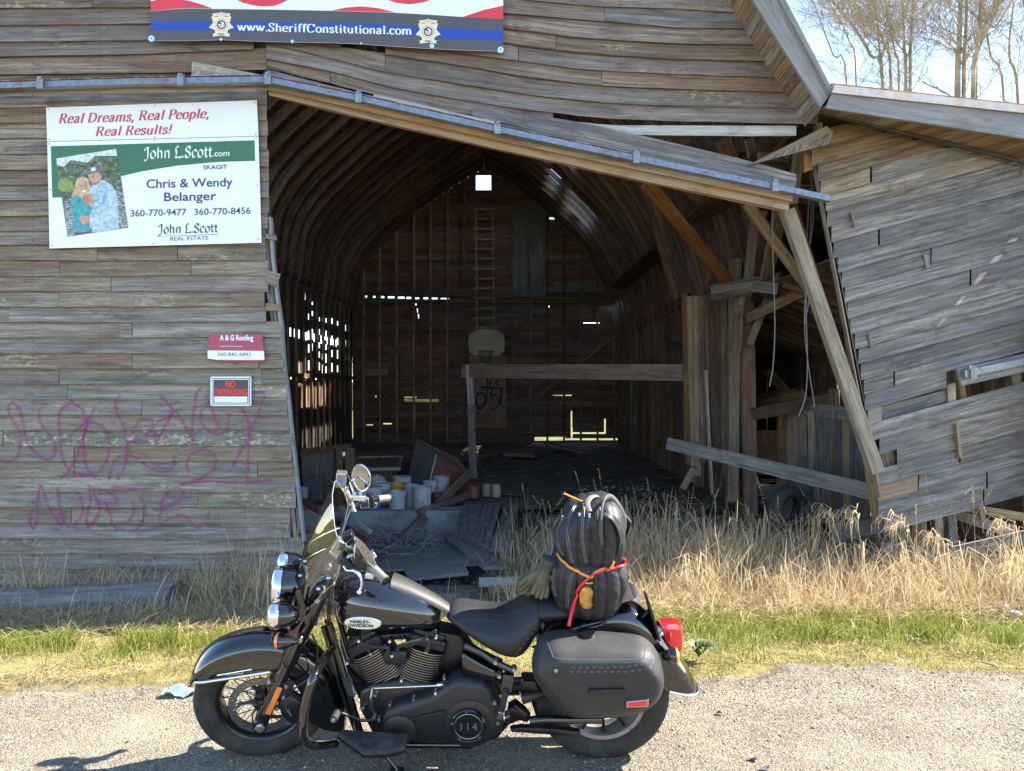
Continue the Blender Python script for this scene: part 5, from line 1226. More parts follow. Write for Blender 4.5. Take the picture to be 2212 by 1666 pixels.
mb = MB(); mb.lathe([(.036, 0), (.034, -.012), (.028, -.035), (.012, -.06)], Mx, 24); o = bp(mb, 'turn_signal', 'gloss', smooth=60); mb = MB(); mb.lathe([(.036, 0), (.033, .010), (.02, .016), (.003, .018)], Mx, 24, False, True); bp(mb, 'signal_lens', 'amber', o, smooth=60)
mb = MB(); mb.beam(Bs(z7(1200, 740), -.02), Bs(z7(1245, 905), -.02), .012, .18, side=(0, 1, 0)); bp(mb, 'licence_plate_holder', 'satin', bevel=.002)
mb = MB(); mb.tube([Bs(z7(1150, 850), -.06), Bs(z7(1200, 800), -.05), Bs(z7(1215, 790), -.03)], .008, 8); bp(mb, 'plate_bracket', 'satin')
mb = MB(); mb.tube(catmull([Bs(z7(985, 800), -.12), Bs(z7(985, 840), -.13), Bs(z7(940, 875), -.14), Bs(z7(870, 890), -.15)], 4), .007, 8); bp(mb, 'rack_strut', 'gloss', smooth=60)
# ---- saddlebag: seven matched outlines from inner wall to outer face
RB = [
 (-.15, [(790, -15), (1000, -5), (1300, 5), (1600, 30), (1765, 50), (1880, 190), (1925, 330), (1940, 480), (1935, 620), (1840, 760), (1600, 830), (1300, 850), (1080, 840), (980, 820), (850, 700), (735, 560), (680, 420), (670, 280), (710, 120)]),
 (-.20, [(785, 20), (1000, 20), (1300, 30), (1600, 60), (1768, 78), (1890, 220), (1935, 350), (1955, 480), (1950, 640), (1855, 790), (1600, 865), (1300, 885), (1080, 872), (980, 850), (840, 720), (715, 560), (662, 420), (655, 290), (695, 150)]),
 (-.27, [(795, 110), (1000, 110), (1300, 125), (1600, 150), (1768, 165), (1885, 245), (1930, 350), (1962, 490), (1955, 640), (1858, 800), (1600, 882), (1300, 898), (1090, 890), (985, 870), (840, 725), (712, 560), (655, 430), (652, 320), (700, 210)]),
 (-.325, [(830, 215), (1010, 225), (1300, 235), (1600, 240), (1772, 235), (1850, 290), (1900, 370), (1958, 500), (1948, 640), (1850, 795), (1600, 880), (1300, 896), (1100, 890), (1000, 865), (850, 720), (725, 560), (672, 450), (680, 370), (745, 290)]),
 (-.352, [(895, 300), (1010, 312), (1300, 318), (1600, 318), (1745, 310), (1790, 340), (1860, 410), (1935, 505), (1925, 640), (1830, 775), (1600, 860), (1300, 876), (1120, 870), (1020, 840), (880, 705), (760, 570), (712, 490), (740, 420), (800, 360)]),
 (-.366, [(930, 345), (1030, 350), (1300, 352), (1600, 352), (1735, 350), (1775, 375), (1835, 435), (1900, 515), (1890, 630), (1800, 750), (1590, 830), (1300, 845), (1140, 838), (1050, 810), (920, 690), (800, 575), (760, 510), (785, 450), (850, 395)]),
 (-.372, [(1000, 420), (1080, 420), (1300, 420), (1560, 420), (1680, 420), (1710, 440), (1760, 480), (1800, 540), (1780, 620), (1700, 700), (1540, 755), (1300, 770), (1190, 760), (1120, 740), (1020, 660), (930, 580), (900, 530), (915, 490), (950, 450)])]
# outlines are traced where each ring sits
rings = [[Bs(z5(*q), yo) for q in pl] for yo, pl in RB]
mb = MB(); mb.loft(rings, True, True, True); sb = bp(mb, 'saddlebag', 'leather_lit', smooth=180, sub=2)
me = sb.data; cr_ = me.attributes.new('crease_edge', 'FLOAT', 'EDGE')
nv = len(rings[0])
for e in me.edges:
    a, b = sorted(e.vertices); ra, rb_ = a // nv, b // nv; ia, ib = a % nv, b % nv
    if ra == rb_ == 4 and ia <= 5 and ib <= 5: cr_.data[e.index].value = 1.0
seam([sb], [(805, 130), (850, 240), (905, 308), (1200, 322), (1500, 322), (1730, 312), (1765, 270), (1770, 160), (1760, 70)], z5, sb, .0022)
seam([sb], [(905, 308), (860, 380), (790, 470)], z5, sb); seam([sb], [(690, 420), (760, 480), (900, 545), (1100, 620), (1300, 672), (1500, 670), (1570, 640), (1640, 560), (1760, 500), (1880, 455), (1920, 330)], z5, sb, .0018)
seam([sb], [(735, 520), (810, 620), (900, 740), (1000, 840)], z5, sb); seam([sb], [(1785, 540), (1840, 600), (1860, 680), (1800, 780), (1680, 850), (1400, 875), (1100, 868)], z5, sb, .0018); seam([sb], [(790, 400), (820, 440), (1000, 465), (1400, 470), (1740, 455), (1850, 400)], z5, sb, .001)
L_ = [(1070 + 67 * i, 392 - (3 if i > 5 else 0), 17, 0) for i in range(8)] + [(1050 + 66 * i, 436, 17, 0) for i in range(9)] + [(1615, 380, 17, -4), (1685, 370, 17, -5), (1745, 362, 14, -7), (1795, 340, 10, -12), (1815, 300, 5, -15), (1817, 255, 4, -14), (1815, 208, 4, -14), (1650, 425, 17, -3), (1715, 417, 17, -6), (1775, 405, 14, -10), (1825, 385, 10, -14), (1848, 345, 6, -15), (1850, 300, 5, -14)]
laces([sb], L_, z5, sb, 'lace')
p, n_ = onto([sb], (898, 425), z5); 
if p: mb = MB(); mb.tube([p - n_ * .003, p + n_ * .002], .008, 12); bp(mb, 'rivet', 'steel', sb)
# moulded logo plate and reflector
def decal(q0, q1, q2, q3, mat, nm, par, th=.006, bev=.002, obj=None):
    pts = [onto([obj or sb], q, z5, off=.0)[0] for q in (q0, q1, q2, q3)]; n_ = onto([obj or sb], q0, z5)[1]
    mb = MB(); mb.box8([pts[0] - n_ * .012, pts[3] - n_ * .012, pts[3] + n_ * th, pts[0] + n_ * th, pts[1] - n_ * .012, pts[2] - n_ * .012, pts[2] + n_ * th, pts[1] + n_ * th]); return bp(mb, nm, mat, par, bevel=bev, smooth=30)
decal((1212, 600), (1562, 592), (1562, 645), (1212, 652), 'satin', 'logo_plate', sb, .003)
decal((1583, 712), (1800, 690), (1800, 762), (1583, 770), 'steel', 'reflector_base', sb, .007, .0015); decal((1590, 715), (1793, 696), (1793, 757), (1590, 765), 'red', 'reflector', sb, .014, .004)
M['redtxt'] = plain('dark red moulding', (.16, .01, .01), .3)
# lock
p, n_ = onto([sb], (1190, 62), z5, off=0)
if p:
    Mx = Matrix.Translation(p) @ n_.to_track_quat('Z', 'Y').to_matrix().to_4x4()
    mb = MB(); mb.lathe([(.037, -.01), (.037, .004), (.030, .009), (.028, .004), (.004, .003)], Mx, 28); lk = bp(mb, 'bag_lock', 'gloss', sb, smooth=50)
    mb = MB(); mb.lathe([(.022, .003), (.022, .012), (.016, .015), (.002, .015)], Mx, 20); mb.box(Mx @ Vector((0, 0, .018)), .022, .007, .008, Mx.to_3x3()); bp(mb, 'lock_barrel', 'chrome', sb, smooth=40)
# right saddlebag behind
mb = MB(); rr_ = [[Vector((p.x, -p.y, p.z)) for p in rg] for rg in rings]; mb.loft([r_[::-1] for r_ in rr_], True, True, True); bp(mb, 'saddlebag', 'leather_lit', smooth=180, sub=1)
# ---- engine
def cyl(b, t, name, rr0):
    B0 = Bs(z3(*b), -.075); T0 = Bs(z3(*t), -.075); B0.y = T0.y = 0; d = T0 - B0; L = d.length; q = d.to_track_quat('Z', 'Y').to_matrix().to_4x4(); Mx = Matrix.Translation(B0) @ q
    mb = MB(); mb.lathe([(.058, -.02), (.058, L + .01)], Mx, 24); n = 15; cyo = bp(mb, name, 'satin', smooth=40)
    for i in range(n):
        z = L * i / (n - 1); r_ = rr0 * (1.0 if i > 1 else .95); mb = MB(); pf = []
        ring = []
        for k in range(32):
            a = 2 * math.pi * k / 32; e = (abs(math.cos(a)) ** 3 + abs(math.sin(a)) ** 3) ** (-1 / 3); ring.append((r_ * e * math.cos(a), r_ * e * math.sin(a)))
        A_ = [Mx @ Vector((x * .72, y * .72, z)) for x, y in ring]; B_ = [Mx @ Vector((x, y, z + .0003)) for x, y in ring]; C_ = [Mx @ Vector((x, y, z + .0030)) for x, y in ring]; D_ = [Mx @ Vector((x * .72, y * .72, z + .0035)) for x, y in ring]
        mb.loft([A_, B_]); mb.cm = 1; mb.loft([B_, C_]); mb.cm = 0; mb.loft([C_, D_])
        o = bp(mb, 'cooling_fin', [M['satin'], M['bright_fin']], cyo)
    return Mx, L, cyo
M1, L1, c1 = cyl((690, 895), (515, 610), 'front_cylinder', .094); M2, L2, c2 = cyl((965, 895), (1060, 580), 'rear_cylinder', .098)
for Mx, L, w_ in ((M1, L1, .17), (M2, L2, .175)):
    mb = MB(); mb.box(Mx @ Vector((0, 0, L + .035)), w_, .15, .055, Mx.to_3x3() @ Matrix.Rotation(R(90 if abs((Mx.to_3x3() @ Vector((1, 0, 0))).y) > .5 else 0), 3, 'Z')); o = bp(mb, 'rocker_box', 'wrinkle', bevel=.012, smooth=40)
    mb = MB(); mb.box(Mx @ Vector((0, 0, L + .07)), w_ * .86, .12, .03, Mx.to_3x3() @ Matrix.Rotation(R(90 if abs((Mx.to_3x3() @ Vector((1, 0, 0))).y) > .5 else 0), 3, 'Z')); bp(mb, 'rocker_cover', 'satin', o, bevel=.01, smooth=40)
def plate(pts, zf, yo, th, mat, nm, bev=.006, par=None, smooth=35, bevel=0):
    P_ = [Bs(zf(*q), yo) for q in pts]; A_ = sum(P_[i].x * P_[(i + 1) % len(P_)].z - P_[(i + 1) % len(P_)].x * P_[i].z for i in range(len(P_)))
    if A_ < 0: P_ = P_[::-1]
    pol = [(p.x, p.z) for p in P_]; Mx = Matrix.Translation((0, yo + th, 0)) @ Matrix(((1, 0, 0, 0), (0, 0, -1, 0), (0, 1, 0, 0), (0, 0, 0, 1)))
    mb = MB(); mb.prism(pol, Mx, th, bev=bev); return bp(mb, nm, mat, par, smooth=smooth, bevel=bevel)
plate([(430, 980), (560, 905), (820, 860), (1090, 900), (1250, 905), (1400, 950), (1420, 1350), (1000, 1440), (700, 1440), (560, 1400), (430, 1150)], z3, -.11, .22, 'satin', 'crankcase', .02)
plate([(655, 610), (690, 590), (860, 590), (875, 620), (872, 690), (850, 718), (680, 725), (660, 690)], z3, -.125, .05, 'wrinkle', 'coil_cover', .01)
for i in range(6):
    mb = MB(); a = Bs(z3(828, 612 + i * 19), -.127); b = Bs(z3(868, 608 + i * 19), -.127); mb.tube([a, b], .003, 6); bp(mb, 'coil_rib', 'wrinkle')
for l in ([(700, 610), (705, 560), (690, 545), (600, 545), (500, 525), (440, 500)], [(795, 590), (800, 545), (830, 530), (930, 500), (1040, 480), (1090, 490), (1092, 540), (1070, 590)], [(455, 520), (500, 560), (540, 610)], [(860, 540), (950, 520), (1080, 440), (1160, 385)]):
    mb = MB(); mb.tube(catmull([Bs(z3(x, y), -.13) for x, y in l], 5), .009 if l[0][1] > 580 else .006, 10); bp(mb, 'spark_lead', 'rubber', smooth=60)
for x, y in ((428, 487), (722, 490), (848, 486), (1160, 455), (540, 607), (317, 697), (830, 862), (1237, 845), (598, 975), (580, 1018), (465, 1130), (1068, 590), (742, 627)):
    p = Bs(z3(x, y), -.13); mb = MB(); mb.tube([p + Vector((0, .03, 0)), p, p + Vector((0, -.005, 0))], [.009, .009, .006], 10); bp(mb, 'engine_bolt', 'chrome', smooth=50)
# primary cover
prim = [(640, 1300), (645, 1230), (680, 1170), (760, 1120), (900, 1080), (1100, 1020), (1210, 960), (1300, 895), (1370, 865), (1480, 880), (1600, 905), (1680, 960), (1740, 1080), (1790, 1200), (1800, 1300), (1780, 1390), (1700, 1455), (1560, 1490), (1200, 1490), (1000, 1480), (800, 1450), (700, 1410), (655, 1360)]
pc = plate(prim, z3, -.19, .10, 'wrinkle', 'primary_cover', .028, smooth=60, bevel=.008)
mb = MB(); p = Bs(z3(815, 1330), -.19); mb.lathe([(.078, -.02), (.074, .006), (.06, .014), (.02, .016)], wheelM(p), 32); bp(mb, 'alternator_bulge', 'wrinkle', pc, smooth=50)
mb = MB(); p = Bs(z3(1480, 1270), -.19); mb.lathe([(.125, -.03), (.118, .004), (.10, .012), (.08, .014)], wheelM(p), 40); bp(mb, 'clutch_bulge', 'wrinkle', pc, smooth=50)
mb = MB(); mb.tube([Bs(z3(830, 1240), -.194), Bs(z3(1240, 1150), -.196)], [.004, .012], 8, flat=.5); bp(mb, 'cover_ridge', 'wrinkle', pc, smooth=60)
dc = Bs(z3(1465, 1290), -.212); DM = wheelM(dc)
mb = MB(); mb.lathe([(.083, -.012), (.083, .002), (.078, .008), (.072, .006), (.01, .006)], DM, 48); db = bp(mb, 'derby_cover', 'gloss', pc, smooth=40)
mb = MB(); mb.tube([DM @ Vector((.062 * math.cos(a), .062 * math.sin(a), .0065)) for a in [2 * math.pi * i / 48 for i in range(48)]], .0011, 6, closed=True); bp(mb, 'cover_ring', 'steel', pc)
for i in range(5):
    a = math.pi / 2 + i * 2 * math.pi / 5 + .1; p = DM @ Vector((.0745 * math.cos(a), .0745 * math.sin(a), .008)); mb = MB(); mb.tube([p, p + Vector((0, -.004, 0))], .0055, 10); bp(mb, 'cover_screw', 'chrome', pc)
t1_ = text_mesh('114', .052, DM @ Matrix.Translation((-.044, -.018, .0068)), M['steel'], 'engine_size_lettering', pc, shear=.0, off=.0, sx=1.0, spacing=1.15)
t2_ = None if True else text_mesh('114', .052, DM @ Matrix.Translation((-.044, -.018, .0076)), M['ink'], 'engine_size_inlay', pc, off=-.0002, spacing=1.15)
for x, y in ((1370, 900), (1597, 933), (1155, 983), (945, 1048), (722, 1103), (619, 1240), (570, 1225), (1722, 1112)):
    p = Bs(z3(x, y), -.175); mb = MB(); mb.tube([p + Vector((0, .03, 0)), p, p + Vector((0, -.006, 0))], [.009, .009, .006], 10); bp(mb, 'cover_bolt', 'chrome', pc, smooth=50)
# side cover, oil tank, frame, belt guard
plate([(1405, 620), (1440, 615), (1560, 690), (1700, 760), (1790, 800), (1800, 850), (1770, 885), (1640, 880), (1480, 840), (1415, 790), (1395, 720)], z3, -.15, .12, 'gloss', 'side_cover', .012)
plate([(405, 430), (490, 460), (455, 575), (400, 600), (340, 560)], z5, -.13, .02, 'gloss', 'frame_gusset', .004)
mb = MB(); mb.tube([Bs(z5(0, 180), -.15), Bs(z5(160, 250), -.155), Bs(z5(300, 345), -.16), Bs(z5(480, 425), -.165)], .016, 10); bp(mb, 'frame_rail', 'gloss', smooth=60)
for x, y in ((305, 347), (487, 418), (342, 483), (298, 742), (322, 938), (417, 872)):
    p = Bs(z5(x, y), -.185); mb = MB(); mb.tube([p + Vector((0, .03, 0)), p, p + Vector((0, -.006, 0))], [.012, .012, .008], 6); bp(mb, 'frame_bolt', 'steel', smooth=50)
for l, r_, yo in (([(148, 320), (215, 560), (300, 850), (395, 1190)], .016, -.07), ([(95, 350), (160, 560), (250, 900), (400, 1330)], .014, -.03), ([(395, 1190), (450, 1370), (560, 1430), (900, 1465), (1500, 1470)], .018, -.09)):
    mb = MB(); mb.tube(catmull([Bs(z3(x, y), yo) for x, y in l], 4), r_, 12); bp(mb, 'frame_tube', 'gloss', smooth=60)
    mb = MB(); mb.tube(catmull([Vector((p.x, -p.y, p.z)) for p in [Bs(z3(x, y), yo) for x, y in l]], 4), r_, 12); bp(mb, 'frame_tube', 'gloss', smooth=60)
for i in range(9):
    a = Bs(z3(300 + i * 7.5, 850 + i * 19), -.085); mb = MB(); mb.tube([a + Vector((-.016, 0, .004)), a + Vector((.016, 0, -.004))], .004, 6); bp(mb, 'shift_cable_coil', 'satin')
plate([(300, 700), (420, 700), (440, 780), (560, 900), (440, 1000), (330, 800)], z3, -.04, .08, 'satin', 'oil_cooler', .004)
for i in range(7):
    mb = MB(); mb.beam(Bs(z3(345 + i * 16, 760 + i * 14), -.055), Bs(z3(415 + i * 16, 980 + i * 12), -.055), .003, .02, side=(0, 1, 0)); bp(mb, 'cooler_fin', 'satin')
plate([(450, 1000), (560, 985), (900, 1000), (1130, 1030), (1150, 1080), (900, 1060), (560, 1035), (460, 1030)], z5, -.15, .03, 'satin', 'belt_guard', .004)
mb = MB(); mb.tube([Bs(z5(640, 915), -.15), Bs(z5(800, 900), -.15), Bs(z5(1120, 900), -.15), Bs(z5(1340, 900), -.14)], .02, 12); bp(mb, 'swingarm', 'gloss', smooth=60)
plate([(540, 620), (580, 530), (700, 530), (720, 620), (640, 628)], z5, -.13, .02, 'satin', 'inner_guard', .004)
plate([(430, 800), (500, 760), (600, 840), (650, 900), (620, 940), (540, 920), (440, 960), (330, 1090), (270, 1110), (400, 960)], z5, -.14, .05, 'satin', 'pivot_bracket', .008)
mb = MB(); mb.lathe([(.02, 0), (.02, .008), (.012, .01)], wheelM(Bs(z5(475, 820), -.15)), 18); bp(mb, 'pivot_cap', 'satin', smooth=50)
mb = MB(); mb.beam(Bs(z5(435, 460), -.17), Bs(z5(405, 620), -.19), .05, .03, side=(0, 1, 0)); bp(mb, 'peg_bracket', 'gloss', bevel=.004)
mb = MB(); mb.tube([Bs(z5(410, 590), -.20), Bs(z5(405, 610), -.20), Bs(z5(370, 800), -.21), Bs(z5(368, 815), -.21)], [.016, .027, .024, .018], 14, flat=.6); pg = bp(mb, 'passenger_peg', 'rubber', smooth=60)
mb = MB(); mb.beam(Bs(z5(362, 820), -.21), Bs(z5(345, 890), -.21), .026, .02, side=(0, 1, 0)); bp(mb, 'peg_tip', 'chrome', pg, bevel=.003)
mb = MB(); mb.tube([Bs(z5(900, 560), -.05), Bs(z5(700, 640), -.1), Bs(z5(560, 690), -.12)], .03, 12); bp(mb, 'shock_absorber', 'satin', smooth=60)
plate([(560, 560), (900, 560), (900, 900), (700, 880), (640, 700)], z5, -.02, .1, 'satin', 'rear_frame', .01)
# engine guard (crash bar), both sides, floorboards, shifter, side stand
gb_ = [(1560, 370, -.10), (1470, 480, -.22), (1375, 650, -.34), (1320, 800, -.37), (1275, 980, -.385), (1250, 1180, -.385), (1262, 1310, -.37), (1330, 1385, -.34), (1450, 1400, -.28), (1600, 1378, -.18)]
pts = catmull([Bs(z1(x, y), yo) for x, y, yo in gb_], 5)
mb = MB(); mb.tube(pts, .0185, 14); eg = bp(mb, 'engine_guard', 'gloss', smooth=60)
mb = MB(); mb.tube([Vector((p.x, -p.y, p.z)) for p in pts], .0185, 14); bp(mb, 'engine_guard', 'gloss', smooth=60)
for sg in (1, -1):
    a = Bs(z3(205, 1410), -.30); b = Bs(z3(872, 1455), -.30); L = b.x - a.x; zf_ = a.z
    pl = [(0.02, -.02), (.10, .04), (L * .45, .07), (L * .8, .055), (L, .02), (L, -.06), (0.0 + .03, -.06), (0, -.04)]
    Mx = Matrix.Translation((a.x, -.30 * sg, zf_ - .02)) @ Matrix.Rotation(R(4), 4, 'Y') @ Matrix.Diagonal((1, -sg, 1, 1))
    mb = MB(); mb.prism(pl if sg == -1 else pl[::-1], Mx, .022, bev=.005); fb_ = bp(mb, 'floorboard', 'rubber', smooth=40)
    mb = MB(); mb.prism([(x * 1.02 - .004, y * 1.06) for x, y in pl], Mx @ Matrix.Translation((0, 0, -.012)), .010); bp(mb, 'board_pan', 'satin', fb_)
    mb = MB(); mb.tube([Mx @ Vector((L * .48 + .03 * math.cos(t), .02 + .022 * math.sin(t), .0225)) for t in [2 * math.pi * i / 24 for i in range(24)]], .0018, 5, closed=True); bp(mb, 'board_emblem', 'satin', fb_)
mb = MB(); mb.tube([Bs(z3(560, 935), -.17), Bs(z3(640, 932), -.17), Bs(z3(1110, 912), -.17), Bs(z3(1170, 908), -.17)], .0042, 8); sr = bp(mb, 'shift_rod', 'chrome', smooth=60)
mb = MB(); mb.tube([Bs(z3(1165, 905), -.17), Bs(z3(1215, 895), -.16), Bs(z3(1240, 920), -.15)], .010, 8); bp(mb, 'shift_joint', 'chrome', sr, smooth=60)
mb = MB(); mb.tube([Bs(z3(560, 925), -.175), Bs(z3(545, 1000), -.175), Bs(z3(545, 1110), -.175), Bs(z3(590, 1180), -.165)], [.010, .014, .013, .009], 10, flat=.7); bp(mb, 'shift_arm', 'chrome', sr, smooth=60)
mb = MB(); mb.tube(catmull([Bs(z3(590, 1225), -.18), Bs(z3(460, 1240), -.2), Bs(z3(340, 1195), -.22), Bs(z3(240, 1165), -.24)], 4), .007, 8); bp(mb, 'shift_lever', 'satin', sr, smooth=60)
mb = MB(); mb.tube([Bs(z3(230, 1160), -.24), Bs(z3(186, 1232), -.31)], .016, 14); bp(mb, 'shift_peg', 'rubber', sr, smooth=50); mb = MB(); a = Bs(z3(185, 1235), -.312); mb.tube([a, a + Vector((0, -.004, 0))], .009, 10); bp(mb, 'peg_cap', 'steel', sr)
sp0 = Bs(z3(560, 1380), -.12)
foot = WBi @ G(858, 1664, .012)
mb = MB(); mb.tube([sp0, sp0.lerp(foot, .5) + Vector((0, -.01, 0)), foot], [.012, .010, .009], 10); ss = bp(mb, 'side_stand', 'gloss', smooth=60)
mb = MB(); mb.box(foot, .06, .035, .008); bp(mb, 'stand_foot', 'satin', ss)
# fill between engine and seat, exhaust on the far side
plate([(1180, 400), (1390, 440), (1500, 620), (1700, 760), (1780, 1000), (1500, 900), (1300, 860), (1200, 700)], z3, -.05, .10, 'satin', 'inner_frame', .01)
plate([(300, 440), (420, 440), (1180, 390), (1200, 470), (900, 480), (450, 500)], z3, -.05, .10, 'satin', 'backbone', .01)
mb = MB(); mb.tube([Vector((-.55, .18, .25)), Vector((.0, .2, .22)), Vector((.55, .21, .24))], .045, 16); bp(mb, 'exhaust_pipe', 'satin', smooth=60)
# ================================================================ lettering tools
def _seg(pts, thick, thin, mode, nib):
    """list of quads for a stroke"""
    q = []
    if mode == 'nib':
        nx, ny = math.cos(nib) * thick / 2, math.sin(nib) * thick / 2
        for (x0, y0), (x1, y1) in zip(pts, pts[1:]): q.append([(x0 - nx, y0 - ny), (x1 - nx, y1 - ny), (x1 + nx, y1 + ny), (x0 + nx, y0 + ny)])
        return q
    L_ = []; 
    for i, (x, y) in enumerate(pts):
        a = pts[max(0, i - 1)]; b = pts[min(len(pts) - 1, i + 1)]; dx, dy = b[0] - a[0], b[1] - a[1]; l_ = math.hypot(dx, dy) or 1
        w_ = (thin + (thick - thin) * (abs(dy) / l_) ** 1.2) / 2; L_.append((x, y, -dy / l_ * w_, dx / l_ * w_))
    for a, b in zip(L_, L_[1:]): q.append([(a[0] - a[2], a[1] - a[3]), (b[0] - b[2], b[1] - b[3]), (b[0] + b[2], b[1] + b[3]), (a[0] + a[2], a[1] + a[3])])
    return q
def _sm(pts, k=4): return [(p.x, p.y) for p in catmull([Vector((x, y, 0)) for x, y in pts], k)]
_S = lambda x, y, w_=.07: [(x - w_, y), (x + w_, y)]
def hump(x0, x1): return [(x0, .32), (x0 + .08, .43), ((x0 + x1) / 2 + .03, .46), (x1 - .02, .41), (x1, .30), (x1, .15), (x1, 0)]
GL = {
 'w': (.72, [[(.06, .45), (.2, .02)], [(.2, .02), (.36, .44)], [(.30, .45), (.48, .02)], [(.48, .02), (.65, .45)]], [_S(.07, .45), _S(.32, .45, .06), _S(.64, .45, .06)]),
 'h': (.56, [[(.13, .68), (.13, .01)], hump(.13, .42)], [_S(.11, .01), _S(.42, .01), _S(.10, .67, .05)]),
 'n': (.56, [[(.13, .45), (.13, .01)], hump(.13, .42)], [_S(.11, .01), _S(.42, .01), _S(.10, .44, .05)]),
 'm': (.84, [[(.13, .45), (.13, .01)], hump(.13, .41), hump(.41, .69)], [_S(.11, .01), _S(.41, .01), _S(.69, .01), _S(.10, .44, .05)]),
 'e': (.47, [_sm([(.40, .25), (.38, .38), (.25, .455), (.11, .38), (.07, .23), (.11, .07), (.25, 0), (.40, .09)]), [(.08, .25), (.40, .25)]], []),
 'r': (.42, [[(.14, .45), (.14, .01)], _sm([(.14, .30), (.2, .41), (.30, .45), (.37, .40)])], [_S(.12, .01, .09), _S(.10, .44, .05)]),
 'i': (.30, [[(.15, .45), (.15, .01)], [(.15, .67), (.15, .57)]], [_S(.15, .01), _S(.11, .44, .05)]),
 'l': (.30, [[(.15, .68), (.15, .01)]], [_S(.15, .01), _S(.11, .67, .05)]),
 'f': (.35, [_sm([(.36, .60), (.29, .68), (.19, .63), (.16, .5)]) + [(.16, .01)], [(.05, .43), (.32, .43)]], [_S(.16, .01)]),
 'C': (.70, [_sm([(.60, .46), (.54, .62), (.38, .68), (.18, .60), (.09, .34), (.18, .07), (.38, 0), (.60, .13)]), [(.61, .68), (.61, .47)]], []),
 'S': (.54, [_sm([(.43, .52), (.38, .64), (.26, .68), (.13, .62), (.11, .51), (.18, .41), (.34, .32), (.43, .21), (.41, .08), (.27, 0), (.13, .04), (.08, .16)]), [(.445, .68), (.445, .5)], [(.07, 0), (.07, .18)]], []),
 'o': (.51, [_sm([(.07, .23), (.11, .08), (.25, 0), (.40, .08), (.44, .23), (.40, .38), (.25, .46), (.11, .38), (.07, .23)])], []),
 's': (.41, [_sm([(.32, .34), (.27, .44), (.18, .46), (.09, .41), (.10, .31), (.20, .25), (.31, .18), (.33, .08), (.24, 0), (.13, .01), (.07, .12)])], []),
 't': (.34, [[(.15, .60), (.15, .10), (.20, .01), (.30, .04)], [(.04, .43), (.30, .43)]], []),
 'u': (.56, [[(.12, .45), (.12, .14), (.18, .02), (.30, .01), (.40, .12)], [(.41, .45), (.41, .01)]], [_S(.09, .44, .05), _S(.38, .44, .05), _S(.44, .01, .05)]),
 'a': (.49, [_sm([(.09, .35), (.14, .43), (.24, .46), (.33, .41)]) + [(.34, .3), (.34, .08), (.42, .02)], _sm([(.34, .28), (.20, .24), (.09, .15), (.11, .03), (.21, .0), (.34, .10)])], []),
 'c': (.44, [_sm([(.38, .34), (.33, .43), (.22, .46), (.10, .38), (.07, .23), (.11, .07), (.22, 0), (.38, .09)])], []),
 'R': (.68, [[(.15, .67), (.15, .01)], _sm([(.15, .66), (.34, .66), (.48, .60), (.48, .44), (.36, .36), (.15, .35)]), [(.32, .36), (.56, .01)]], [_S(.14, .01, .1), _S(.14, .67, .1), _S(.58, .01, .07)]),
 'D': (.72, [[(.15, .67), (.15, .01)], _sm([(.15, .66), (.36, .65), (.56, .54), (.61, .34), (.55, .13), (.36, .02), (.15, .01)])], [_S(.12, .01, .06), _S(.12, .67, .06)]),
 'P': (.58, [[(.15, .67), (.15, .01)], _sm([(.15, .66), (.36, .66), (.50, .58), (.50, .42), (.36, .33), (.15, .33)])], [_S(.15, .01, .1), _S(.13, .67, .08)]),
 'p': (.53, [[(.13, .45), (.13, -.20)], _sm([(.13, .36), (.25, .46), (.40, .38), (.44, .23), (.39, .06), (.25, 0), (.13, .07)])], [_S(.13, -.20, .08), _S(.09, .44, .05)]),
 'J': (.48, [_sm([(.40, .62), (.26, .68), (.10, .60), (.12, .5)]), [(.32, .68), (.34, .4), (.32, .06)] + _sm([(.32, .06), (.22, -.10), (.06, -.08)])], []),
 'L': (.58, [_sm([(.36, .66), (.20, .68), (.14, .52), (.2, .3), (.12, .05)]), [(.10, .07), (.22, .0), (.36, .05), (.54, .0), (.56, .12)]], []),
 '.': (.24, [[(.12, .10), (.12, .0)]], []), ',': (.24, [[(.12, .10), (.13, .0), (.06, -.12)]], []), '!': (.3, [[(.16, .68), (.14, .2)], [(.14, .09), (.14, 0)]], []), ' ': (.26, [], [])}
def stroke_text(body, p0, p1, h, zf, Y, mat, name, parent, thick=.13, thin=.045, shear=0, mode='serif', nib=R(40)):
    """p0,p1: ends of the baseline in picture units; h: height of the capitals"""
    adv = sum(GL[c][0] for c in body); A = P(*zf(*p0), Y); B_ = P(*zf(*p1), Y); ex = (B_ - A) / adv; hh = (P(*zf(p0[0], p0[1] - h), Y) - A) / .68
    up = Vector((0, 0, hh.length)); mb = MB(); x = 0; k = 0
    for c in body:
        a_, sts, ser = GL[c]
        for st_, th_, tn in [(s_, thick, thin) for s_ in sts] + [(s_, .05, .04) for s_ in ser]:
            for q in _seg(st_, th_, tn, mode if th_ > .06 else 'serif', nib):
                k += 1; off = Vector((0, -.00004 * (k % 9), 0))
                if mode == 'nib' and th_ <= .06: continue
                mb.poly([A + ex * (x + px + py * shear) + up * py + off for px, py in q])
        x += a_
    o = mb.build(name, mat, parent); return o
_hb = None
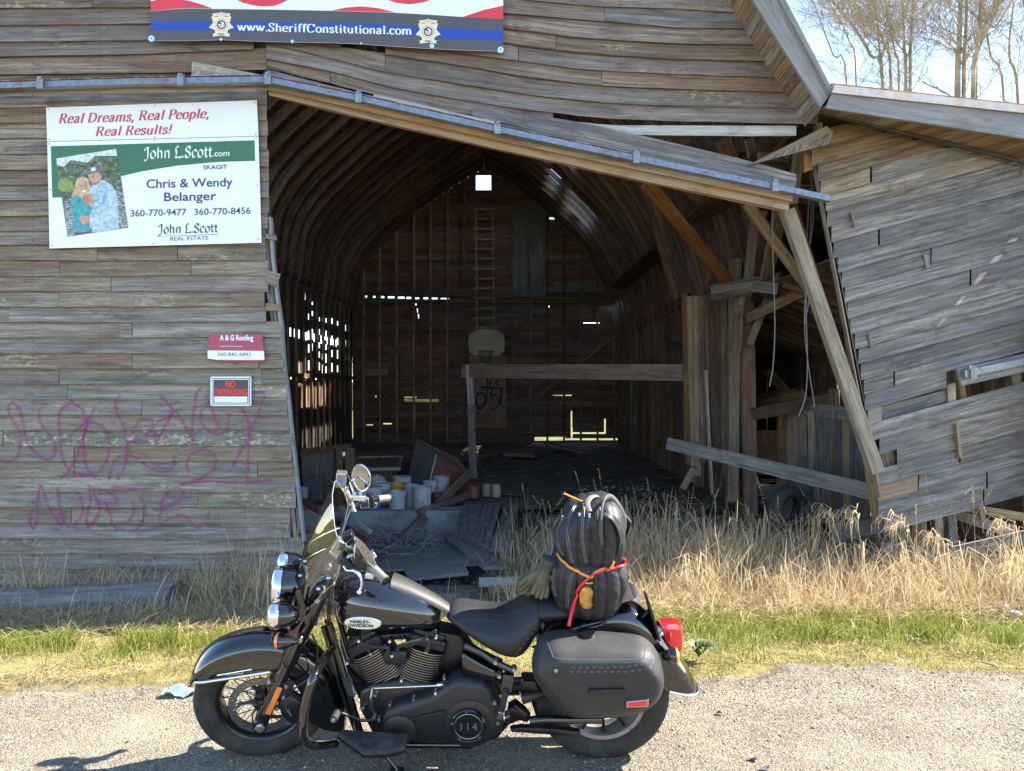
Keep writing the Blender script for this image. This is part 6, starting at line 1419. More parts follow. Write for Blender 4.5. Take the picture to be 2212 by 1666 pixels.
def fit_text(body, p0, p1, h, zf, Y, mat, name, parent, off=0.0, shear=0, ref='H'):
    me = text_mesh(body, 1.0, Matrix.Identity(4), mat, name, parent, off=off, shear=shear, ext=0.0); m_ = me.data
    xs_ = [v.co.x for v in m_.vertices]; x0, x1 = min(xs_), max(xs_)
    A = P(*zf(*p0), Y); B_ = P(*zf(*p1), Y); ex = (B_ - A) / (x1 - x0); hh = (P(*zf(p0[0], p0[1] - h), Y) - A).length / .72
    for v in m_.vertices: x, y = v.co.x - x0, v.co.y; v.co = A + ex * x + Vector((0, 0, hh * y))
    m_.update(); return me
def flat(pts, zf, Y, mat, name, parent, smoothk=0):
    if smoothk: pts = [(p.x, p.y) for p in catmull([Vector((x, y, 0)) for x, y in pts], smoothk, closed=True)]
    mb = MB(); mb.poly([P(*zf(*q), Y) for q in pts]); return mb.build(name, mat, parent)
def panel(pts, zf, Y, th, mat, name, parent):
    q = [P(*zf(*p_), Y) for p_ in pts]; mb = MB(); n = len(q); mb.loft([[p + Vector((0, th, 0)) for p in q], q], True, True, True)
    return mb.build(name, mat, parent)
def ink(name, c, rough=.5): M[name] = plain(name, c, rough, var=.45 if name.startswith('print') else .04, scale=38 if name.startswith('print') else 6); return M[name]
ink('sign white', (.74, .78, .84), .4); ink('sign green', (.03, .14, .075)); ink('sign navy', (.03, .045, .12)); ink('sign red', (.50, .05, .09)); ink('dark green', (.01, .09, .06)); ink('rust', (.3, .14, .07))
# ---- estate agent's sign
zA = zm(0, 350, .5425); YS = 6.645
sg = empty('sign', P(330, 400, YS), 'large white and green real estate sign with a couple portrait on the left wall', 'sign')
def sgp(o): o.matrix_parent_inverse = sg.matrix_world.inverted() if False else Matrix.Translation(-sg.location); o.parent = sg; return o
def child(o, root): o.parent = root; o.matrix_parent_inverse = Matrix.Translation(-root.location); return o
bodyS = child(panel([(347, 398), (1898, 358), (1920, 1138), (364, 1180)], zA, YS, .006, M['sign white'], 'sign_panel', None), sg)
headS = child(panel([(338, 146), (1886, 92), (1898, 354), (346, 394)], zA, YS - .001, .006, M['sign white'], 'sign_panel', None), sg)
def cs(o, par=sg): return child(o, par)
cs(flat([(373, 430), (1870, 386), (1873, 537), (1600, 545), (1300, 572), (1050, 612), (888, 650), (870, 600), (455, 805), (384, 807)], zA, YS - .0015, M['sign green'], 'green_band', None))
cs(flat([(455, 805), (384, 807), (376, 520), (700, 500), (700, 690)], zA, YS - .0016, M['sign green'], 'green_band', None))
cs(stroke_text('Real Dreams,', (425, 262), (985, 245), 70, zA, YS - .003, M['sign red'], 'slogan_lettering', None, .15, .05, .25))
cs(stroke_text('Real People,', (1012, 240), (1535, 222), 70, zA, YS - .003, M['sign red'], 'slogan_lettering', None, .15, .05, .25))
cs(stroke_text('Real Results!', (695, 356), (1258, 338), 68, zA, YS - .003, M['sign red'], 'slogan_lettering', None, .15, .05, .25))
cs(stroke_text('John L.Scott', (1055, 522), (1560, 508), 82, zA, YS - .0035, M['sign white'], 'name_lettering', None, .14, .05, 0, 'nib'))
cs(fit_text('.com', (1560, 505), (1685, 500), 45, zA, YS - .0035, M['sign white'], 'name_lettering', None, .01))
cs(fit_text('SKAGIT', (1492, 600), (1668, 596), 32, zA, YS - .003, M['sign navy'], 'office_lettering', None, .01))
cs(fit_text('Chris & Wendy', (1075, 737), (1708, 722), 66, zA, YS - .003, M['sign navy'], 'agent_lettering', None, .012))
cs(fit_text('Belanger', (1205, 833), (1588, 824), 66, zA, YS - .003, M['sign navy'], 'agent_lettering', None, .012))
cs(fit_text('360-770-9477', (958, 946), (1368, 936), 50, zA, YS - .003, M['sign navy'], 'phone_lettering', None, .008))
cs(fit_text('360-770-8456', (1426, 936), (1840, 925), 50, zA, YS - .003, M['sign navy'], 'phone_lettering', None, .008))
cs(stroke_text('John L.Scott', (1160, 1072), (1600, 1060), 66, zA, YS - .003, M['dark green'], 'name_lettering', None, .14, .05, 0, 'nib'))
cs(flat([(1152, 1090), (1600, 1076), (1600, 1079), (1152, 1093)], zA, YS - .003, M['sign navy'], 'rule_line', None))
cs(fit_text('REAL ESTATE', (1250, 1123), (1530, 1115), 28, zA, YS - .003, M['sign navy'], 'company_lettering', None, .0))
for x, y in ((356, 157), (1138, 129), (1870, 107), (364, 382), (1136, 364), (1879, 342), (361, 412), (1137, 387), (1881, 373), (370, 748), (1889, 715), (382, 1158), (1127, 1145), (1900, 1114)):
    p = P(*zA(x, y), YS - .003); mb = MB(); mb.tube([p, p + Vector((0, -.003, 0))], .005, 8); cs(mb.build('screw', M['ink'], None))
# printed photograph (flat)
s = NT('printed woodland'); tc = s.n('ShaderNodeTexCoord').outputs['Object']
c = s.ramp(s.noise(tc, 22, 7, .75, .5), [(.3, (.012, .02, .018)), (.46, (.05, .08, .045)), (.56, (.14, .18, .09)), (.66, (.38, .42, .3)), (.75, (.66, .72, .7))]); s.bsdf(c, .5); M['print_trees'] = s.mat
s = NT('printed river'); tc = s.n('ShaderNodeTexCoord').outputs['Object']
c = s.ramp(s.noise(s.mapping(tc, (1, 1, 2.6)), 30, 6, .8), [(.36, (.03, .035, .03)), (.5, (.16, .17, .16)), (.6, (.6, .63, .64))]); s.bsdf(c, .5); M['print_river'] = s.mat
ph = cs(flat([(411, 513), (856, 444), (942, 1028), (496, 1094)], zA, YS - .0025, M['print_trees'], 'printed_photo', None))
def pp(pts, mat, k=3, lift=1): return child(flat(pts, zA, YS - .0025 - .0005 * lift, mat, 'printed_shape', None, k), sg)
pp([(413, 520), (852, 450), (860, 500), (700, 500), (640, 550), (520, 530), (470, 580), (420, 570)], ink('print sky', (.55, .66, .70)), 0, .3)
pp([(470, 830), (560, 800), (870, 760), (905, 780), (941, 1026), (497, 1092)], M['print_river'], 0, .5); pp([(425, 700), (480, 660), (530, 700), (540, 750), (450, 760)], ink('print bush', (.2, .28, .07)), 3, .6)
pp([(660, 740), (700, 700), (750, 680), (800, 700), (850, 760), (868, 870), (870, 1010), (868, 1038), (690, 1062), (680, 1000), (650, 960), (655, 850)], ink('print shirt', (.36, .50, .58)), 2, 1)
pp([(770, 760), (790, 800), (740, 880), (735, 890)], ink('print shirt fold', (.24, .36, .45)), 2, 1.3)
pp([(648, 640), (690, 620), (738, 628), (742, 670), (725, 705), (690, 716), (665, 690)], ink('print skin', (.50, .27, .18)), 3, 1.4)
pp([(678, 684), (720, 678), (722, 700), (695, 714), (680, 702)], ink('print beard', (.27, .17, .12)), 3, 1.6); pp([(688, 684), (712, 680), (712, 686), (690, 690)], M['sign white'], 0, 1.7)
pp([(634, 620), (650, 590), (690, 573), (728, 582), (740, 622), (690, 620), (652, 640), (636, 640)], ink('print cap', (.10, .13, .18)), 2, 1.8); pp([(668, 590), (700, 583), (702, 608), (672, 614)], M['sign white'], 0, 1.9)
pp([(530, 800), (548, 740), (560, 680), (600, 655), (645, 670), (660, 730), (655, 780), (640, 800), (600, 820)], ink('print hair', (.52, .36, .19)), 3, 1.5)
pp([(582, 700), (610, 678), (640, 695), (645, 750), (625, 782), (600, 775), (582, 740)], M['print skin'], 3, 2); pp([(600, 756), (632, 750), (625, 768), (608, 770)], M['sign white'], 0, 2.2)
for a, b in ((597, 722), (625, 717), (680, 655), (712, 650)): pp([(a - 5, b), (a, b - 3), (a + 6, b), (a, b + 3)], M['ink'], 0, 2.3)
pp([(518, 830), (545, 800), (590, 795), (620, 840), (660, 850), (690, 880), (650, 950), (660, 1060), (540, 1060), (535, 950), (525, 900)], ink('print denim', (.05, .30, .33)), 2, 1.9)
pp([(605, 800), (645, 790), (650, 840), (625, 850)], ink('print coral', (.55, .16, .1)), 2, 2.1); pp([(655, 790), (680, 780), (690, 830), (680, 880), (655, 860)], M['print skin'], 3, 2.4); pp([(585, 950), (620, 940), (655, 955), (655, 985), (620, 1005), (585, 980)], M['print skin'], 3, 2.4)
pp([(655, 960), (740, 945), (830, 870), (860, 890), (860, 930), (760, 985), (660, 1000)], ink('print sleeve', (.42, .56, .64)), 2, 2.2)
pp([(545, 1062), (660, 1055), (662, 1068), (548, 1084)], ink('print hem', (.12, .08, .08)), 0, 2)
# ---- roofing sign and warning sign
zC = zm(800, 1300, .21)
g2 = empty('sign', P(*zC(670, 400), YS), 'small maroon and white roofing company sign with curled edges, above the warning sign', 'sign')
c2_ = lambda o: child(o, g2)
c2_(panel([(160, 148), (1180, 150), (1165, 260), (1200, 460), (1212, 655), (1100, 672), (640, 668), (380, 660), (130, 615), (135, 460), (150, 200)], zC, YS, .004, ink('maroon', (.36, .055, .10)), 'sign_panel', None))
c2_(flat([(130, 462), (1196, 470), (1208, 638), (900, 640), (640, 640), (300, 636), (131, 612)], zC, YS - .0012, M['sign white'], 'white_band', None))
c2_(fit_text('A & G Roofing', (358, 266), (995, 268), 100, zC, YS - .002, M['sign white'], 'lettering', None, .03)); c2_(fit_text('360-842-6892', (315, 565), (955, 570), 70, zC, YS - .0025, ink('slate blue', (.05, .09, .16)), 'lettering', None, .004))
c2_(fit_text('Licensed, bonded, and insured', (362, 388), (715, 388), 16, zC, YS - .002, M['sign white'], 'lettering', None, .03)); c2_(fit_text('LIC #', (728, 390), (785, 390), 16, zC, YS - .002, M['sign white'], 'lettering', None, .03))
g3 = empty('sign', P(*zC(570, 1235), YS), 'black and white no trespassing sign with red letters on the left wall', 'sign')
c3_ = lambda o: child(o, g3)
def rrect(x0, y0, x1, y1, r_): return [(x0 + r_ - r_ * math.cos(a), y0 + r_ - r_ * math.sin(a)) for a in (0, .5, 1.05, 1.57)] + [(x1 - r_ + r_ * math.sin(a), y0 + r_ - r_ * math.cos(a)) for a in (0, .5, 1.05, 1.57)] + [(x1 - r_ + r_ * math.cos(a), y1 - r_ + r_ * math.sin(a)) for a in (0, .5, 1.05, 1.57)] + [(x0 + r_ - r_ * math.sin(a), y1 - r_ + r_ * math.cos(a)) for a in (0, .5, 1.05, 1.57)]
c3_(panel(rrect(183, 957, 957, 1515, 20), zC, YS, .003, M['sign white'], 'sign_panel', None))
c3_(flat(rrect(210, 985, 935, 1487, 20), zC, YS - .001, M['sign navy'], 'frame_line', None)); c3_(flat(rrect(222, 1000, 918, 1475, 12), zC, YS - .0015, M['sign white'], 'frame_line', None)); c3_(flat(rrect(238, 1015, 903, 1462, 8), zC, YS - .002, ink('sign black', (.055, .052, .05)), 'sign_field', None))
c3_(fit_text('NO', (472, 1162), (655, 1162), 128, zC, YS - .003, ink('signal red', (.80, .035, .03)), 'lettering', None, .035)); c3_(fit_text('TRESPASSING', (255, 1312), (885, 1312), 122, zC, YS - .003, M['signal red'], 'lettering', None, .03)); c3_(flat(rrect(255, 1335, 885, 1450, 8), zC, YS - .003, M['sign white'], 'blank_field', None))
for x, y in ((203, 980), (935, 978), (207, 1500), (933, 1497)):
    p = P(*zC(x, y), YS - .002); mb = MB(); mb.tube([p, p + Vector((0, -.003, 0))], .004, 8); c3_(mb.build('nail', M['rust'], None))
# ---- banner
zB = zm(0, 0, .94937); YBn = 6.60
g4 = empty('banner', P(700, 60, YBn), 'long vinyl banner in red, white, blue and charcoal nailed above the door track', 'banner'); c4 = lambda o: child(o, g4)
bot = [(633, 172), (780, 172), (930, 168), (1080, 174), (1230, 178), (1380, 180), (1515, 186), (1660, 196), (1820, 206), (1960, 212), (2112, 216)]
M['vinyl'] = plain('white vinyl', (.72, .76, .82), .35, var=.05, scale=3); ink('banner red', (.62, .035, .045), .35); ink('banner charcoal', (.075, .07, .068), .3); ink('banner blue', (.012, .05, .34), .35)
c4(panel([(633, -110), (2112, -110)] + bot[::-1], zB, YBn, .002, M['vinyl'], 'banner_sheet', None))
c4(flat([(633, 48), (720, 40), (800, 36), (893, 38), (1150, 41), (1400, 46), (1655, 54), (1800, 62), (1950, 72), (2112, 79)] + [(x, y - 1) for x, y in bot[::-1]], zB, YBn - .001, M['banner charcoal'], 'charcoal_band', None))
c4(flat([(633, 90), (780, 86), (960, 90), (1180, 93), (1400, 96), (1560, 99), (1740, 112), (1900, 119), (2112, 129), (2112, 172), (1900, 163), (1740, 153), (1560, 138), (1400, 136), (960, 131), (780, 124), (633, 127)], zB, YBn - .002, M['banner blue'], 'blue_stripe', None))
for q in ([(633, 47), (720, 38), (800, 34), (892, 36), (850, 20), (790, 3), (740, -6), (690, -8), (633, 5)], [(985, -5), (1020, 12), (1060, 22), (1100, 27), (1150, 25), (1185, 12), (1214, -5)], [(1393, 44), (1450, 32), (1520, 27), (1590, 35), (1657, 52), (1520, 48)], [(1616, -5), (1660, 11), (1720, 18), (1780, 9), (1818, -5)], [(1943, 71), (2030, 42), (2112, 24), (2112, 78), (2030, 75)], [(633, -60), (800, -80), (1000, -50), (1200, -70), (1500, -45), (1800, -75), (2112, -40), (2112, -110), (633, -110)]):
    c4(flat(q, zB, YBn - .0022, M['banner red'], 'red_stripe', None))
c4(stroke_text('www.SheriffConstitutional.com', (996, 129), (1730, 146), 34, zB, YBn - .004, M['vinyl'], 'web_address_lettering', None, .14, .05))
ink('badge cream', (.70, .62, .42), .4); ink('badge gold', (.55, .42, .2), .4)
for bx, by in ((929, 104), (1797, 133)):
    star = []
    for i in range(14):
        a = -math.pi / 2 + i * math.pi / 7 + .0; r_ = 55 if i % 2 == 0 else 36; star.append((bx + r_ * math.cos(a) * .98, by + r_ * math.sin(a)))
    c4(flat(star, zB, YBn - .003, M['badge cream'], 'badge', None))
    def circ(r_, mt, l_, nm='badge_ring'): c4(flat([(bx + r_ * math.cos(a), by + r_ * math.sin(a)) for a in [2 * math.pi * i / 24 for i in range(24)]], zB, YBn - .003 - .0006 * l_, mt, nm, None))
    circ(27, M['badge gold'], 1); circ(24, M['badge cream'], 2); circ(19, M['ink'], 3); circ(13.5, M['sign white'], 4)
    for k in range(3): c4(flat([(bx - 12 + k * 2, by + 1 + k * 4), (bx + 12 - k * 2, by - 3 + k * 4), (bx + 12 - k * 2, by - 1 + k * 4), (bx - 12 + k * 2, by + 3 + k * 4)], zB, YBn - .006, M['banner red'], 'badge_flag', None))
    c4(flat([(bx - 12, by - 4), (bx - 10, by - 10), (bx - 2, by - 12), (bx + 2, by - 4), (bx - 4, by - 2)], zB, YBn - .0063, M['sign navy'], 'badge_flag', None))
    for yy, w_ in ((-42, 40), (42, 38)):
        c4(flat([(bx - w_, by + yy - 4), (bx - w_ * .7, by + yy - 6), (bx, by + yy - 9), (bx + w_ * .7, by + yy - 6), (bx + w_, by + yy - 4), (bx + w_ * .85, by + yy + 3), (bx + w_, by + yy + 9), (bx + w_ * .6, by + yy + 7), (bx, by + yy + 5), (bx - w_ * .6, by + yy + 7), (bx - w_, by + yy + 9), (bx - w_ * .85, by + yy + 3)], zB, YBn - .0052, M['badge cream'], 'badge_ribbon', None))
    c4(fit_text('PEER', (bx - 14, by + 44), (bx + 14, by + 45), 8, zB, YBn - .0062, M['ink'], 'badge_lettering', None, .02)); c4(fit_text('CONSTITUTIONAL', (bx - 26, by - 40), (bx + 26, by - 40), 6, zB, YBn - .0062, M['badge gold'], 'badge_lettering', None, .02))
M['cap_blue'] = ink('pale washer', (.42, .68, .86), .4)
for x, y, r_ in ((636, 163, 13), (928, 166, 6), (1227, 175, 7), (1515, 183, 4), (1813, 194, 10), (2101, 210, 13)):
    p = P(*zB(x, y), YBn - .004); rad = r_ * .5147 * YBn / 1600; mb = MB(); mb.tube([p + Vector((0, .003, 0)), p + Vector((0, -.004, 0)), p + Vector((0, -.006, 0))], [rad, rad, rad * .8], 16); o = c4(mb.build('fixing_washer', M['cap_blue'], None)); 
    mb = MB(); mb.tube([p + Vector((0, -.006, 0)), p + Vector((0, -.009, 0))], rad * .22, 8); c4(mb.build('screw', M['sign navy'], None))
# ---- spray paint on the left wall, laid on each board's own slope
zD = zm(0, 1250, .630)
s = NT('magenta spray paint'); geo = s.n('ShaderNodeNewGeometry').outputs['Position']
uvn = s.n('ShaderNodeSeparateXYZ'); s.l(s.n('ShaderNodeUVMap').outputs[0], uvn.inputs[0])
edge_ = s.math('SUBTRACT', 1.0, s.math('ABSOLUTE', s.math('SUBTRACT', s.math('MULTIPLY', uvn.outputs[1], 2.), 1.)))
cov = s.math('MULTIPLY', s.ramp(edge_, [(0, 0), (.55, 1)]), s.ramp(s.noise(s.mapping(geo, (6, 6, 90)), 1, 5, .7), [(.36, .2), (.55, .92)]))
b = s.bsdf((.34, .025, .19), .7); s.l(s.math('MULTIPLY', cov, .62), b.inputs['Alpha']); M['spray'] = s.mat
s2 = NT('black spray paint'); b = s2.bsdf((.012, .012, .012), .7); M['spray_black'] = s2.mat
def board_y(v):
    t = ((v - v0) / rowh) % 1.0; return lerp(YF - .008, YF - .036, t) - .004
GR = [[(0, 915), (40, 940), (100, 910), (125, 840), (115, 740), (70, 660), (50, 600), (70, 565), (120, 600), (145, 700), (170, 810), (230, 890), (300, 920), (345, 880), (330, 800), (260, 700), (245, 630), (270, 580), (300, 575)],
 [(445, 515), (455, 560), (510, 600), (545, 680), (530, 760), (490, 880), (440, 980), (380, 1050)], [(600, 590), (560, 660), (520, 700), (430, 780), (390, 790), (370, 700), (380, 620), (420, 580), (470, 570), (510, 600)],
 [(380, 790), (385, 880), (420, 970), (480, 1015), (550, 1020), (630, 990), (680, 900), (685, 800), (650, 720), (600, 690), (560, 690), (530, 760), (530, 880), (550, 980), (600, 1040)],
 [(760, 510), (730, 550), (735, 620), (770, 690), (790, 760), (800, 850), (790, 950), (740, 1050)], [(690, 1050), (700, 980), (740, 910), (820, 895), (880, 930), (950, 975), (1030, 1000), (1080, 980), (1100, 930), (1095, 895)],
 [(840, 760), (850, 710), (900, 670), (955, 675), (965, 720), (920, 770), (990, 770), (1030, 765)], [(1010, 515), (1080, 590), (1150, 680), (1220, 800), (1215, 720), (1225, 600), (1245, 500), (1280, 465)],
 [(1090, 625), (1060, 680), (1020, 750), (990, 830)], [(985, 690), (1090, 640)], [(795, 820), (890, 795)], [(1330, 590), (1280, 600), (1270, 680), (1310, 740), (1380, 765), (1430, 730), (1450, 630)], [(1300, 510), (1345, 620), (1390, 740)],
 [(1600, 500), (1670, 500), (1640, 600), (1590, 720), (1570, 790), (1520, 870), (1470, 970)], [(1520, 590), (1570, 690), (1570, 900), (1560, 1090)], [(1190, 1010), (1180, 950), (1210, 890), (1280, 860), (1340, 880), (1365, 930), (1330, 1000), (1250, 1050), (1140, 1080)],
 [(1140, 1080), (1300, 1060), (1560, 1070), (1715, 1045)], [(250, 1080), (235, 1180), (230, 1300), (210, 1360), (185, 1320), (185, 1260)], [(255, 1080), (290, 1180), (340, 1290), (390, 1340), (375, 1240), (360, 1100)], [(400, 1250), (412, 1335), (460, 1340), (520, 1260), (500, 1150), (450, 1120)],
 [(560, 1080), (570, 1180), (545, 1290), (560, 1350), (625, 1260), (610, 1180), (575, 1090)], [(600, 1100), (680, 1130), (740, 1170), (720, 1195), (640, 1190), (600, 1170)], [(660, 1190), (690, 1260), (720, 1350), (790, 1360)], [(840, 1180), (840, 1260), (800, 1330)], [(880, 1160), (915, 1220), (900, 1300), (860, 1370)],
 [(700, 1095), (840, 1108), (970, 1105)], [(1010, 1350), (1010, 1250), (1040, 1150), (1100, 1105), (1150, 1120), (1140, 1180), (1060, 1220), (1020, 1245)], [(1030, 1325), (1080, 1290), (1150, 1275), (1200, 1310), (1230, 1350), (1290, 1330), (1325, 1250)]]
def spray(strokes, zf, wpx, yfun, mat, nm, k=10):
    mb = MB()
    for st_ in strokes:
        pts = catmull([Vector((*zf(x, y), 0)) for x, y in st_], k); L_ = []
        for i, p in enumerate(pts):
            d = pts[min(i + 1, len(pts) - 1)] - pts[max(i - 1, 0)]; d = d.normalized() if d.length > 0 else Vector((1, 0, 0)); w_ = wpx * (1 + .25 * math.sin(i * .9)) / 2
            L_.append((p, Vector((-d.y, d.x, 0)) * w_))
        for i in range(len(L_) - 1):
            (a, na), (b_, nb) = L_[i], L_[i + 1]; q = [a - na, b_ - nb, b_ + nb, a + na]
            mb.quad(*[P(t.x, t.y, yfun(t.y)) for t in q], uv=[(0, 0), (0, 0), (0, 1), (0, 1)])
    return mb.build(nm, mat)
o = spray(GR, zD, 7.4, board_y, M['spray'], 'graffiti'); tag(o, 'magenta spray painted graffiti scrawl low on the left wall boards', 'graffiti')

# ================================================================ things inside and in front of the barn
def thing(o, label, cat, group=None): return tag(o, label, cat, group)
BK = lambda: None
def bucket(u, v, wpx, htop, col, label, dirty=.5, lid=False, cat='bucket', tilt=None, z=.012, rim=True, band=None):
    Y = (H - z) * F / (v - CY); r_ = wpx * Y / F / 2; h_ = (v - htop) * Y / F * .97 - r_ * .12
    base = P(u, v, Y + r_); base.z = z
    m_ = plain('bucket ' + label[:18], col, .45, var=.1, scale=9, dirt=(.16, .14, .12), dirt_amt=dirty)
    root = empty('bucket' if cat == 'bucket' else 'paint_can', base, label, cat, 'old buckets and cans on the barn floor', rot=tilt)
    mb = MB(); rb = r_ * (.86 if cat == 'bucket' else 1)
    prof = [(rb * .9, 0), (rb, .004), (lerp(rb, r_, .72), h_ * .72)] + ([(r_ * 1.04, h_ * .73), (r_ * 1.04, h_ * .75), (r_ * .97, h_ * .76), (r_ * .985, h_ * .83), (r_ * 1.05, h_ * .84), (r_ * 1.05, h_ * .86), (r_ * .98, h_ * .87)] if rim else []) + [(r_, h_ * .97), (r_ * 1.04, h_ * .97), (r_ * 1.04, h_), (r_ * .96, h_), (r_ * .94, h_ * .8), (r_ * .85, h_ * .3), (r_ * .05, h_ * .28)]
    mb.lathe(prof, Matrix.Identity(4), 28, True, False); mb.build('shell', m_, root, smooth=35)
    if lid: mb = MB(); mb.lathe([(r_ * 1.02, h_ - .004), (r_ * 1.06, h_ + .004), (r_ * 1.03, h_ + .014), (r_ * .9, h_ + .008), (.002, h_ + .008)], Matrix.Identity(4), 28, False, True); mb.build('lid', m_, root, smooth=35)
    if rim:
        mb = MB(); pts = [Vector((r_ * 1.05 * math.cos(a), -abs(r_ * 1.07 * math.sin(a)), h_ * .8 - .35 * h_ * math.sin(a) * (1 if not lid else .6))) for a in [math.pi * i / 14 for i in range(15)]]; mb.tube(pts, .0022, 5); mb.build('handle', M['steel'], root)
    if band: mb = MB(); mb.lathe([(lerp(rb, r_, .1) + .0015, h_ * .02), (lerp(rb, r_, .35) + .0015, h_ * .36)], Matrix.Identity(4), 24, False, False); mb.build('label', plain('blue label', band, .5), root, smooth=60)
    return root
WHT = (.46, .50, .54)
bucket(804, 1104, 46, 1052, WHT, 'white bucket with a blue label band, leftmost in the front row', lid=True, band=(.03, .14, .38), dirty=.35)
bucket(822, 1094, 44, 1044, WHT, 'white bucket standing just behind the blue banded one', lid=True)
bucket(858, 1102, 40, 1060, WHT, 'short clean white open bucket with a wire handle in the front row', dirty=.15)
bucket(861, 1090, 38, 1042, (.62, .36, .05), 'yellow bucket behind the short white one', dirty=.25)
bucket(890, 1096, 34, 1046, WHT, 'white bucket squeezed between the yellow one and the scuffed one')
bucket(912, 1104, 43, 1050, (.46, .48, .50), 'tall white bucket with torn label and dark scuffs in the front row', dirty=.8)
bucket(929, 1082, 33, 1038, WHT, 'open white bucket behind the scuffed one')
bucket(952, 1078, 38, 1028, (.42, .38, .40), 'pinkish stained bucket at the right end of the back row', dirty=.6)
bucket(868, 1078, 42, 1030, WHT, 'lidded white bucket at the back, behind the yellow one', lid=True)
bucket(944, 1090, 24, 1064, (.13, .05, .045), 'short dark red can beside the scuffed bucket', cat='paint can', rim=False)
bucket(1022, 1078, 27, 1050, (.22, .07, .05), 'rusty red can with a pale lid under the upright post', cat='paint can', rim=False, lid=True)
bucket(1052, 1074, 23, 1046, (.33, .22, .17), 'rust streaked pale can right of the upright post', cat='paint can', rim=False, dirty=.9)
bucket(1072, 1076, 20, 1047, (.36, .36, .30), 'cream can at the right end of the row', cat='paint can', rim=False, dirty=.6)
bucket(656, 1078, 20, 1052, (.35, .42, .5), 'grey and blue bucket half hidden behind the left wall', dirty=.5)
bucket(1546, 1070, 26, 1042, (.5, .52, .54), 'white bucket in the dry grass between the two right posts')
bucket(1652, 1072, 30, 1046, (.42, .45, .50), 'wide white bucket right of the reddish post')
bucket(1536, 1018, 14, 1003, (.5, .5, .5), 'small white tub on the shaded floor far right', rim=False)
# can on its side, disc lid leaning
c = P(690, 1078, 11.6); root = empty('paint_can', c, 'rusty can lying on its side near the left wall', 'paint can', 'old buckets and cans on the barn floor', rot=(0, R(82), R(-30)))
mb = MB(); mb.lathe([(.09, -.1), (.092, -.1), (.092, .1), (.085, .1), (.08, .02), (.002, .02)], Matrix.Identity(4), 24, True, False); mb.build('shell', plain('rusty can', (.22, .15, .11), .6, dirt=(.1, .04, .03)), root, smooth=35)
c = P(814, 1046, 11.0); root = empty('loose_lid', c, 'round dirty bucket lid propped upright behind the front buckets', 'lid', rot=(R(74), R(8), R(12)))
mb = MB(); mb.lathe([(.14, 0), (.146, .006), (.14, .016), (.128, .012), (.12, .004), (.002, .004)], Matrix.Identity(4), 28, True, True); mb.build('disc', plain('smeared lid', (.3, .32, .33), .6, dirt=(.05, .05, .05), dirt_amt=.9, scale=30), root, smooth=35)
# tipped sink counter, red board
def slabw(name, q, mt, th, label=None, cat=None, group=None, par=None, bevel=0):
    """real slab from four world corners"""
    a, b, c_, d = [Vector(p) for p in q]; n = (b - a).cross(d - a).normalized() * th; mb = MB(); mb.box8([a, b, b + n, a + n, d, c_, c_ + n, d + n]); o = mb.build(name, M[mt] if isinstance(mt, str) else mt, par, bevel=bevel)
    if label: tag(o, label, cat, group)
    return o
M['redboard'] = plain('worn red board', (.19, .055, .04), .7, var=.25, scale=3, dirt=(.12, .07, .06), dirt_amt=.6); M['mossy'] = plain('mossy grey laminate', (.085, .10, .085), .7, var=.3, scale=5, dirt=(.04, .05, .03))
root = empty('counter', P(940, 1080, 11.4), 'tipped red counter box with a mossy grey top and tap, leaning on the post', 'counter')
q = [P(902, 945, 12.0), P(940, 972, 11.6), P(928 - 2, 1108 - 12, 11.2), P(878, 1083 - 3, 11.9)]
child(slabw('counter_top', [P(900, 946, 12.1), P(942, 985, 11.7), P(912, 1107 - 4, 11.5), P(874, 1062, 11.9)], 'mossy', .04), root)
child(slabw('side_board', [P(943, 983, 11.75), P(1020, 1040, 12.3), P(1010, 1098, 12.1), P(917, 1100, 11.6)], 'redboard', .03), root)
child(slabw('back_board', [P(903, 948, 12.3), P(990, 990, 12.8), P(1018, 1030, 12.7), P(943, 984, 12.0)], 'brown', .03), root)
mb = MB(); a = P(888, 1060, 11.65); mb.tube(catmull([a, a + Vector((.0, -.05, .03)), a + Vector((.03, -.06, .1)), a + Vector((.05, -.05, .1))], 4), .016, 8); mb.box(a, .09, .05, .04); child(mb.build('tap', M['chrome'], smooth=50), root)
mb = MB(); mb.beam(P(943, 982, 11.6), P(912, 1104, 11.35), .02, .02); child(mb.build('edge_strip', M['whiteboard']), root)
# glazed frame and box behind, arched panel, dark sheet, rubble sheets
root = empty('window_frame', P(800, 1010, 12.6), 'old window sash lying on a brown box behind the buckets', 'window frame')
zz = [(757, 1015), (866, 1015), (858, 988), (770, 990)]; W_ = [P(757, 1014, 12.2), P(862, 1013, 12.2), P(868, 987, 14.4), P(772, 989, 14.4)]
for a, b in ((0, 1), (1, 2), (2, 3), (3, 0)): mb = MB(); mb.beam(W_[a], W_[b], .05, .05, side=(0, 0, 1)); child(mb.build('rail', M['whiteboard']), root)
child(slabw('pane', [w_ + Vector((0, 0, -.01)) for w_ in W_], plain('dusty orange pane', (.16, .07, .045), .35), .006), root)
mb = MB(); mb.beam((W_[0] + W_[1]) / 2, (W_[2] + W_[3]) / 2, .03, .03, side=(0, 0, 1)); child(mb.build('muntin', M['brown']), root)
root = empty('crate', P(805, 1060, 12.4), 'dark brown box under the old window sash', 'crate'); a = P(757, 1018, 12.3); b = P(862, 1018, 12.3)
for q in ([a, b, b - Vector((0, 0, a.z)), a - Vector((0, 0, a.z))],): child(slabw('front_board', [Vector(p) for p in q], 'brown', .03), root)
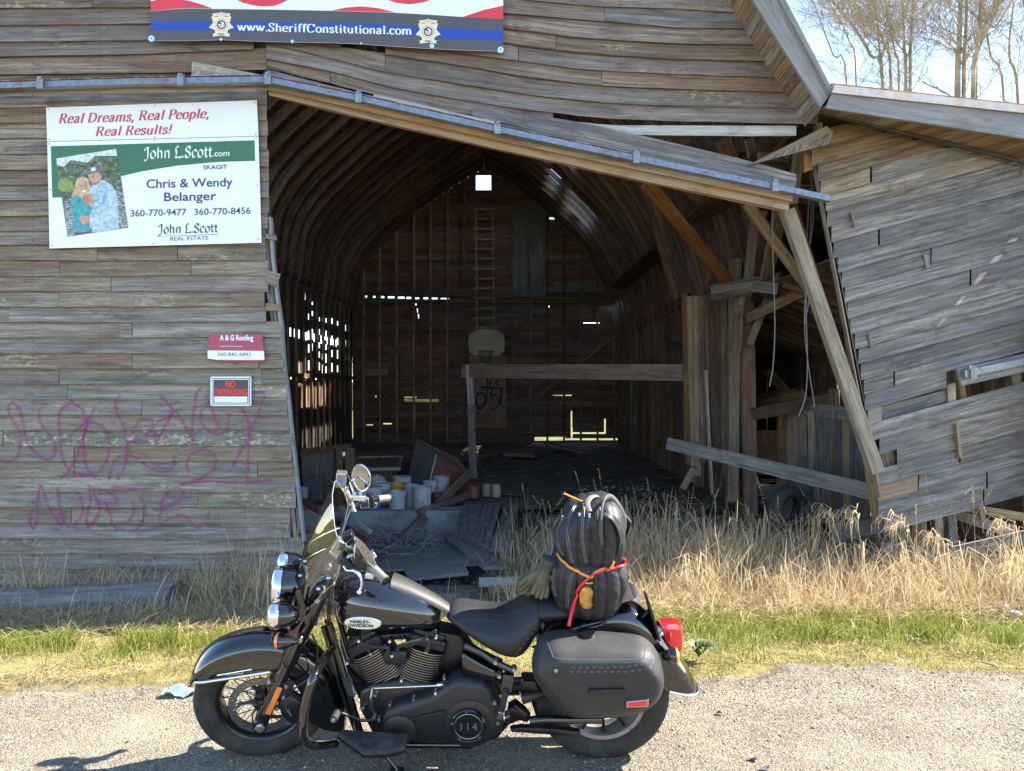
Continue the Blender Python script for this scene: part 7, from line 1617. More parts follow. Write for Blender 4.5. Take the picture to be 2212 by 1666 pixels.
child(slabw('side_board', [b, b + Vector((0, 1.6, 0)), b + Vector((0, 1.6, -b.z)), b - Vector((0, 0, b.z))], 'dark', .03), root); child(slabw('top_board', [a, b, b + Vector((0, 1.5, 0)), a + Vector((0, 1.5, 0))], 'dark', .01), root)
root = empty('stall_partition', P(705, 1050, 12.3), 'low plank partition with an arched wheel rim and a post, left of the buckets', 'partition')
child(slabw('panel', [P(652, 978, 12.3), P(727, 972, 12.3), P(729, 1082, 12.3), P(655, 1090, 12.3)], 'grey', .04), root); child(slabw('top_rail', [P(650, 970, 12.25), P(760, 958, 12.25), P(757, 972, 12.25), P(650, 984, 12.25)], 'brown', .05), root)
for u in (733, 756): mb = MB(); mb.beam(P(u, 968, 12.2), P(u + 3, 1095, 12.2), .09 if u < 740 else .15, .06, side=(0, 1, 0)); child(mb.build('post', M['brown' if u > 740 else 'dark']), root)
mb = MB(); mb.tube([P(690 + 34 * math.cos(a), 1062 - 34 * math.sin(a), 12.15) for a in [math.pi * i / 16 for i in range(17)]], .012, 6); child(mb.build('iron_hoop', M['rust_edge']), root)
slabw('fallen_board', [P(712, 884, 17.0), P(736, 876, 17.0), P(764, 955, 15.0), P(748, 962, 15.0)], 'soot', .03, 'broad black board leaning against the left side wall', 'board')
mb = MB()
for i, (u, v, Y, w_, d_, h_) in enumerate(((775, 955, 17, .5, .4, .12), (790, 958, 16.5, .7, .5, .1), (812, 952, 17, .4, .5, .14), (850, 1000, 13.6, .5, .5, .15), (870, 1010, 13, .5, .4, .2), (850, 1050, 12.6, .35, .4, .3), (980, 985, 17, .8, .6, .1), (1080, 960, 19, 1.2, .8, .1), (1240, 965, 19.5, 1.6, .8, .15), (1130, 970, 18, .8, .6, .2))):
    c = P(u, v, Y); c.z = h_ / 2; mb.box(c, w_, d_, h_ * .4, Matrix.Rotation(rr(-.3, .3), 3, 'Y') @ Matrix.Rotation(rr(0, 3), 3, 'Z'))
o = mb.build('floor_rubbish', M['dark']); tag(o, kind='stuff')
random.seed(33); mb = MB()
for i in range(240):
    x, y = rr(-4.2, 3.1), rr(10.9, 21.5); a = rr(0, 3.14); L_ = rr(.06, .5); w_ = rr(.03, .16)
    mb.box((x, y, rr(.01, .05)), L_, w_, rr(.006, .02), Matrix.Rotation(a, 3, 'Z') @ Matrix.Rotation(rr(-.12, .12), 3, 'Y'))
o = mb.build('splintered_wood_litter', M['dark']); tag(o, kind='stuff')
mb = MB()
for i in range(110):
    x, y = rr(.8, 2.6), rr(11, 13); mb.box((x, y, .03), rr(.01, .05), rr(.01, .04), .004, Matrix.Rotation(rr(0, 3), 3, 'Z'))
o = mb.build('paint_flakes', M['sign white']); tag(o, kind='stuff')
# ladder on the back wall
root = empty('ladder', P(1048, 800, YB - .2), 'long wooden ladder fixed to the back wall below the bright square hole', 'ladder')
for u0, u1 in ((1028, 1031), (1064, 1068)): mb = MB(); mb.beam(P(u0, 448, YB - .2), P(u1, 730, YB - .2), .06, .05, side=(0, 1, 0)); child(mb.build('rail', M['pale']), root)
for i in range(13):
    v = 452 + i * 21.4; mb = MB(); mb.beam(P(1023 + rr(-1, 1), v + rr(-1, 1), YB - .25), P(1070 + rr(-1, 1), v + rr(-1, 1), YB - .25), .06, .03, side=(0, 1, 0)); child(mb.build('rung', M['pale']), root)
# basketball goal and plywood
root = empty('basketball_hoop', P(1050, 760, YB - .35), 'fan shaped cream basketball backboard with rim and torn net on the back wall', 'basketball hoop')
zH = zm(1050, 1250, .6603)
pts = [(1240, 130), (1265, 108), (1310, 95), (1345, 92), (1385, 96), (1425, 108), (1450, 130), (1456, 175), (1452, 225), (1430, 250), (1345, 256), (1262, 250), (1240, 225), (1235, 175)]
child(panel(pts, zH, YB - .35, .03, plain('aged cream board', (.42, .36, .22), .5, var=.1, scale=2, dirt=(.3, .26, .17)), 'backboard', None), root)
mb = MB(); c = P(*zH(1341, 228), YB - .58); c.z = P(*zH(1341, 228), YB - .35).z; mb.tube([c + Vector((.225 * math.cos(a), .225 * math.sin(a) * .9, 0)) for a in [2 * math.pi * i / 24 for i in range(24)]], .01, 6, closed=True); child(mb.build('rim', M['rust']), root)
mb = MB()
for i in range(12):
    a = 2 * math.pi * i / 12
    for s_ in (1, -1): mb.tube([c + Vector((lerp(.225, .11, t) * math.cos(a + s_ * t * .9), lerp(.225, .11, t) * math.sin(a + s_ * t * .9), -.42 * t)) for t in (0, .33, .66, 1)], .006, 3, caps=False)
child(mb.build('net', plain('grey net', (.12, .11, .1), .9)), root)
root = empty('plywood_sheet', P(1053, 850, YB - .3), 'orange plywood sheet with black spray scribble under the basketball backboard', 'plywood')
child(panel([(1240, 255), (1460, 253), (1468, 690), (1278, 692), (1272, 560)], zH, YB - .30, .02, M['plywood'], 'sheet', None), root)
GB = [[(1350, 390), (1350, 470), (1330, 540), (1290, 560), (1285, 500), (1320, 480), (1345, 520), (1320, 570), (1290, 570)], [(1310, 445), (1450, 450)], [(1415, 400), (1400, 420), (1420, 430)], [(1380, 450), (1370, 500), (1400, 490), (1420, 530), (1400, 575), (1370, 570)], [(1425, 470), (1440, 460), (1430, 540), (1455, 570)], [(1370, 400), (1365, 445)]]
child(spray(GB, zH, 3.4, lambda v: YB - .305, M['spray_black'], 'graffiti', 5), root)
# planks lying about in front
def lone(a, b, Ya, c_, d, Yb, w_, th, mt, nm, label, cat='plank', **kw):
    mb = MB(); mb.beam(P(a, b, Ya), P(c_, d, Yb), w_, th, side=(0, 1, 0), **kw); return tag(mb.build(nm, M[mt]), label, cat)
lone(1443, 958, 9.9, 1905, 1068, 7.3, .15, .05, 'grey', 'fallen_plank', 'long grey plank slanting across the two right posts to the wing', sk1=0) if False else lone(1443, 958, 9.9, 1905, 1068, 7.3, .16, .05, 'grey', 'fallen_plank', 'long grey plank slanting across the two right posts to the wing')
lone(1012, 1022, 12.2, 866, 1168, 9.6, .12, .08, 'brown', 'leaning_timber', 'brown timber leaning from the upright post down into the hollow', 'timber')
lone(905, 1106, 10.3, 1010, 1070, 11.2, .09, .06, 'dark', 'pipe_board', 'short dark timber lying along the footing edge', 'timber')
lone(662, 1090, 9.0, 800, 1170, 8.2, .05, .05, 'redboard', 'red_batten', 'thin red batten lying by the left door jamb')
lone(662, 1108, 8.6, 770, 1168, 8.0, .07, .03, 'whiteboard', 'white_batten', 'white painted batten lying by the left door jamb')
lone(735, 1095, 8.8, 800, 1150, 8.3, .035, .04, 'whiteboard', 'white_pipe', 'short white pipe in the hollow left of the footing', 'pipe')
def gq(pts, lift): return [Vector((p.x, p.y, gz(p.x, p.y) + lift[i])) for i, p in enumerate(pts)]
M['dirty_ply'] = plain('weathered grey plywood', (.15, .155, .13), .85, var=.35, scale=4, dirt=(.27, .24, .12), dirt_amt=.5)
slabw('plywood_sheet', [(-2.05, 7.45, -.16), (-.35, 7.35, -.02), (-.62, 8.9, -.13), (-1.75, 9.05, -.30)], 'dirty_ply', .02, 'mossy grey plywood sheet lying in the doorway behind the tank', 'plywood')
for i, (a, b, c_, d, w_, mt, lb) in enumerate((((-.72, 9.1, -.1), (-.15, 7.1, .02), 0, 0, .24, 'grey', 'dark rotten plank beside the plywood sheet in the doorway'), ((-.55, 10.6, .06), (-.62, 8.6, -.12), 0, 0, .26, 'grey', 'left plank of the ramp down from the barn floor'), ((-.28, 10.7, .06), (-.38, 8.5, -.10), 0, 0, .24, 'grey', 'middle plank of the ramp down from the barn floor'), ((-.0, 10.6, .05), (-.16, 8.3, -.08), 0, 0, .2, 'grey', 'right plank of the ramp down from the barn floor'), ((-1.0, 7.0, -.02), (-.45, 7.15, .0), 0, 0, .3, 'grey', 'splintered wide grey board end behind the fuel tank'), ((-.3, 6.75, -.02), (1.6, 6.9, -.04), 0, 0, .22, 'whiteboard', 'bleached sill board lying across the threshold'), ((-.2, 6.35, .02), (.9, 6.5, 0), 0, 0, .12, 'brown', 'narrow brown board half buried in the grass before the sill'))):
    mb = MB(); mb.beam(a, b, w_, .035, side=(0, 0, 1), roll=rr(-.06, .06)); tag(mb.build('plank', M[mt]), lb, 'plank')
# twigs in the hollow
random.seed(8); mb = MB()
for i in range(340):
    x, y = rr(-2.7, -.9), rr(8.3, 10.2); a = rr(0, 6.28); L_ = rr(.3, .9); z_ = gz(x, y) + rr(0, .18)
    pts = [Vector((x + math.cos(a) * L_ * t + .12 * math.sin(t * 5 + i), y + math.sin(a) * L_ * t * .6, z_ + .22 * math.sin(t * 3.1) * rr(.3, 1))) for t in (0, .33, .66, 1)]; mb.tube(pts, [.009, .008, .006, .003], 4, caps=False)
tag(mb.build('dead_bramble_stems', plain('pale bramble', (.26, .25, .235), .8)), kind='stuff')
# tyre, sheet, tarpaulin in the right corner
root = empty('old_tyre', P(1702, 1098, 9.2), 'old tyre leaning in the shade right of the reddish post', 'tyre', rot=(R(8), 0, R(25)))
mb = MB(); Mx = Matrix(((1, 0, 0, 0), (0, 0, -1, 0), (0, 1, 0, 0), (0, 0, 0, 1))); mb.lathe([(.15, .06), (.17, .085), (.22, .09), (.27, .07), (.285, .03), (.285, -.03), (.27, -.07), (.22, -.09), (.17, -.085), (.15, -.06)], Mx, 32, False, False); mb.build('casing', plain('dusty tyre', (.06, .06, .062), .8, var=.3), root, smooth=50)
M['tarp'] = plain('dusty dark sheet', (.085, .09, .095), .8, var=.35, scale=4, dirt=(.15, .14, .12))
slabw('bent_sheet', [P(1712, 1028, 9.6), P(1752, 965, 9.8), P(1792, 1085, 9.3), P(1745, 1130, 9.0)], 'tarp', .01, 'bent dark metal sheet standing behind the old tyre', 'sheet')
slabw('bent_sheet', [P(1650, 1060, 10.2), P(1735, 1010, 9.9), P(1775, 1100, 9.5), P(1660, 1120, 9.6)], 'tarp', .01, 'broad dusty sheet propped left of the old tyre', 'sheet')
mb = MB(); n1 = 16; rings = []
for i in range(n1):
    x = lerp(3.0, 4.9, i / (n1 - 1)); rings.append([Vector((x, lerp(6.9, 8.6, j / 9), -.1 + .22 * math.sin(j / 9 * 3.1) * (1 + .4 * noise.noise((x * 2, j * .5, 0))) + .06 * noise.noise((x * 5, j, 1)))) for j in range(10)])
mb.loft(rings, False); tag(mb.build('tarpaulin', M['tarp'], smooth=50), 'crumpled dark tarpaulin heaped under the leaning wing', 'tarpaulin')
random.seed(12)
for i, (u, v, Y, u2, v2, Y2, w_, mt) in enumerate(((1800, 1150, 7.2, 1990, 1120, 7.6, .16, 'tarp'), (1900, 1185, 6.9, 2150, 1215, 6.8, .12, 'grey'), (2030, 1100, 7.6, 2230, 1165, 7.0, .10, 'pale'), (2080, 1095, 7.4, 2230, 1120, 7.2, .08, 'pale'), (2060, 1195, 6.7, 2260, 1150, 6.8, .12, 'grey'))):
    lone(u, v, Y, u2, v2, Y2, w_, .03, mt, 'scrap_board', ['dark flat board under the left foot of the wing', 'grey scrap board lying along the grass under the wing', 'pale splintered board, upper one in the heap at the far right', 'pale lath above the heap at the far right', 'grey scrap board, lowest in the heap at the far right'][i], 'board')
# hanging wires
random.seed(4)
for i, (pts, lb) in enumerate((([(1668, 440), (1670, 560), (1674, 700), (1670, 790), (1662, 835)], 'thin cable hanging left of the pair of tangled wires'), ([(1745, 300), (1752, 420), (1750, 520), (1742, 600), (1738, 700), (1745, 780), (1760, 880)], 'loose wire hanging from the corner to the far boards'), ([(1752, 340), (1757, 470), (1745, 560), (1741, 650), (1744, 760), (1741, 850), (1725, 900)], 'wire with a hooked end hanging beside the wing edge'), ([(1748, 420), (1744, 520), (1751, 620), (1738, 700)], 'short frayed wire hanging beside the wing edge'))):
    mb = MB(); mb.tube(catmull([P(u, v, 7.6 - i * .1) for u, v in pts], 5), .006, 6); tag(mb.build('hanging_wire', plain('grey wire', (.2, .2, .2), .5)), lb, 'wire')
# beam of squared log on the left verge
root = empty('log', P(180, 1312, 6.05), 'cracked grey log half covered by dead grass at the left', 'log')
mb = MB(); rings = []
for i in range(14):
    t = i / 13; c = Vector((lerp(-4.9, -2.75, t), lerp(5.7, 6.0, t), lerp(.02, .055, t))); r_ = .155 * (1 + .08 * noise.noise((t * 6, 0, 0)))
    rings.append([c + Vector((.04 * math.sin(a), math.cos(a) * r_, math.sin(a) * r_ * .85)) * (1.0) for a in [2 * math.pi * k / 16 for k in range(16)]])
mb.loft(rings, True, True, True); child(mb.build('trunk', M['grey'], smooth=50), root)
# stones, litter
def rock(c, r_, label, nm='stone'):
    mb = MB(); bm = bmesh.new(); bmesh.ops.create_icosphere(bm, subdivisions=2, radius=r_)
    for v in bm.verts: v.co *= 1 + .25 * noise.noise(v.co * (1.3 / r_) + Vector(c)); v.co.z *= .7
    mb.v = [tuple(v.co + Vector(c)) for v in bm.verts]
    for f in bm.faces: mb.face([v.index for v in f.verts])
    bm.free(); return tag(mb.build(nm, M['concrete'], smooth=60), label, 'stone')
rock(G(2164, 1312, .05), .055, 'upper of two grey stones in the grass at the right edge'); rock(G(2192, 1328, .05), .045, 'lower of two grey stones in the grass at the right edge')
M['flint'] = plain('dark flint', (.1, .1, .1), .6)
for (u, v, r_, lb) in ((1628, 1640, .02, 'dark flat chip of stone on the gravel right of the rear wheel'), (1554, 1541, .016, 'small dark flake on the gravel behind the rear wheel'), (1650, 1662, .02, 'grey chip at the bottom edge of the gravel')):
    c = G(u, v, .012); mb = MB(); mb.poly([c + Vector((r_ * math.cos(a) * rr(.7, 1.6), r_ * math.sin(a) * rr(.6, 1.1), rr(0, .02))) for a in (0, 1.1, 2.2, 3.3, 4.4, 5.3)]); mb.poly([Vector(p) - Vector((0, 0, .006)) for p in mb.v[::-1]]); tag(mb.build('stone_chip', M['flint']), lb, 'stone chip')
c = G(385, 1492, .03); mb = MB(); rings = [[c + Vector((lerp(-.07, .10, i / 7), lerp(-.05, .05, j / 5), .03 * noise.noise((i * .8, j * .9, 2)) + .02 * math.sin(j * 1.2 + i))) for j in range(6)] for i in range(8)]; mb.loft(rings, False); tag(mb.build('paper_scrap', M['cap_blue'], smooth=30), 'crumpled pale blue paper scrap on the verge beside the front wheel', 'litter')
c = G(588, 1545 - 60, .02); mb = MB(); 
mb.tube([G(2120 + i * 6, 1430 + 3 * i * .5, .015) for i in range(6)], .006, 6); tag(mb.build('stick', M['orange']), 'orange stick on the verge at the far right', 'stick')
# ================================================================ backpack, gloves, cord
bpk = empty('backpack', (0, YBK, 0), 'black backpack with zips and an amber patch strapped upright on the passenger seat', 'backpack', rot=(LEAN, 0, 0))
M['nylon'] = leather('black ballistic nylon', (.0135, .014, .0165), .5); M['mesh'] = plain('black mesh', (.014, .014, .016), .8); M['zip'] = plain('zip tape', (.13, .13, .13), .4, .4); M['webbing'] = plain('grey webbing', (.085, .083, .078), .7)
TS = (-1, -.998, -.985, -.95, -.86, -.65, -.3, 0, .3, .65, .86, .95, .985, .998, 1)
def pleat(o, kd):
    '''soft vertical lobes and wrinkles worked into the real surface of the bag'''
    dg = bpy.context.evaluated_depsgraph_get(); me = bpy.data.meshes.new_from_object(o.evaluated_get(dg)); o.modifiers.clear(); old = o.data; o.data = me
    xs_ = [v.co.x for v in me.vertices]; xm, xw = (min(xs_) + max(xs_)) / 2, (max(xs_) - min(xs_)) / 2; nr = [v.normal.copy() for v in me.vertices]
    zs_ = [v.co.z for v in me.vertices]; zm_, zw = (min(zs_) + max(zs_)) / 2, (max(zs_) - min(zs_)) / 2
    for v, n_ in zip(me.vertices, nr):
        u = (v.co.x - xm) / xw; w_ = (v.co.z - zm_) / zw; q = u * (1.0 + .35 * w_ * w_) * 2.6 + .2 * kd; lobe = abs(math.sin(math.pi * q)) ** .55
        wr = noise.noise(Vector((v.co.x * 14, v.co.y * 14, v.co.z * 7))) + .5 * noise.noise(Vector((v.co.x * 34 + v.co.z * 20, v.co.y * 20, v.co.z * 30)))
        v.co += n_ * (.016 * (lobe - .8) * (1 - abs(w_) ** 4) + .0065 * wr)
    me.update(); bpy.data.meshes.remove(old); return o
mb = MB(); pil(mb, [(206, 690), (235, 610), (300, 560), (420, 560), (560, 560), (700, 570), (785, 620), (818, 720), (822, 800), (800, 900), (760, 1000), (715, 1075), (660, 1105), (560, 1105), (400, 1095), (270, 1070), (225, 1010), (200, 920), (193, 820)], -.0, .175, 3.4, zf=z6, cmin=.22, ts=TS)
mb.v = [tuple(Vector(p) + noise.noise_vector(Vector(p) * 22) * .009) for p in mb.v]
low = pleat(mb.build('lower_compartment', M['nylon'], bpk, smooth=180, sub=3), 0)
mb = MB(); pil(mb, [(262, 400), (300, 300), (350, 240), (430, 195), (520, 172), (620, 166), (700, 170), (745, 205), (790, 300), (806, 400), (806, 500), (800, 600), (780, 690), (700, 750), (580, 755), (440, 740), (330, 720), (262, 650), (236, 540), (230, 460)], -.0, .16, 3.4, zf=z6, cmin=.22, ts=TS)
mb.v = [tuple(Vector(p) + noise.noise_vector(Vector(p) * 22) * .008) for p in mb.v]
upp = pleat(mb.build('main_compartment', M['nylon'], bpk, smooth=180, sub=3), 1)
tg = [upp, low]
def strip6(pts, r_, mat, nm, k=6, fl=1.0, off=.002):
    q_ = [onto(tg, (p.x, p.y), z6, off=off)[0] for p in catmull([Vector((x, y, 0)) for x, y in pts], k)]; q_ = [p for p in q_ if p is not None]
    if len(q_) > 2: mb = MB(); mb.tube(q_, r_, 6, flat=fl); return mb.build(nm, M[mat], bpk, smooth=60)
for pts in ([(470, 270), (465, 380), (458, 480), (470, 600), (490, 715)], [(400, 240), (355, 330), (335, 430), (340, 520), (355, 620), (380, 710)], [(300, 350), (258, 430), (252, 520), (275, 600), (310, 650)], [(610, 260), (612, 350), (608, 450), (620, 560)], [(375, 800), (350, 900), (340, 1000), (335, 1085)], [(235, 690), (225, 800), (222, 900), (240, 990)]):
    strip6([(x - 7, y) for x, y in pts], .0022, 'zip', 'zip'); strip6([(x + 7, y) for x, y in pts], .0022, 'zip', 'zip'); strip6(pts, .005, 'mesh', 'zip_tape', fl=.5, off=.0)
for pts in ([(585, 260), (580, 400), (582, 560), (590, 720)], [(600, 780), (595, 900), (590, 1090)], [(650, 780), (655, 900), (640, 1090)], [(400, 715), (480, 722), (580, 722)], [(270, 800), (255, 900), (262, 1040)], [(440, 230), (390, 330), (345, 440)]):
    strip6(pts, .003, 'mesh', 'seam', fl=.6, off=.0)
mb = MB(); mb.tube(catmull([Bs(z6(520, 290), -.14), Bs(z6(500, 220), -.10), Bs(z6(530, 170), -.05), Bs(z6(580, 158), -.0), Bs(z6(605, 185), .02)], 5), [.012] * 21, 8, flat=.35); mb.build('grab_handle', M['webbing'], bpk, smooth=60)
mb = MB(); mb.tube(catmull([Bs(z6(620, 560), -.15), Bs(z6(615, 400), -.165), Bs(z6(620, 260), -.15), Bs(z6(650, 180), -.08), Bs(z6(700, 175), -.03), Bs(z6(760, 250), -.03), Bs(z6(800, 340), -.02), Bs(z6(800, 450), .0)], 5), [.014] * 36, 8, flat=.4); mb.build('shoulder_strap', M['webbing'], bpk, smooth=60)
mb = MB(); mb.tube(catmull([Bs(z6(640, 310), -.15), Bs(z6(700, 340), -.16), Bs(z6(750, 420), -.15), Bs(z6(770, 520), -.14), Bs(z6(740, 640), -.13)], 5), [.018] * 21, 8, flat=.4); mb.build('shoulder_strap', M['nylon'], bpk, smooth=60)
mb = MB(); q = [Bs(z6(x, y), yo) for x, y, yo in ((700, 180, .05), (868, 385, .02), (800, 580, .0), (790, 560, .04), (730, 300, .08))]; mb.loft([q, [p + Vector((.004, .03, 0)) for p in q]], True, True, True); mb.build('side_flap', M['mesh'], bpk, bevel=.003)
p, n_ = onto(tg, (490, 990), z6)
mb = MB(); pl = [(52 * math.copysign(abs(math.cos(a)) ** .8, math.cos(a)), 92 * math.copysign(abs(math.sin(a)) ** .8, math.sin(a))) for a in [2 * math.pi * i / 20 for i in range(20)]]
R0 = [onto(tg, (490 + x, 1000 + y), z6, off=.001)[0] for x, y in pl]; R1 = [onto(tg, (490 + x * .93, 1000 + y * .95), z6, off=.010)[0] for x, y in pl]; R2 = [onto(tg, (490 + x * .5, 1000 + y * .55), z6, off=.014)[0] for x, y in pl]
if all(p is not None for p in R0 + R1 + R2): mb.loft([R0, R1, R2], True, False, True); mb.build('amber_patch', plain('amber patch', (.45, .19, .03), .35, var=.5, scale=40, bumps=.3), bpk, smooth=60)
for x, y in ((475, 240), (478, 265), (300, 340), (438, 318), (518, 322)):
    p, n_ = onto(tg, (x, y), z6)
    if p is not None: mb = MB(); mb.box(p, .012, .01, .022); mb.build('zip_pull', M['chrome'], bpk, bevel=.002)
# bungee cord
bc_ = empty('bungee_cord', (0, YBK, 0), 'orange and red elastic cord wrapped round the backpack and hooked to the bag rail', 'cord', rot=(LEAN, 0, 0))
def cord(pts, mat, r_=.006):
    q_ = []
    for x, y, yo in [(p.x, p.y, p.z) for p in catmull([Vector(t) for t in pts], 5)]:
        h, n_ = onto(tg, (x, y), z6, off=.007); q_.append(h if (h is not None and yo > -5) else Bs(z6(x, y), -.17))
    mb = MB(); mb.tube(q_, r_, 8); return mb.build('cord', mat, bc_, smooth=60)
M['cord_orange'] = plain('orange cord', (.72, .28, .03), .45, var=.2, scale=90); M['cord_red'] = plain('red cord', (.62, .02, .03), .45, var=.2, scale=90)
cord([(262, 645, 0), (290, 690, 0), (360, 755, 0), (440, 795, 0), (520, 830, 0), (560, 800, 0), (620, 770, 0), (680, 760, 0), (715, 700, 0)], M['cord_orange'])
cord([(800, 680, 0), (795, 720, 0), (740, 745, 0), (660, 760, 0), (600, 790, 0), (540, 810, 0), (480, 860, 0), (430, 930, 0), (400, 1000, 0), (385, 1060, 0)], M['cord_red'], .0065)
mb = MB(); a, _ = onto(tg, (385, 1060), z6, off=.008); mb.tube([a, Bs(z6(365, 1150), -.175), Bs(z6(345, 1240), -.20)], .008, 8); mb.build('cord', M['cord_red'], bc_, smooth=60)
cord([(480, 875, 0), (500, 880, 0), (535, 875, 0)], M['cord_orange'], .004)
mb = MB(); mb.tube([Bs(z6(305, 138), .0), Bs(z6(470, 212), -.02)], .004, 6); tag(mb.build('straw_stalk', M['cord_orange'], None), 'thin orange stalk sticking out above the backpack', 'stalk'); SC.objects['straw_stalk'].matrix_world = WB
# pair of work gloves bundled in front of the backpack
gl = empty('work_gloves', (0, YBK, 0), 'olive leather work gloves bundled between rider seat and backpack', 'gloves', rot=(LEAN, 0, 0))
M['olive'] = leather('olive work leather', (.11, .092, .045), .7); M['cuff'] = leather('grey green cuff', (.05, .06, .05), .7)
def glove(ox, oy, rot, yo):
    c = Bs(z7(ox, oy), yo); Rm = Matrix.Rotation(R(rot), 3, 'Y') * .74
    mb = MB(); rings = []
    for t, w_, d_ in ((0, .028, .03), (.03, .032, .03), (.06, .040, .026), (.10, .046, .024), (.125, .044, .02), (.135, .03, .012)):
        rings.append([c + Rm @ Vector((w_ * math.cos(a), d_ * math.sin(a), -t)) for a in [2 * math.pi * i / 14 for i in range(14)]])
    mb.loft(rings, True, True, True); mb.build('palm', M['olive'], gl, smooth=60)
    for i, (fx, ln) in enumerate(((-.034, .06), (-.012, .075), (.011, .078), (.033, .065))):
        mb = MB(); pts = [c + Rm @ Vector((fx, 0, -.115)), c + Rm @ Vector((fx * 1.2, -.012, -.115 - ln * .5)), c + Rm @ Vector((fx * 1.25 - .004, -.03, -.115 - ln * .8)), c + Rm @ Vector((fx * 1.2 - .008, -.04, -.115 - ln))]; mb.tube(pts, [.0125, .0125, .011, .007], 10); mb.build('finger', M['olive'], gl, smooth=60)
    mb = MB(); mb.tube([c + Rm @ Vector((.035, 0, -.04)), c + Rm @ Vector((.062, -.01, -.07)), c + Rm @ Vector((.068, -.02, -.105)), c + Rm @ Vector((.064, -.025, -.12))], [.016, .015, .013, .008], 10); mb.build('thumb', M['olive'], gl, smooth=60)
    mb = MB(); mb.tube([c + Rm @ Vector((0, 0, .06)), c + Rm @ Vector((0, 0, .03)), c + Rm @ Vector((0, 0, -.01))], [.036, .032, .03], 14); mb.build('cuff', M['cuff'], gl, smooth=60)
glove(655, 560, 14, -.06); glove(640, 575, 46, -.02); glove(655, 600, 70, .03)

# ================================================================ vegetation
def strands(name, mat, gen, label=None, seed=0):
    """gen yields (polyline, half-width list): camera-independent ribbons with random facing"""
    rnd = random.Random(seed); V = []; Fc = []; sh = []
    for pts, w_, shade in gen(rnd):
        a = rnd.uniform(0, math.pi); d = Vector((math.cos(a), math.sin(a) * .6, 0)); k = len(V); n = len(pts)
        for i, p in enumerate(pts):
            wi = w_ * (1 - .85 * (i / (n - 1)) ** 1.5); V.append(p - d * wi); V.append(p + d * wi); sh += [shade, shade]
        for i in range(n - 1): Fc.append((k + 2 * i, k + 2 * i + 1, k + 2 * i + 3, k + 2 * i + 2))
    me = bpy.data.meshes.new(name); me.from_pydata(V, [], Fc); at = me.attributes.new('shade', 'FLOAT', 'POINT'); at.data.foreach_set('value', sh)
    me.materials.append(mat); me.polygons.foreach_set('use_smooth', [True] * len(me.polygons)); me.update()
    o = bpy.data.objects.new(name, me); COL.objects.link(o); o['kind'] = 'stuff'; return o
def grassmat(name, stops):
    s = NT(name); at = s.n('ShaderNodeAttribute', attribute_name='shade').outputs['Fac']; c = s.ramp(at, stops)
    d = s.n('ShaderNodeBsdfDiffuse'); t = s.n('ShaderNodeBsdfTranslucent'); s.l(c, d.inputs[0]); s.l(c, t.inputs[0]); m_ = s.n('ShaderNodeMixShader'); m_.inputs[0].default_value = .4
    s.l(d.outputs[0], m_.inputs[1]); s.l(t.outputs[0], m_.inputs[2]); s.l(m_.outputs[0], s.out.inputs[0]); return s.mat
M['straw'] = grassmat('dry straw', [(0, (.22, .155, .085)), (.4, (.42, .32, .185)), (.75, (.58, .46, .28)), (1, (.70, .59, .40))])
M['green'] = grassmat('fresh grass', [(0, (.06, .085, .015)), (.4, (.15, .20, .03)), (.75, (.27, .31, .06)), (1, (.42, .40, .14))])
M['mossy_turf'] = grassmat('mossy turf', [(0, (.08, .08, .022)), (.5, (.185, .165, .05)), (1, (.32, .26, .10))])
def blade(rnd, x, y, h_, lean, az, w_, n=5, droop=1.0, shade=None):
    z = gz(x, y); pts = []; dx, dy = math.cos(az), math.sin(az)
    for i in range(n):
        t = i / (n - 1); out_ = lean * h_ * t ** 1.6; zz = h_ * (t - .35 * droop * lean * t * t * t)
        pts.append(Vector((x + dx * out_, y + dy * out_, z + max(zz, .004 * i))))
    return pts, w_, rnd.random() if shade is None else shade
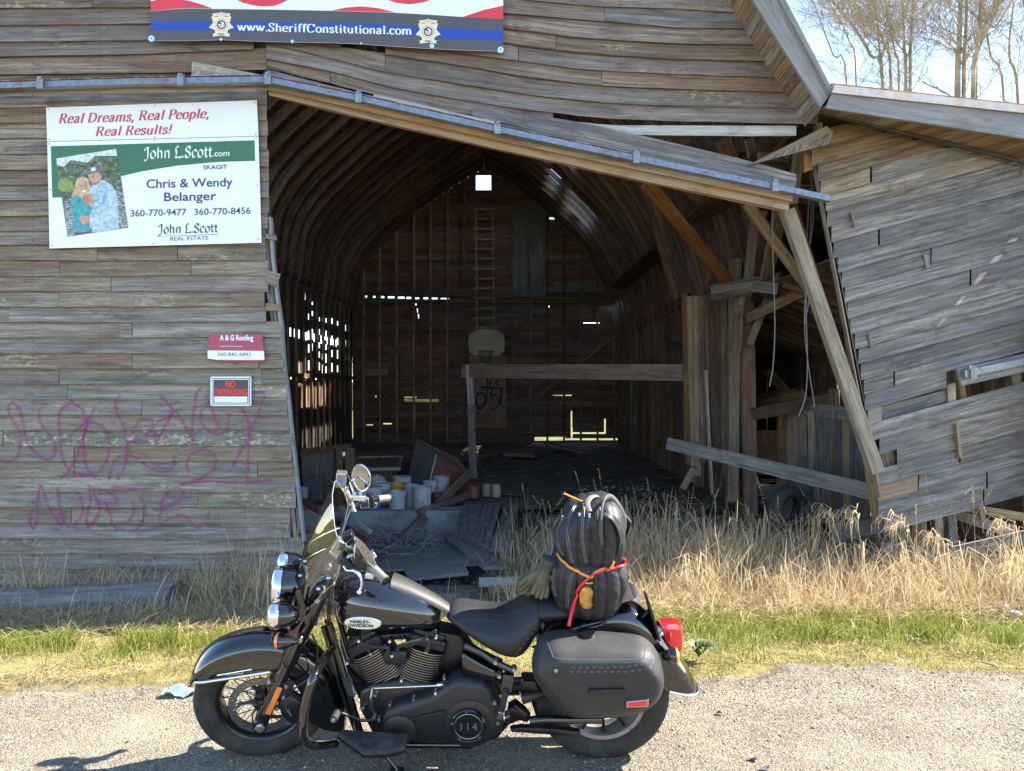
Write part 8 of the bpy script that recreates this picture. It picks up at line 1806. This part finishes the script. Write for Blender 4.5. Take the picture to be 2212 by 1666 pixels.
def g_straw(r):
    # tall thicket right of the door, lower wall-side tangle on the left, thatch on the verge
    def clump(cx, cy, sx, sy, n, h0, h1):
        for _ in range(n):
            x, y = r.gauss(cx, sx), r.gauss(cy, sy)
            if y < 5.05: continue
            yield blade(r, x, y, r.uniform(h0, h1), r.uniform(.15, .75), r.uniform(0, 6.28), r.uniform(.002, .0048), 6)
            if r.random() < .5:    # drooping leaf from the stem
                b_, w_, s_ = blade(r, x, y, r.uniform(h0, h1) * .75, r.uniform(1.1, 1.7), r.uniform(0, 6.28), .0038, 7, 1.5); yield b_, w_, s_
    for cx, cy, sx, sy, n, h0, h1 in ((1.9, 6.75, .5, .35, 420, .3, .75), (2.9, 6.5, .5, .3, 420, .25, .6), (3.9, 6.3, .5, .3, 420, .2, .55), (1.1, 6.9, .35, .35, 230, .25, .65), (.5, 7.2, .25, .4, 130, .25, .75), (4.8, 6.2, .4, .3, 260, .2, .5), (.75, 6.35, .25, .2, 160, .2, .5), (2.4, 7.3, .5, .3, 240, .3, .7), (1.2, 6.05, .4, .18, 520, .12, .42), (2.1, 6.0, .4, .2, 620, .15, .5), (3.0, 5.95, .45, .2, 620, .12, .45), (3.9, 5.9, .45, .2, 520, .12, .42), (4.6, 5.9, .3, .2, 300, .15, .5), (.4, 6.2, .35, .18, 300, .1, .35), (.95, 6.7, .3, .25, 320, .25, .62), (1.7, 6.45, .3, .2, 380, .3, .68), (3.4, 6.4, .5, .2, 380, .25, .58)): yield from clump(cx, cy, sx, sy, n, h0, h1)
    for cx, cy, sx, sy, n, h0, h1 in ((-2.2, 6.25, .45, .22, 420, .12, .5), (-3.2, 6.3, .5, .2, 260, .1, .42), (-4.0, 6.3, .4, .2, 220, .1, .5), (-1.75, 6.1, .25, .3, 200, .15, .5), (-2.5, 5.8, .4, .25, 260, .08, .25), (-3.6, 5.95, .5, .18, 260, .08, .3), (-2.9, 5.75, .3, .15, 200, .06, .2), (-3.9, 5.6, .4, .12, 160, .06, .22)): yield from clump(cx, cy, sx, sy, n, h0, h1)
    for _ in range(30000):    # flattened thatch
        side = r.random() < .62; x = r.uniform(.3, 5.2) if side else r.uniform(-4.6, -1.2); y = r.gauss(6.15 if side else 5.7, .36 if side else .35)
        if y < 4.95: continue
        z = gz(x, y) + r.uniform(.005, .12 if side else .07); a = r.gauss(.3 if side else .7, .7); L_ = r.uniform(.08, .34); m = r.uniform(-.03, .03)
        yield [Vector((x, y, z)), Vector((x + math.cos(a) * L_ / 2, y + math.sin(a) * L_ * .3, z + m + .01)), Vector((x + math.cos(a) * L_, y + math.sin(a) * L_ * .6, max(gz(x, y) + .004, z - .03)))], r.uniform(.0015, .0035), r.random()
    for cx, cy, hh in [(.62, 6.9, .62), (1.0, 6.7, .7), (1.35, 6.85, .8), (1.75, 6.6, .75), (2.15, 6.75, .8), (2.5, 6.45, .62), (2.9, 6.3, .62), (3.3, 6.2, .55), (3.7, 6.15, .6), (4.1, 6.0, .6), (4.5, 6.0, .62), (.35, 6.5, .5), (.8, 6.25, .45), (1.5, 6.2, .5), (2.2, 6.1, .45), (3.1, 5.9, .4), (4.3, 5.8, .42), (1.15, 6.95, .95), (1.5, 7.1, 1.0), (1.9, 6.9, .95), (2.3, 6.95, .9), (.45, 7.3, .8), (-.05, 7.4, .7), (2.7, 6.7, .8), (3.5, 6.45, .72), (4.4, 6.3, .75), (-2.05, 6.2, .5), (-1.8, 6.35, .62), (-3.95, 6.15, .5), (-2.6, 6.2, .45), (-3.3, 6.25, .42)]:
        for k in range(75):
            az = r.uniform(0, 6.28); x, y = cx + r.gauss(0, .07), cy + r.gauss(0, .07); ln = r.uniform(.25, 1.1)
            yield blade(r, x, y, hh * r.uniform(.55, 1.15), ln, az, r.uniform(.002, .0045), 8, r.uniform(.8, 1.9))
            if k % 3 == 0:    # broken stem, folded over
                h_ = hh * r.uniform(.5, .9); p0 = Vector((x, y, gz(x, y))); p1 = p0 + Vector((math.cos(az) * .12 * hh, math.sin(az) * .12, h_)); L_ = r.uniform(.1, .35); yield [p0, p0.lerp(p1, .5), p1, p1 + Vector((math.cos(az) * L_ * .6, math.sin(az) * L_ * .6, -L_ * .25)), p1 + Vector((math.cos(az) * L_, math.sin(az) * L_, -L_ * .9))], r.uniform(.003, .006), r.uniform(.4, 1)
    for _ in range(150):       # stalks straight up before the left wall and the opening
        x, y = r.choice([(r.uniform(-2.7, -1.7), r.uniform(6.2, 6.6)), (r.uniform(-.2, 1.6), r.uniform(6.6, 8.2)), (r.uniform(-.2, 1.2), r.uniform(6.8, 8.4))])
        yield blade(r, x, y, r.uniform(.45, 1.0), r.uniform(.05, .35), r.uniform(0, 6.28), .0022, 6, shade=r.uniform(.3, .9))
st_o = strands('dry_grass', M['straw'], g_straw, seed=5)
def g_mix(r):
    for _ in range(5500):
        x = r.uniform(-4.6, 4.8); y = edge(x) + .1 + abs(r.gauss(0, .45)); k = noise.noise((x * 1.6, y * 2.5, 21))
        if k < 0 and r.random() < .75: continue
        a = r.uniform(0, 6.28); L_ = r.uniform(.03, .16); z = gz(x, y) + r.uniform(.004, .05); yield [Vector((x, y, z)), Vector((x + math.cos(a) * L_ / 2, y + math.sin(a) * L_ / 2, z + r.uniform(0, .02))), Vector((x + math.cos(a) * L_, y + math.sin(a) * L_, z + r.uniform(-.01, .015)))], r.uniform(.0014, .0034), r.random()
strands('straw_litter', M['straw'], g_mix, seed=15)
# seed heads at the tips of tall stalks
def g_heads(r):
    for _ in range(60):
        x, y = r.choice([(r.uniform(.0, 1.7), r.uniform(6.8, 8.0)), (r.uniform(1.5, 4.4), r.uniform(6.2, 7.0))]); h_ = r.uniform(.6, 1.15); az = r.uniform(0, 6.28); pts, w_, s_ = blade(r, x, y, h_, r.uniform(.1, .4), az, .0022, 7, shade=.6); yield pts, w_, s_
        tip = pts[-1]; dr = (pts[-1] - pts[-3]).normalized()
        for k in range(9): 
            q = tip - dr * .012 * k; a = r.uniform(0, 6.28); yield [q, q + dr * .012 + Vector((math.cos(a) * .008, math.sin(a) * .008, 0)), q + dr * .022 + Vector((math.cos(a) * .01, math.sin(a) * .01, -.004))], .0028, r.uniform(.4, .8)
strands('seeding_grass', M['straw'], g_heads, seed=6)
for i, (u, v, ub, Yg, h_, lb) in enumerate(((1790, 1095, 1835, 6.35, .62, 'leftmost'), (1840, 1100, 1870, 6.3, .62, 'left middle'), (1925, 1115, 2010, 6.3, .6, 'middle'), (2030, 1150, 2120, 6.2, .5, 'right middle'), (2165, 1120, 2180, 6.2, .5, 'rightmost'))):
    # big bent plumes standing out of the thicket
    top = P(u, v, Yg); b0 = P(ub, 1240, Yg); b0.z = gz(b0.x, Yg); r = random.Random(40 + i)
    def gp(rr_, top=top, b0=b0):
        for k in range(5):
            t_ = top + Vector((rr_.uniform(-.06, .06), rr_.uniform(-.1, .1), rr_.uniform(-.06, .03))); mid = b0.lerp(t_, .6) + Vector((rr_.uniform(-.03, .03), 0, .03)); yield [b0 + Vector((rr_.uniform(-.05, .05), rr_.uniform(-.05, .05), 0)), b0.lerp(mid, .5), mid, t_], .0035, rr_.uniform(.5, .9)
            for j in range(6):
                a = rr_.uniform(-2.2, 2.2); L_ = rr_.uniform(.03, .15); q = t_.lerp(mid, rr_.uniform(0, .35)); yield [q, q + Vector((-.3 * L_ + math.sin(a) * L_ * .4, math.cos(a) * L_ * .4, L_ * .25)), q + Vector((-.6 * L_ + math.sin(a) * L_ * .6, math.cos(a) * L_ * .5, -L_ * .3)), q + Vector((-.6 * L_ + math.sin(a) * L_ * .6, math.cos(a) * L_ * .5, -L_))], .0045, rr_.uniform(.45, 1)
    o = strands('grass_plume', M['straw'], gp, seed=50 + i); del o['kind']; tag(o, lb.capitalize() + ' bent dry grass plume standing before the leaning wing', 'grass plume', 'bent grass plumes before the wing')
def g_green(r):
    for _ in range(27000):
        x = r.uniform(-4.8, 5.0); n_ = noise.noise((x * 1.7, 3, 0)) * .25; 
        if x < -1.0:
            y = r.gauss(5.0, .14) + n_ * .3 if r.random() < .8 else r.gauss(5.9, .3)
            if x < -1.9 and noise.noise((x * 2.2, 0, 5)) < .0 and r.random() < .8: continue
        else: y = r.gauss(5.35, .33) + n_ * .5
        if y < edge(x) + .12: continue
        p = noise.noise((x * 2.3, y * 2.3, 7)) 
        if p < -.12 and r.random() < .75: continue
        h_ = r.uniform(.03, .09) * (1.2 + 1.2 * max(0, p)) * (1.35 if x > 0 else 1.1); yield blade(r, x, y, h_, r.uniform(.2, 1.0), r.uniform(0, 6.28), r.uniform(.0016, .0032), 4, shade=r.random() * .9 + .1 * (y < 5))
    for cx, cy in [(-3.05, 5.02), (-2.55, 4.98), (-2.35, 5.05), (-1.55, 5.1), (-1.2, 5.2), (-1.0, 5.1), (2.9, 5.2), (4.2, 5.2), (2.2, 5.2), (3.4, 5.05)]:
        for _ in range(170): yield blade(r, r.gauss(cx, .07), r.gauss(cy, .05), r.uniform(.08, .2), r.uniform(.2, .9), r.uniform(0, 6.28), r.uniform(.002, .0038), 5)
strands('green_grass', M['green'], g_green, seed=9)
def g_turf(r):
    for _ in range(36000):
        x = r.uniform(-4.4, 4.6); y = edge(x) - .05 + abs(r.gauss(0, .38)); 
        if y > 5.6: continue
        if noise.noise((x * 3, y * 5, 11)) < -.05 - (.3 if y > edge(x) + .15 else 0) and r.random() < .9: continue
        yield blade(r, x, y, r.uniform(.006, .026), r.uniform(.2, 1.2), r.uniform(0, 6.28), r.uniform(.0012, .0026), 3)
strands('mossy_turf', M['mossy_turf'], g_turf, seed=10)
# broad leaved weed beside the tail
root = empty('dandelion_plant', G(1510, 1425), 'dark green broad leaved weed beside the tail light', 'weed')
r = random.Random(2)
for i in range(16):
    a = i * 2.4; L_ = r.uniform(.09, .16); mb = MB(); rings = []
    for t in (0, .25, .5, .75, 1):
        w_ = .018 * math.sin(math.pi * min(1, t * .9 + .1)); c = Vector((math.cos(a) * L_ * t, math.sin(a) * L_ * t, .02 + .09 * math.sin(t * 2.2))); s_ = Vector((-math.sin(a), math.cos(a), 0)); rings.append([c - s_ * w_, c + Vector((0, 0, -.004)), c + s_ * w_])
    mb.loft(rings, False); mb.build('leaf', plain('weed leaf', (.07, .10, .025), .6) if i == 0 else bpy.data.materials['weed leaf'], root, smooth=60)
# ---- bare trees behind the barn
s = NT('bare bark'); tc = s.n('ShaderNodeTexCoord').outputs['Object']
c = s.ramp(s.noise(tc, 2.5, 6, .7), [(.3, (.17, .125, .08)), (.5, (.36, .28, .18)), (.65, (.46, .37, .26))]); c = s.mix(s.ramp(s.noise(tc, 1.1, 4), [(.5, 0), (.62, .6)]), c, (.09, .10, .03)); s.bsdf(c, .9); M['bark'] = s.mat
def twigs(mb, r, p, d, L_, rad, lv):
    pts = [p]; q = p.copy(); dd = d.copy(); n = 4
    for i in range(n):
        dd = (dd + Vector((r.gauss(0, .16), r.gauss(0, .16), r.gauss(.05, .12)))).normalized(); q = q + dd * L_ / n; pts.append(q.copy())
    mb.tube(pts, [lerp(rad, rad * .45, i / n) for i in range(n + 1)], 5 if rad > .03 else 3, caps=False)
    if lv <= 0: return
    for i in range(1, n + 1):
        for _ in range(2 if lv > 1 else 1 if r.random() < .5 else 2):
            ax = Vector((r.gauss(0, 1), r.gauss(0, 1), r.gauss(.2, .6))).normalized(); nd = (dd + ax * .75).normalized(); twigs(mb, r, pts[i], nd, L_ * r.uniform(.45, .65), max(.006, rad * .42), lv - 1)
def tree(Y, stems, label, seed, lv=3):
    r = random.Random(seed); base = P(stems[0][0][0][0], 240, Y); base.z = 0
    root = empty('bare_tree', base, label, 'tree', 'bare trees behind the barn')
    trunk = MB(); crown = MB()
    for st_, w0_ in stems:
        pts = catmull([Vector((P(st_[0][0], st_[0][1], Y).x, Y, 0))] + [P(u, v, Y) for u, v in st_], 4)
        e = (pts[-1] - pts[-3]).normalized(); pts.append(pts[-1] + e * 2.5); pts.append(pts[-1] + e * 2)
        n = len(pts); rad = [lerp(w0_ * Y / F / 2, w0_ * Y / F / 2 * .4, i / n) for i in range(n)]
        trunk.tube(pts, rad, 8)
        for i in range(int(n * .12), n):
            for _ in range(1 if r.random() < .55 else 2):
                a = r.uniform(0, 6.28); d = Vector((math.cos(a), math.sin(a) * .7, r.uniform(.2, 1.5))).normalized(); twigs(crown, r, pts[i], d, r.uniform(1.2, 3.0), max(.010, rad[i] * .32), lv - 1)
    child(trunk.build('trunk', M['bark'], None, smooth=60), root); child(crown.build('crown', M['bark'], None), root)
tree(27, [([(1908, 210), (1880, 120), (1845, 60), (1796, 0)], 8), ([(1906, 200), (1900, 120), (1896, 60), (1890, -10)], 6), ([(1925, 200), (1910, 100), (1898, 60), (1885, 0)], 7), ([(1942, 205), (1935, 120), (1922, 60), (1910, -10)], 6)], 'leftmost bare tree, a fan of thin mossy stems beyond the gable', 1)
tree(24, [([(1957, 210), (1953, 100), (1948, -20)], 9), ([(1966, 200), (1968, 80), (1974, -20)], 9)], 'twin trunked bare tree right of the mossy fan of stems', 2)
tree(22, [([(2068, 220), (2072, 100), (2075, -20)], 15), ([(2082, 220), (2086, 80), (2090, -20)], 11)], 'stout pale bare tree with two straight trunks, right of centre of the sky', 3)
tree(21, [([(2102, 220), (2110, 110), (2122, -20)], 12), ([(2110, 120), (2150, 60), (2195, -10)], 6)], 'bare tree leaning right beside the stout double trunk', 4)
tree(24, [([(2170, 235), (2140, 120), (2128, 40)], 6), ([(2200, 240), (2180, 120), (2190, 0)], 7), ([(2215, 240), (2225, 100), (2210, 0)], 7)], 'rightmost bare tree, thin upright stems at the picture edge', 5)
tree(30, [([(1830, 200), (1800, 120), (1770, 40)], 5), ([(1850, 200), (1835, 90), (1800, 20)], 5)], 'slender bare sapling just above the roof corner', 6)
# moss tufts on the leftmost tree's stems are part of its bark; distant hedge glimpsed through the barn
s = NT('far hedge'); tc = s.n('ShaderNodeTexCoord').outputs['Object']; s.bsdf(s.ramp(s.noise(tc, 1.3, 8, .8), [(.3, (.03, .04, .012)), (.5, (.12, .13, .03)), (.7, (.3, .27, .1))]), .9, 0, s.bump(s.noise(tc, 2, 8, .8), 1, .3)); 
mb = MB(); n1 = 60; rings = []
for i in range(n1):
    x = lerp(-45, 60, i / (n1 - 1)); rings.append([Vector((x + rr(-.3, .3), 60 + 3 * math.cos(t) + rr(-.4, .4), max(-.3, 1.9 * math.sin(t) * (1 + .5 * noise.noise((x * .2, 0, 1)))))) for t in [math.pi * k / 8 for k in range(9)]])
mb.loft(rings, False); tag(mb.build('distant_hedge', s.mat, smooth=60), kind='stuff')
# the same across the road behind the viewer, seen only as reflections in the paint
